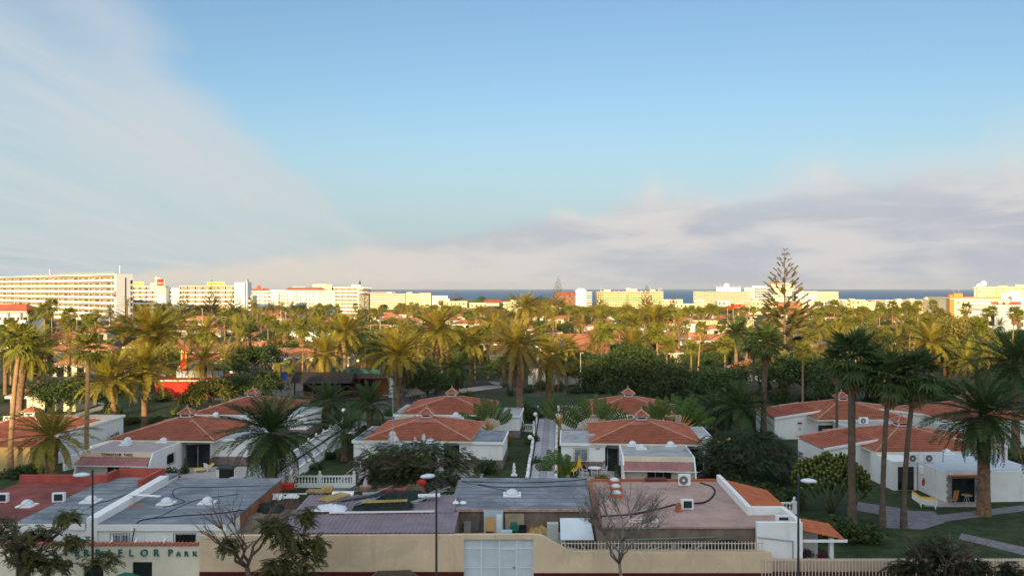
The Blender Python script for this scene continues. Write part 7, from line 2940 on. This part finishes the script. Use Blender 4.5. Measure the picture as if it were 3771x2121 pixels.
def slat_frame(label, px, py, L, w, rz, z, n, mat):
    t = E('slatted_frame', label, 'frame', (*W(px, py, z), z), rz)
    for s_ in (-1, 1):
        m = MB()
        m.bar((0, s_ * w / 2, .05), (L, s_ * w / 2, .12), .06)
        O('side_rail', m, mat, t)
    for i in range(n):
        m = MB()
        f = (i + .5) / n
        m.bar((L * f, -w / 2, .09 + .07 * f), (L * f, w / 2, .09 + .07 * f), .07, .03)
        O('slat', m, mat, t)
    return t


YWOOD = M('yellow_wood', (.48, .36, .10), var=.2, scale=3)
slat_frame('yellow slatted lounger frame at the left of the ribbed roof', 1185, 1848, 2.2, .95, R(55), RT, 12, YWOOD)
slat_frame('long yellow slatted frame lying on the green net pile', 1335, 1852, 2.9, .3, R(3), RT + .5, 16, YWOOD)


def heap(label, px, py, sx, sy, sz, seed, mat, z=RT, name='net_pile', cat='pile', n=14):
    rs = np.random.RandomState(seed)
    ph = rs.uniform(0, 6, 6)
    V, Q = [], []
    for j in range(n + 1):
        for i in range(n + 1):
            u, v = i / n * 2 - 1, j / n * 2 - 1
            e = max(0, 1 - abs(u) ** 3) * max(0, 1 - abs(v) ** 3)
            zz = sz * e ** .5 * (.7 + .2 * math.sin(u * 6 + ph[0]) * math.sin(v * 5 + ph[1]) + .15 * math.sin(u * 13 + v * 7 + ph[2]) + rs.uniform(-.08, .08))
            V.append((u * sx * (1 + .06 * math.sin(v * 9 + ph[3])), v * sy * (1 + .08 * math.sin(u * 8 + ph[4])), max(0, zz)))
    for j in range(n):
        for i in range(n):
            a = j * (n + 1) + i
            Q.append((a, a + 1, a + n + 2, a + n + 1))
    return tag(O(name, npmesh(name, V, [np.array(Q)], mat), None, None, (*W(px, py, z), z)), label, cat)


heap('front pile of folded dark green shade net on the ribbed roof', 1412, 1868, 1.9, .85, .5, 1, TARP)
heap('back pile of folded dark green shade net on the ribbed roof', 1470, 1832, 1.9, .9, .6, 2, TARP)
heap('brown canvas roll heaped on the back net pile', 1520, 1822, .9, .35, .85, 3, M('brown_canvas', (.12, .09, .055), var=.3))
heap('white plastic sheet crumpled on the ribbed roof', 1218, 1878, 1.0, .45, .42, 4, M('white_sheet', (.66, .70, .76), rough=.4, var=.08), name='plastic_sheet', cat='sheet')
plank('long white pipe lying along the ribbed roof', W(1212, 1891, 2.98), W(1600, 1886, 2.98), .10, 2.98, PLASTIC, 'white_pipe', 'pipe', .1)
TUBEC = M('grey_green_tube', (.30, .36, .36), rough=.45, var=.1)
rt = random.Random(3)
for i in range(22):
    px, py = ((1300 + rt.uniform(-10, 30), 1878), (1515 + rt.uniform(-10, 20), 1873), (1570 + rt.uniform(-20, 30), 1840), (1360 + rt.uniform(-20, 40), 1842))[i % 4]
    a = rz3(px, py, .25 + rt.uniform(0, .2))
    L_ = rt.uniform(1.2, 2.2)
    an = R(52) + rt.uniform(-.15, .15)
    m = MB()
    m.tube([a, (a[0] + L_ * math.cos(an), a[1] + L_ * math.sin(an), a[2] + rt.uniform(0, .2))], .026, 6)
    tag(O('tent_pole', m, TUBEC), 'grey green metal pole among the net piles on the ribbed roof', 'pole', 'metal poles on the ribbed roof')
for i in range(14):
    a = rz3(1235 + i * 7 + rt.uniform(-8, 8), 1862 - i * 1.2, .12 + rt.uniform(0, .1))
    an = R(32) + rt.uniform(-.2, .2)
    L_ = rt.uniform(1.8, 3)
    m = MB()
    m.tube([a, (a[0] + L_ * math.cos(an), a[1] + L_ * math.sin(an) * .7, a[2] + rt.uniform(0, .35))], .022, 5)
    tag(O('dark_rod', m, M('dark_rod_metal', (.06, .065, .075), var=.2)), 'thin dark rod in the bundle left of the net piles', 'rod', 'dark rods on the ribbed roof')
def slab(label, px, py, w, dp, h, rz, z, mat, name, cat, tilt=0.0):
    m = MB()
    m.box(-w / 2, w / 2, -dp / 2, dp / 2, 0, h)
    o = O(name, m, mat, None, (*W(px, py, z), z), rz)
    o.rotation_euler = (tilt, 0, rz)
    return tag(o, label, cat)


slab('red folded canopy lying across the back of the scrap', 1445, 1812, 1.9, .5, .22, R(4), RT + .3, M('faded_red', (.30, .06, .045), var=.2), 'red_canopy', 'canopy')
slab('white flat board at the back of the ribbed roof', 1262, 1822, 1.5, .7, .10, R(3), RT, WHITE2, 'white_board', 'board', R(10))
slab('pale green plank bundle behind the red canopy', 1400, 1820, 2.4, .25, .12, R(6), RT + .2, M('pale_green', (.36, .42, .38)), 'plank_bundle', 'planks')
slab('rusty wooden board behind the yellow slatted frame', 1165, 1812, 1.3, .8, .12, R(-5), RT, WOOD, 'wooden_board', 'board')
slab('straw coloured bale behind the yellow slatted frame', 1205, 1812, .8, .6, .35, R(5), RT, M('straw', (.42, .27, .10), var=.3, scale=6), 'straw_bale', 'bale')
t = E('plant_pots', 'clay tub with white pointed cover behind the scrap', 'tub', rz3(1345, 1815))
m = MB()
m.lathe([(.3, 0), (.42, .45), (.40, .5)], 12)
O('tub', m, M('clay', (.30, .17, .11), var=.2), t, smooth=True)
m = MB()
m.lathe([(.2, .5), (.12, .8), (.02, 1.0)], 8)
O('cover', m, LGREY, t)
t = E('red_chair', 'red plastic chair upside down on the scrap pile', 'chair', rz3(1552, 1815, .35))
m = MB()
m.lathe([(.05, .1), (.3, .2), (.34, .45), (.2, .55)], 10)
O('seat_shell', m, RED, t, smooth=True)
for a in range(4):
    m = MB()
    m.bar((.2 * math.cos(a * 1.57), .2 * math.sin(a * 1.57), .3), (.25 * math.cos(a * 1.57), .25 * math.sin(a * 1.57), -.1), .04)
    O('leg', m, RED, t)
slab('pale plastic lounger shell lying on the scrap beside the lamp post', 1580, 1828, 1.5, .5, .12, R(8), RT + .25, PLASTIC, 'lounger_shell', 'lounger shell')
# heap between the grey roof and the ribbed roof
for i, (px, py, s_, mt, lab) in enumerate(((1010, 1835, .7, WHITE2, 'crumpled white sack on the dark lean-to heap'), (1075, 1832, .5, WHITE2, 'small torn white sack on the dark lean-to heap'),
                                          (980, 1880, 1.2, TARP, 'dark green tarpaulin over the lean-to heap'), (1060, 1865, 1.1, M('brown_debris', (.07, .045, .035), var=.4, scale=5), 'brown debris heap beside the ribbed roof'), (950, 1920, 1.1, DIRTY, 'grey rubble heap behind the leafy street tree'))):
    heap(lab, px, py, s_, s_ * .7, s_ * .5, 10 + i, mt, 1.9, 'debris_heap', 'heap')
slab('red plastic crate on the debris', 1060, 1800, .9, .6, .4, R(8), 1.9, RED, 'red_crate', 'crate')
plank('white plank across the lean-to heap', W(945, 1822, 2.3), W(1130, 1820, 2.3), .12, 2.3, WHITE2)

# junk yard before the stained wall
SH = 1.35
sd = E('junk_shed', 'low flat shed roof in the yard that carries the junk', 'shed', (0, 0, 0))
m = MB()
m.box(-3.2, 3.3, 51.2, 55.3, ST, SH - .1)
O('wall', m, DIRTY, sd)
m = MB()
m.box(-3.3, 3.4, 51.1, 55.35, SH - .099, SH)
O('roof', m, CONC, sd)


def yard(label, px0, px1, ytop, D, th, mat, name, cat, zb=SH, tilt=0.0, rz=0.0):
    w = (px1 - px0) / F * D
    h = ZD(ytop, D) - zb
    m = MB()
    m.box(-w / 2, w / 2, -th / 2, th / 2, 0, h)
    o = O(name, m, mat, None, (XD((px0 + px1) / 2, D), D, zb))
    o.rotation_euler = (tilt, 0, rz)
    return tag(o, label, cat)


yard('grey upright board at the left of the junk yard', 1708, 1733, 1920, 53.2, .06, M('grey_board', (.22, .21, .20), var=.2), 'grey_board', 'board')
yard('tall weathered grey board leaning on the stained wall', 1730, 1762, 1898, 54.6, .08, M('dark_board', (.13, .11, .10), var=.3), 'weathered_board', 'board')
yard('pale blue panel leaning behind the wooden chairs', 1782, 1853, 1880, 54.9, .07, M('pale_blue', (.42, .55, .62), rough=.4), 'blue_panel', 'panel')
yard('white narrow cabinet door in the junk yard', 1828, 1847, 1896, 54.2, .08, WHITE2, 'cabinet_door', 'door')
yard('beige cracked panel leaning on the stained wall', 1860, 1930, 1893, 55.0, .1, M('beige_board', (.34, .27, .18), var=.2), 'beige_panel', 'panel')
yard('open white wooden frame in the junk yard', 1911, 1938, 1932, 52.8, .05, DARKGLASS, 'framed_pane', 'frame')
t = E('box_with_lid', 'brown box with a pale blue lid in the junk yard', 'box', (XD(1866, 53), 53, SH))
m = MB()
m.box(-.3, .3, -.25, .25, 0, .55)
O('box', m, M('brown_box', (.25, .15, .11), var=.2), t)
m = MB()
m.box(-.34, .34, -.29, .29, .55, .78)
O('lid', m, MATS['pale_blue'], t)
for i in range(5):
    t = E('wooden_chair', ('lowest', 'second', 'third', 'fourth', 'topmost')[i] + ' folded orange wooden chair of the stack in the junk yard', 'chair', (XD(1804, 53.2), 53.2, SH + i * .17))
    m = MB()
    m.box(-.3, .3, -.25, .25, .08, .12)
    O('seat', m, M('orange_wood_chair', (.42, .22, .08), var=.2, scale=3), t)
    for s_ in (-.27, .27):
        m = MB()
        m.box(s_ - .025, s_ + .025, -.26, .26, 0, .08)
        O('leg', m, MATS['orange_wood_chair'], t)
    if i == 4:
        m = MB()
        m.prismx([(.2, .12), (.25, .12), (.32, .85), (.28, .85)], -.3, .3)
        O('backrest', m, M('tan_panel', (.50, .30, .12), var=.1), t)
for i in range(3):
    c = chair('dark green plastic chair behind the lidded box', XD(1893, 53.6) + .02 * i, 53.6, R(10), SH + .12 * i, 'stack of green chairs')
    for ch in c.children:
        me = ch.data.copy()
        me.materials.clear()
        me.materials.append(GREEN)
        ch.data = me
heap('heap of dry palm straw in the junk yard', 1985, 1958, .75, .6, .5, 20, MATS['straw'], SH, 'straw_heap', 'heap')
heap('grey blue sacks at the foot of the straw heap', 2005, 1975, .5, .4, .35, 21, M('grey_sack', (.2, .22, .26), var=.2), 1.0, 'sack_heap', 'sacks')
yard('white square cupboard beside the white sheet', 2015, 2055, 1926, 54, .5, M('offwhite', (.5, .49, .46), var=.1), 'white_cupboard', 'cupboard')
m = MB()
m.add([(-1.05, 0, 0), (1.05, 0, 0), (.95, 1.5, .95), (-1.0, 1.5, .95), (-1.05, .02, -.06), (1.05, .02, -.06), (.95, 1.52, .89), (-1.0, 1.52, .89)], [(0, 1, 2, 3), (7, 6, 5, 4), (0, 4, 5, 1), (1, 5, 6, 2), (2, 6, 7, 3), (3, 7, 4, 0)])
tag(O('white_sheet_panel', m, M('van_white', (.62, .68, .74), rough=.35, var=.05), None, (XD(2128, 52), 52.4, 1.75)), 'large white tilted sheet panel at the right end of the junk yard', 'panel')
m = MB()
m.lathe([(1.35, 0), (1.3, .2), (1.0, .42), (.5, .56), (.02, .6)], 18)
m.v = [(a, b * .35, c) for a, b, c in m.v]
tag(O('covered_boat', m, M('black_cover', (.016, .02, .018), var=.3), None, (XD(2680, 50.75), 50.8, 1.62), smooth=True), 'black covered hull behind the cream picket fence', 'cover')
for i in range(26):
    px = 2075 + i * 20 + rt.uniform(-8, 8)
    D = rt.uniform(50.5, 51.0)
    m = MB()
    a = (XD(px, D), D, rt.uniform(1.5, 1.7))
    m.tube([a, (a[0] + rt.uniform(-1.2, 1.2), D + .1, rt.uniform(1.7, 2.1))], .035, 5)
    tag(O('scrap_bar', m, (STEEL, TARP, DIRTY, TUBEC)[i % 4]), ('bright metal', 'dark green', 'dirty brown', 'grey green')[i % 4] + ' scrap bar leaning behind the cream picket fence', 'bar', ('bright metal', 'dark green', 'dirty brown', 'grey green')[i % 4] + ' scrap bars behind the fence')
m = MB()
m.box(5.5, 14.8, 50.45, 51.2, ST, 1.55)
tag(O('yard_ledge', m, DIRTY), 'stained low ledge behind the cream picket fence', 'ledge')

# ================================================================ play park, bar and terrace in the shade behind
t = E('red_terrace', 'bright red terrace wall with white coping left of the bright green tree', 'wall', (0, 0, 0))
D = 133
m = MB()
m.box(XD(572, D), XD(772, D), D, D + 12, 0, 2.7)
O('wall', m, RED, t)
m = MB()
m.box(XD(570, D), XD(774, D), D - .15, D + .2, 2.7, 2.85)
O('coping', m, HCREAM, t)
for i in range(9):
    m = MB()
    m.box(XD(600, D) + i * 1.0, XD(600, D) + i * 1.0 + .06, D + 5, D + 5.06, 2.7, 4.4)
    O('rail_post', m, IRON, t)
m = MB()
m.box(XD(600, D), XD(780, D), D + 5.1, D + 5.2, 2.71, 3.8)
O('pale_screen', m, M('pale_screen', (.36, .40, .45)), t)
for i, px in enumerate((600, 690, 740)):
    slab(('yellowish bench left of the red pylon', 'yellowish bench at the red pylon', 'yellowish bench right of the red pylon')[i], px, 1385, 1.2, .6, .5, 0, 2.86, M('pale_bench', (.55, .42, .22)), 'terrace_bench', 'bench')
D = 141
t = E('red_pylon', 'red play park pylon topped with yellow tubes', 'pylon', (XD(679, D), D, 2.7))
m = MB()
m.box(-.5, .5, -.4, .4, 0, ZD(1328, D) - 2.7)
O('shaft', m, RED, t)
for s_ in (-.36, .36):
    m = MB()
    m.tube([(s_, -.2, ZD(1328, D) - 2.7), (s_, -.2, ZD(1290, D) - 2.7)], .13, 8)
    O('tube', m, M('yellow_tube', (.75, .45, .02)), t)
m = MB()
m.tube([(0, 0, ZD(1328, D) - 2.7), (0, 0, ZD(1283, D) - 2.7)], .16, 8)
O('tube', m, RED, t)
heap('brown artificial rock mound of the play park', 1100, 1385, 4.2, 2.4, 4.0, 30, M('fake_rock', (.17, .11, .065), var=.4, scale=1.2, bump=.6), 0, 'rock_mound', 'rock', 22)
heap('small dark rock arch left of the artificial mound', 975, 1388, 1.6, 1.2, 3.0, 31, M('fake_rock_dark', (.07, .055, .045), var=.4), 0, 'rock_mound', 'rock', 16)
t = E('climbing_zigzag', 'yellow zigzag climbing beam before the artificial rock', 'climbing toy', (*W(900, 1400), 0))
D = W(900, 1400)[1]
pts = [(XD(882, D) - XD(900, D), 0, ZD(1362, D)), (XD(912, D) - XD(900, D), 0, ZD(1350, D)), (XD(928, D) - XD(900, D), 0, ZD(1358, D))]
m = MB()
m.bar(pts[0], pts[1], .22)
m.bar(pts[1], pts[2], .22)
O('beam', m, M('yellow_beam', (.75, .50, .03)), t)
for q_ in (pts[0], pts[2]):
    m = MB()
    m.bar((q_[0], 0, 0), q_, .15)
    O('post', m, BLUE, t)
slab('yellow and blue play hut panel right of the rock mound', 1022, 1400, 1.6, .3, 3.2, 0, 0, M('yellow_panel', (.65, .38, .04)), 'play_board', 'play board')
slab('blue play panel beside the yellow one', 1045, 1400, 1.2, .3, 3.0, 0, 0, BLUE, 'play_board', 'play board')
D = 172
t = E('screen_wall', 'pale blue white screen wall with thin dark posts behind the play park', 'wall', (0, 0, 0))
m = MB()
m.box(XD(812, D), XD(1062, D), D, D + .2, 0, 3.0)
O('wall', m, M('bluish_white', (.55, .60, .66), var=.06), t)
for i in range(12):
    m = MB()
    m.box(XD(820 + i * 20, D), XD(820 + i * 20, D) + .07, D - .2, D - .1, 0, 5.4)
    O('post', m, IRON, t)
D = 150
t = E('green_fence', 'green windscreen fence behind the wooden bar', 'fence', (0, 0, 0))
for i in range(8):
    m = MB()
    m.box(XD(1230, D) + i * 1.05, XD(1230, D) + i * 1.05 + 1.0, D, D + .05, .2, 2.9)
    O('panel', m, M('windscreen_green', (.02, .11, .085)), t)
    m = MB()
    m.box(XD(1230, D) + i * 1.05 - .05, XD(1230, D) + i * 1.05 - .002, D - .05, D + .1, 0, 3.2)
    O('post', m, IRON, t)
D = 134
t = E('wooden_bar', 'brown timber bar hut with dark opening and white end wall', 'hut', (XD(1290, D), D, 0), R(-2))
RW = M('reddish_wood', (.20, .065, .03), var=.25, scale=2)
wl = XD(1440, D) - XD(1290, D)
m = MB()
m.box(0, wl * .25, 0, 4, 0, 2.9)
O('side_panel', m, M('red_maroon', (.11, .03, .03)), t)
for i in range(8):
    m = MB()
    m.box(wl * .62 + i * .27, wl * .62 + i * .27 + .26, 0, .12, 0, 2.9)
    O('plank', m, RW, t)
m = MB()
m.box(wl * .96, wl * 1.07, -.3, 4, 0, 3.1)
O('end_wall', m, WHITE, t)
m = MB()
m.box(wl * .26, wl * .95, 2.5, 4, 0, 2.9)
O('back', m, IRON, t)
m = MB()
m.prismx([(-.6, 3.0), (4.3, 3.3), (4.3, 3.42), (-.6, 3.12)], -.3, wl * .95)
O('roof', m, DARKWOOD, t)
D = 131
t = E('dark_pavilion', 'dark timber pavilion with open sides behind the half hidden bungalow', 'pavilion', (XD(1085, D), D, 0))
wl = XD(1285, D) - XD(1085, D)
for i in range(7):
    m = MB()
    m.box(i * wl / 6 - .1, i * wl / 6 + .1, -.1, .1, 0, 2.7)
    O('post', m, DARKWOOD, t)
for zz in (.4, .8, 1.2):
    m = MB()
    m.box(0, wl, -.14, -.101, zz, zz + .14)
    O('rail', m, DARKWOOD, t)
m = MB()
m.prismx([(-1, 2.7), (6, 2.7), (2.5, 4.1)], -.5, wl + .5)
O('roof', m, M('dark_thatch', (.035, .028, .025), var=.4, scale=4, bump=.5), t)
m = MB()
m.box(0, wl, 5.5, 6, 0, 2.7)
O('back_wall', m, IRON, t)
TH = M('grey_thatch', (.16, .125, .10), var=.4, scale=6, bump=.6)
for i, (px, py) in enumerate(((1490, 1450), (1545, 1455), (1505, 1475), (1560, 1478), (1532, 1500), (1475, 1470), (1580, 1462))):
    x, y = W(px, py)
    t = E('thatched_parasol', 'grey thatched parasol on the terrace beside the wooden bar', 'parasol', (x, y, 0), rnd.uniform(0, 3), 'thatched parasols on the bar terrace')
    m = MB()
    m.tube([(0, 0, 0), (0, 0, 2.9)], .06, 6)
    O('post', m, WOOD, t)
    m = MB()
    m.lathe([(1.5, 1.95), (1.45, 2.08), (.8, 2.42), (.15, 2.75), (.05, 2.95)], 14)
    m.v = [(a + rnd.uniform(-.06, .06), b + rnd.uniform(-.06, .06), c + rnd.uniform(-.08, .03)) for a, b, c in m.v]
    O('thatch', m, TH, t)
    m = MB()
    m.lathe([(.45, .70), (.45, .74)], 12)
    O('table_top', m, PLASTIC, t)
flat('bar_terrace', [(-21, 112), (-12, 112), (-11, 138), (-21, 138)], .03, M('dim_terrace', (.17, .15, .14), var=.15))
D = 152
t = E('lettered_wall', 'white garden wall with dark letters behind the central palms', 'wall', (XD(1945, D), D, 0))
wl = XD(2230, D) - XD(1945, D)
m = MB()
m.box(0, wl, 0, .3, 0, 2.9)
O('wall', m, M('shade_white', (.60, .64, .64), var=.05), t)
m = MB()
m.box(-.05, wl + .05, -.05, .35, 2.9, 3.02)
O('coping', m, DARKWOOD, t)
for i, ch in enumerate('TERRAFLOR'):
    o = O('letter', text_mesh(ch, .85, .04, HBROWN), None, t, (1.15 + i * .74, -.045, 1.55))
    o.rotation_euler = (R(90), 0, 0)

# ---------------------------------------------------------------- lamp posts and cars of the sunlit town
for i, (px, pt_, pb) in enumerate(((1365, 1180, 1242), (1400, 1182, 1244), (283, 1170, 1225), (350, 1172, 1228), (403, 1168, 1222), (745, 1140, 1185), (905, 1155, 1195), (947, 1148, 1190), (1034, 1145, 1190), (1052, 1150, 1195), (2095, 1255, 1330), (2138, 1300, 1410), (2482, 1160, 1250), (1745, 1175, 1235), (2736, 1110, 1165), (2760, 1112, 1168))):
    D = F * H / (pb + 30 - CY)
    t = E('town_lamp_post', 'slim pale lamp post among the roofs of the sunlit town', 'lamp post', (XD(px, D), D, 0), rnd.uniform(0, 6), 'lamp posts of the sunlit town')
    h = max(4, ZD(pt_, D))
    m = MB()
    m.tube([(0, 0, 0), (0, 0, h)], [.09, .06], 6)
    O('pole', m, HCREAM, t)
    m = MB()
    m.bar((0, 0, h), (.9, 0, h + .05), .16, .08)
    O('lamp_head', m, HCREAM, t)
CARB = MB()
CARB.prismy([(-2.0, .3), (-2.05, .8), (-1.2, .95), (-.7, 1.42), (.9, 1.45), (1.6, .98), (2.05, .9), (2.05, .3)], -.82, .82)
CARG = MB()
CARG.prismy([(-1.05, .98), (-.66, 1.36), (.85, 1.38), (1.4, .99)], -.83, .83)
CARW = MB()
CARW.tube([(0, -.1, 0), (0, .1, 0)], .31, 12)
CARG, CARW = CARG.mesh('glazing', DARKGLASS), CARW.mesh('wheel', ASPH)
cc = [('white', HWHITE), ('silver', STEEL), ('dark', MATS['black_car_paint']), ('blue', BLUE)]
CARM_ = [CARB.mesh('body', c[1]) for c in cc]
for i in range(16):
    px, D = (3395 + i * 9, 330 + rnd.uniform(-20, 40)) if i < 7 else ((2995 + (i - 7) * 14, 262 + rnd.uniform(-14, 20)) if i < 12 else (3520 + (i - 12) * 30, 172 + rnd.uniform(-5, 12)))
    k = i % 4
    t = E('parked_car', cc[k][0] + ' small car parked among the right hand palms', 'car', (XD(px, D), D, 0), rnd.uniform(0, 6), cc[k][0] + ' cars parked among the palms')
    O('body', CARM_[k], None, t)
    O('glazing', CARG, None, t)
    for xx in (-1.3, 1.3):
        for yy in (-.76, .76):
            O('wheel', CARW, None, t, (xx, yy, .31))
flat('car_park', [(XD(2960, 250), 245), (XD(3560, 250), 245), (XD(3560, 400), 400), (XD(2960, 400), 400)], .02, ASPH)

t = E('red_billboard', 'small red billboard among the fan palms below the sage green hotel', 'billboard', (XD(2690, 300), 300, 0))
m = MB()
m.box(-1.4, 1.4, -.1, .1, ZD(1139, 300), ZD(1131, 300))
O('board', m, RED, t)
for s_ in (-1.0, 1.0):
    m = MB()
    m.tube([(s_, .15, 0), (s_, .15, ZD(1131, 300))], .08, 6)
    O('post', m, STEEL, t)
t = E('blue_panel', 'upright blue panel beside the small neat date palm', 'panel', (XD(2070, 165), 165, 0))
m = MB()
m.box(-.25, .25, -.1, .1, 0, ZD(1243, 165))
O('board', m, BLUE, t)
m = MB()
m.box(-.4, .4, -.3, .3, 0, .2)
O('foot', m, CONC, t)
t = E('rainbow_flag', 'small rainbow flag on a pole behind the slim dark fan palm', 'flag', (XD(3254, 118), 118, 0))
m = MB()
m.tube([(0, 0, 0), (0, 0, ZD(1396, 118))], .03, 6)
O('pole', m, STEEL, t)
zt_ = ZD(1397, 118)
for i, c_ in enumerate(((.55, .03, .02), (.6, .22, .02), (.6, .5, .03), (.03, .3, .06), (.03, .08, .4), (.2, .03, .3))):
    m = MB()
    m.box(.03, .22, -.01, .01, zt_ - .11 * (i + 1), zt_ - .11 * i)
    O('stripe', m, M('flag_%d' % i, c_), t)

# ---------------------------------------------------------------- sea haze
m = MB()
m.box(-23000, 23000, -1000, 25000, -29.5, 120)
hm = bpy.data.materials.new('haze_air')
hm.use_nodes = True
hm.node_tree.nodes.clear()
pv_ = nd(hm.node_tree, 'ShaderNodeVolumePrincipled', Density=3.8e-5, Anisotropy=0.2)
pv_.inputs['Color'].default_value = (.86, .90, .95, 1)
ho_ = nd(hm.node_tree, 'ShaderNodeOutputMaterial')
hm.node_tree.links.new(pv_.outputs[0], ho_.inputs['Volume'])
S(O('haze', m, hm), 'stuff')
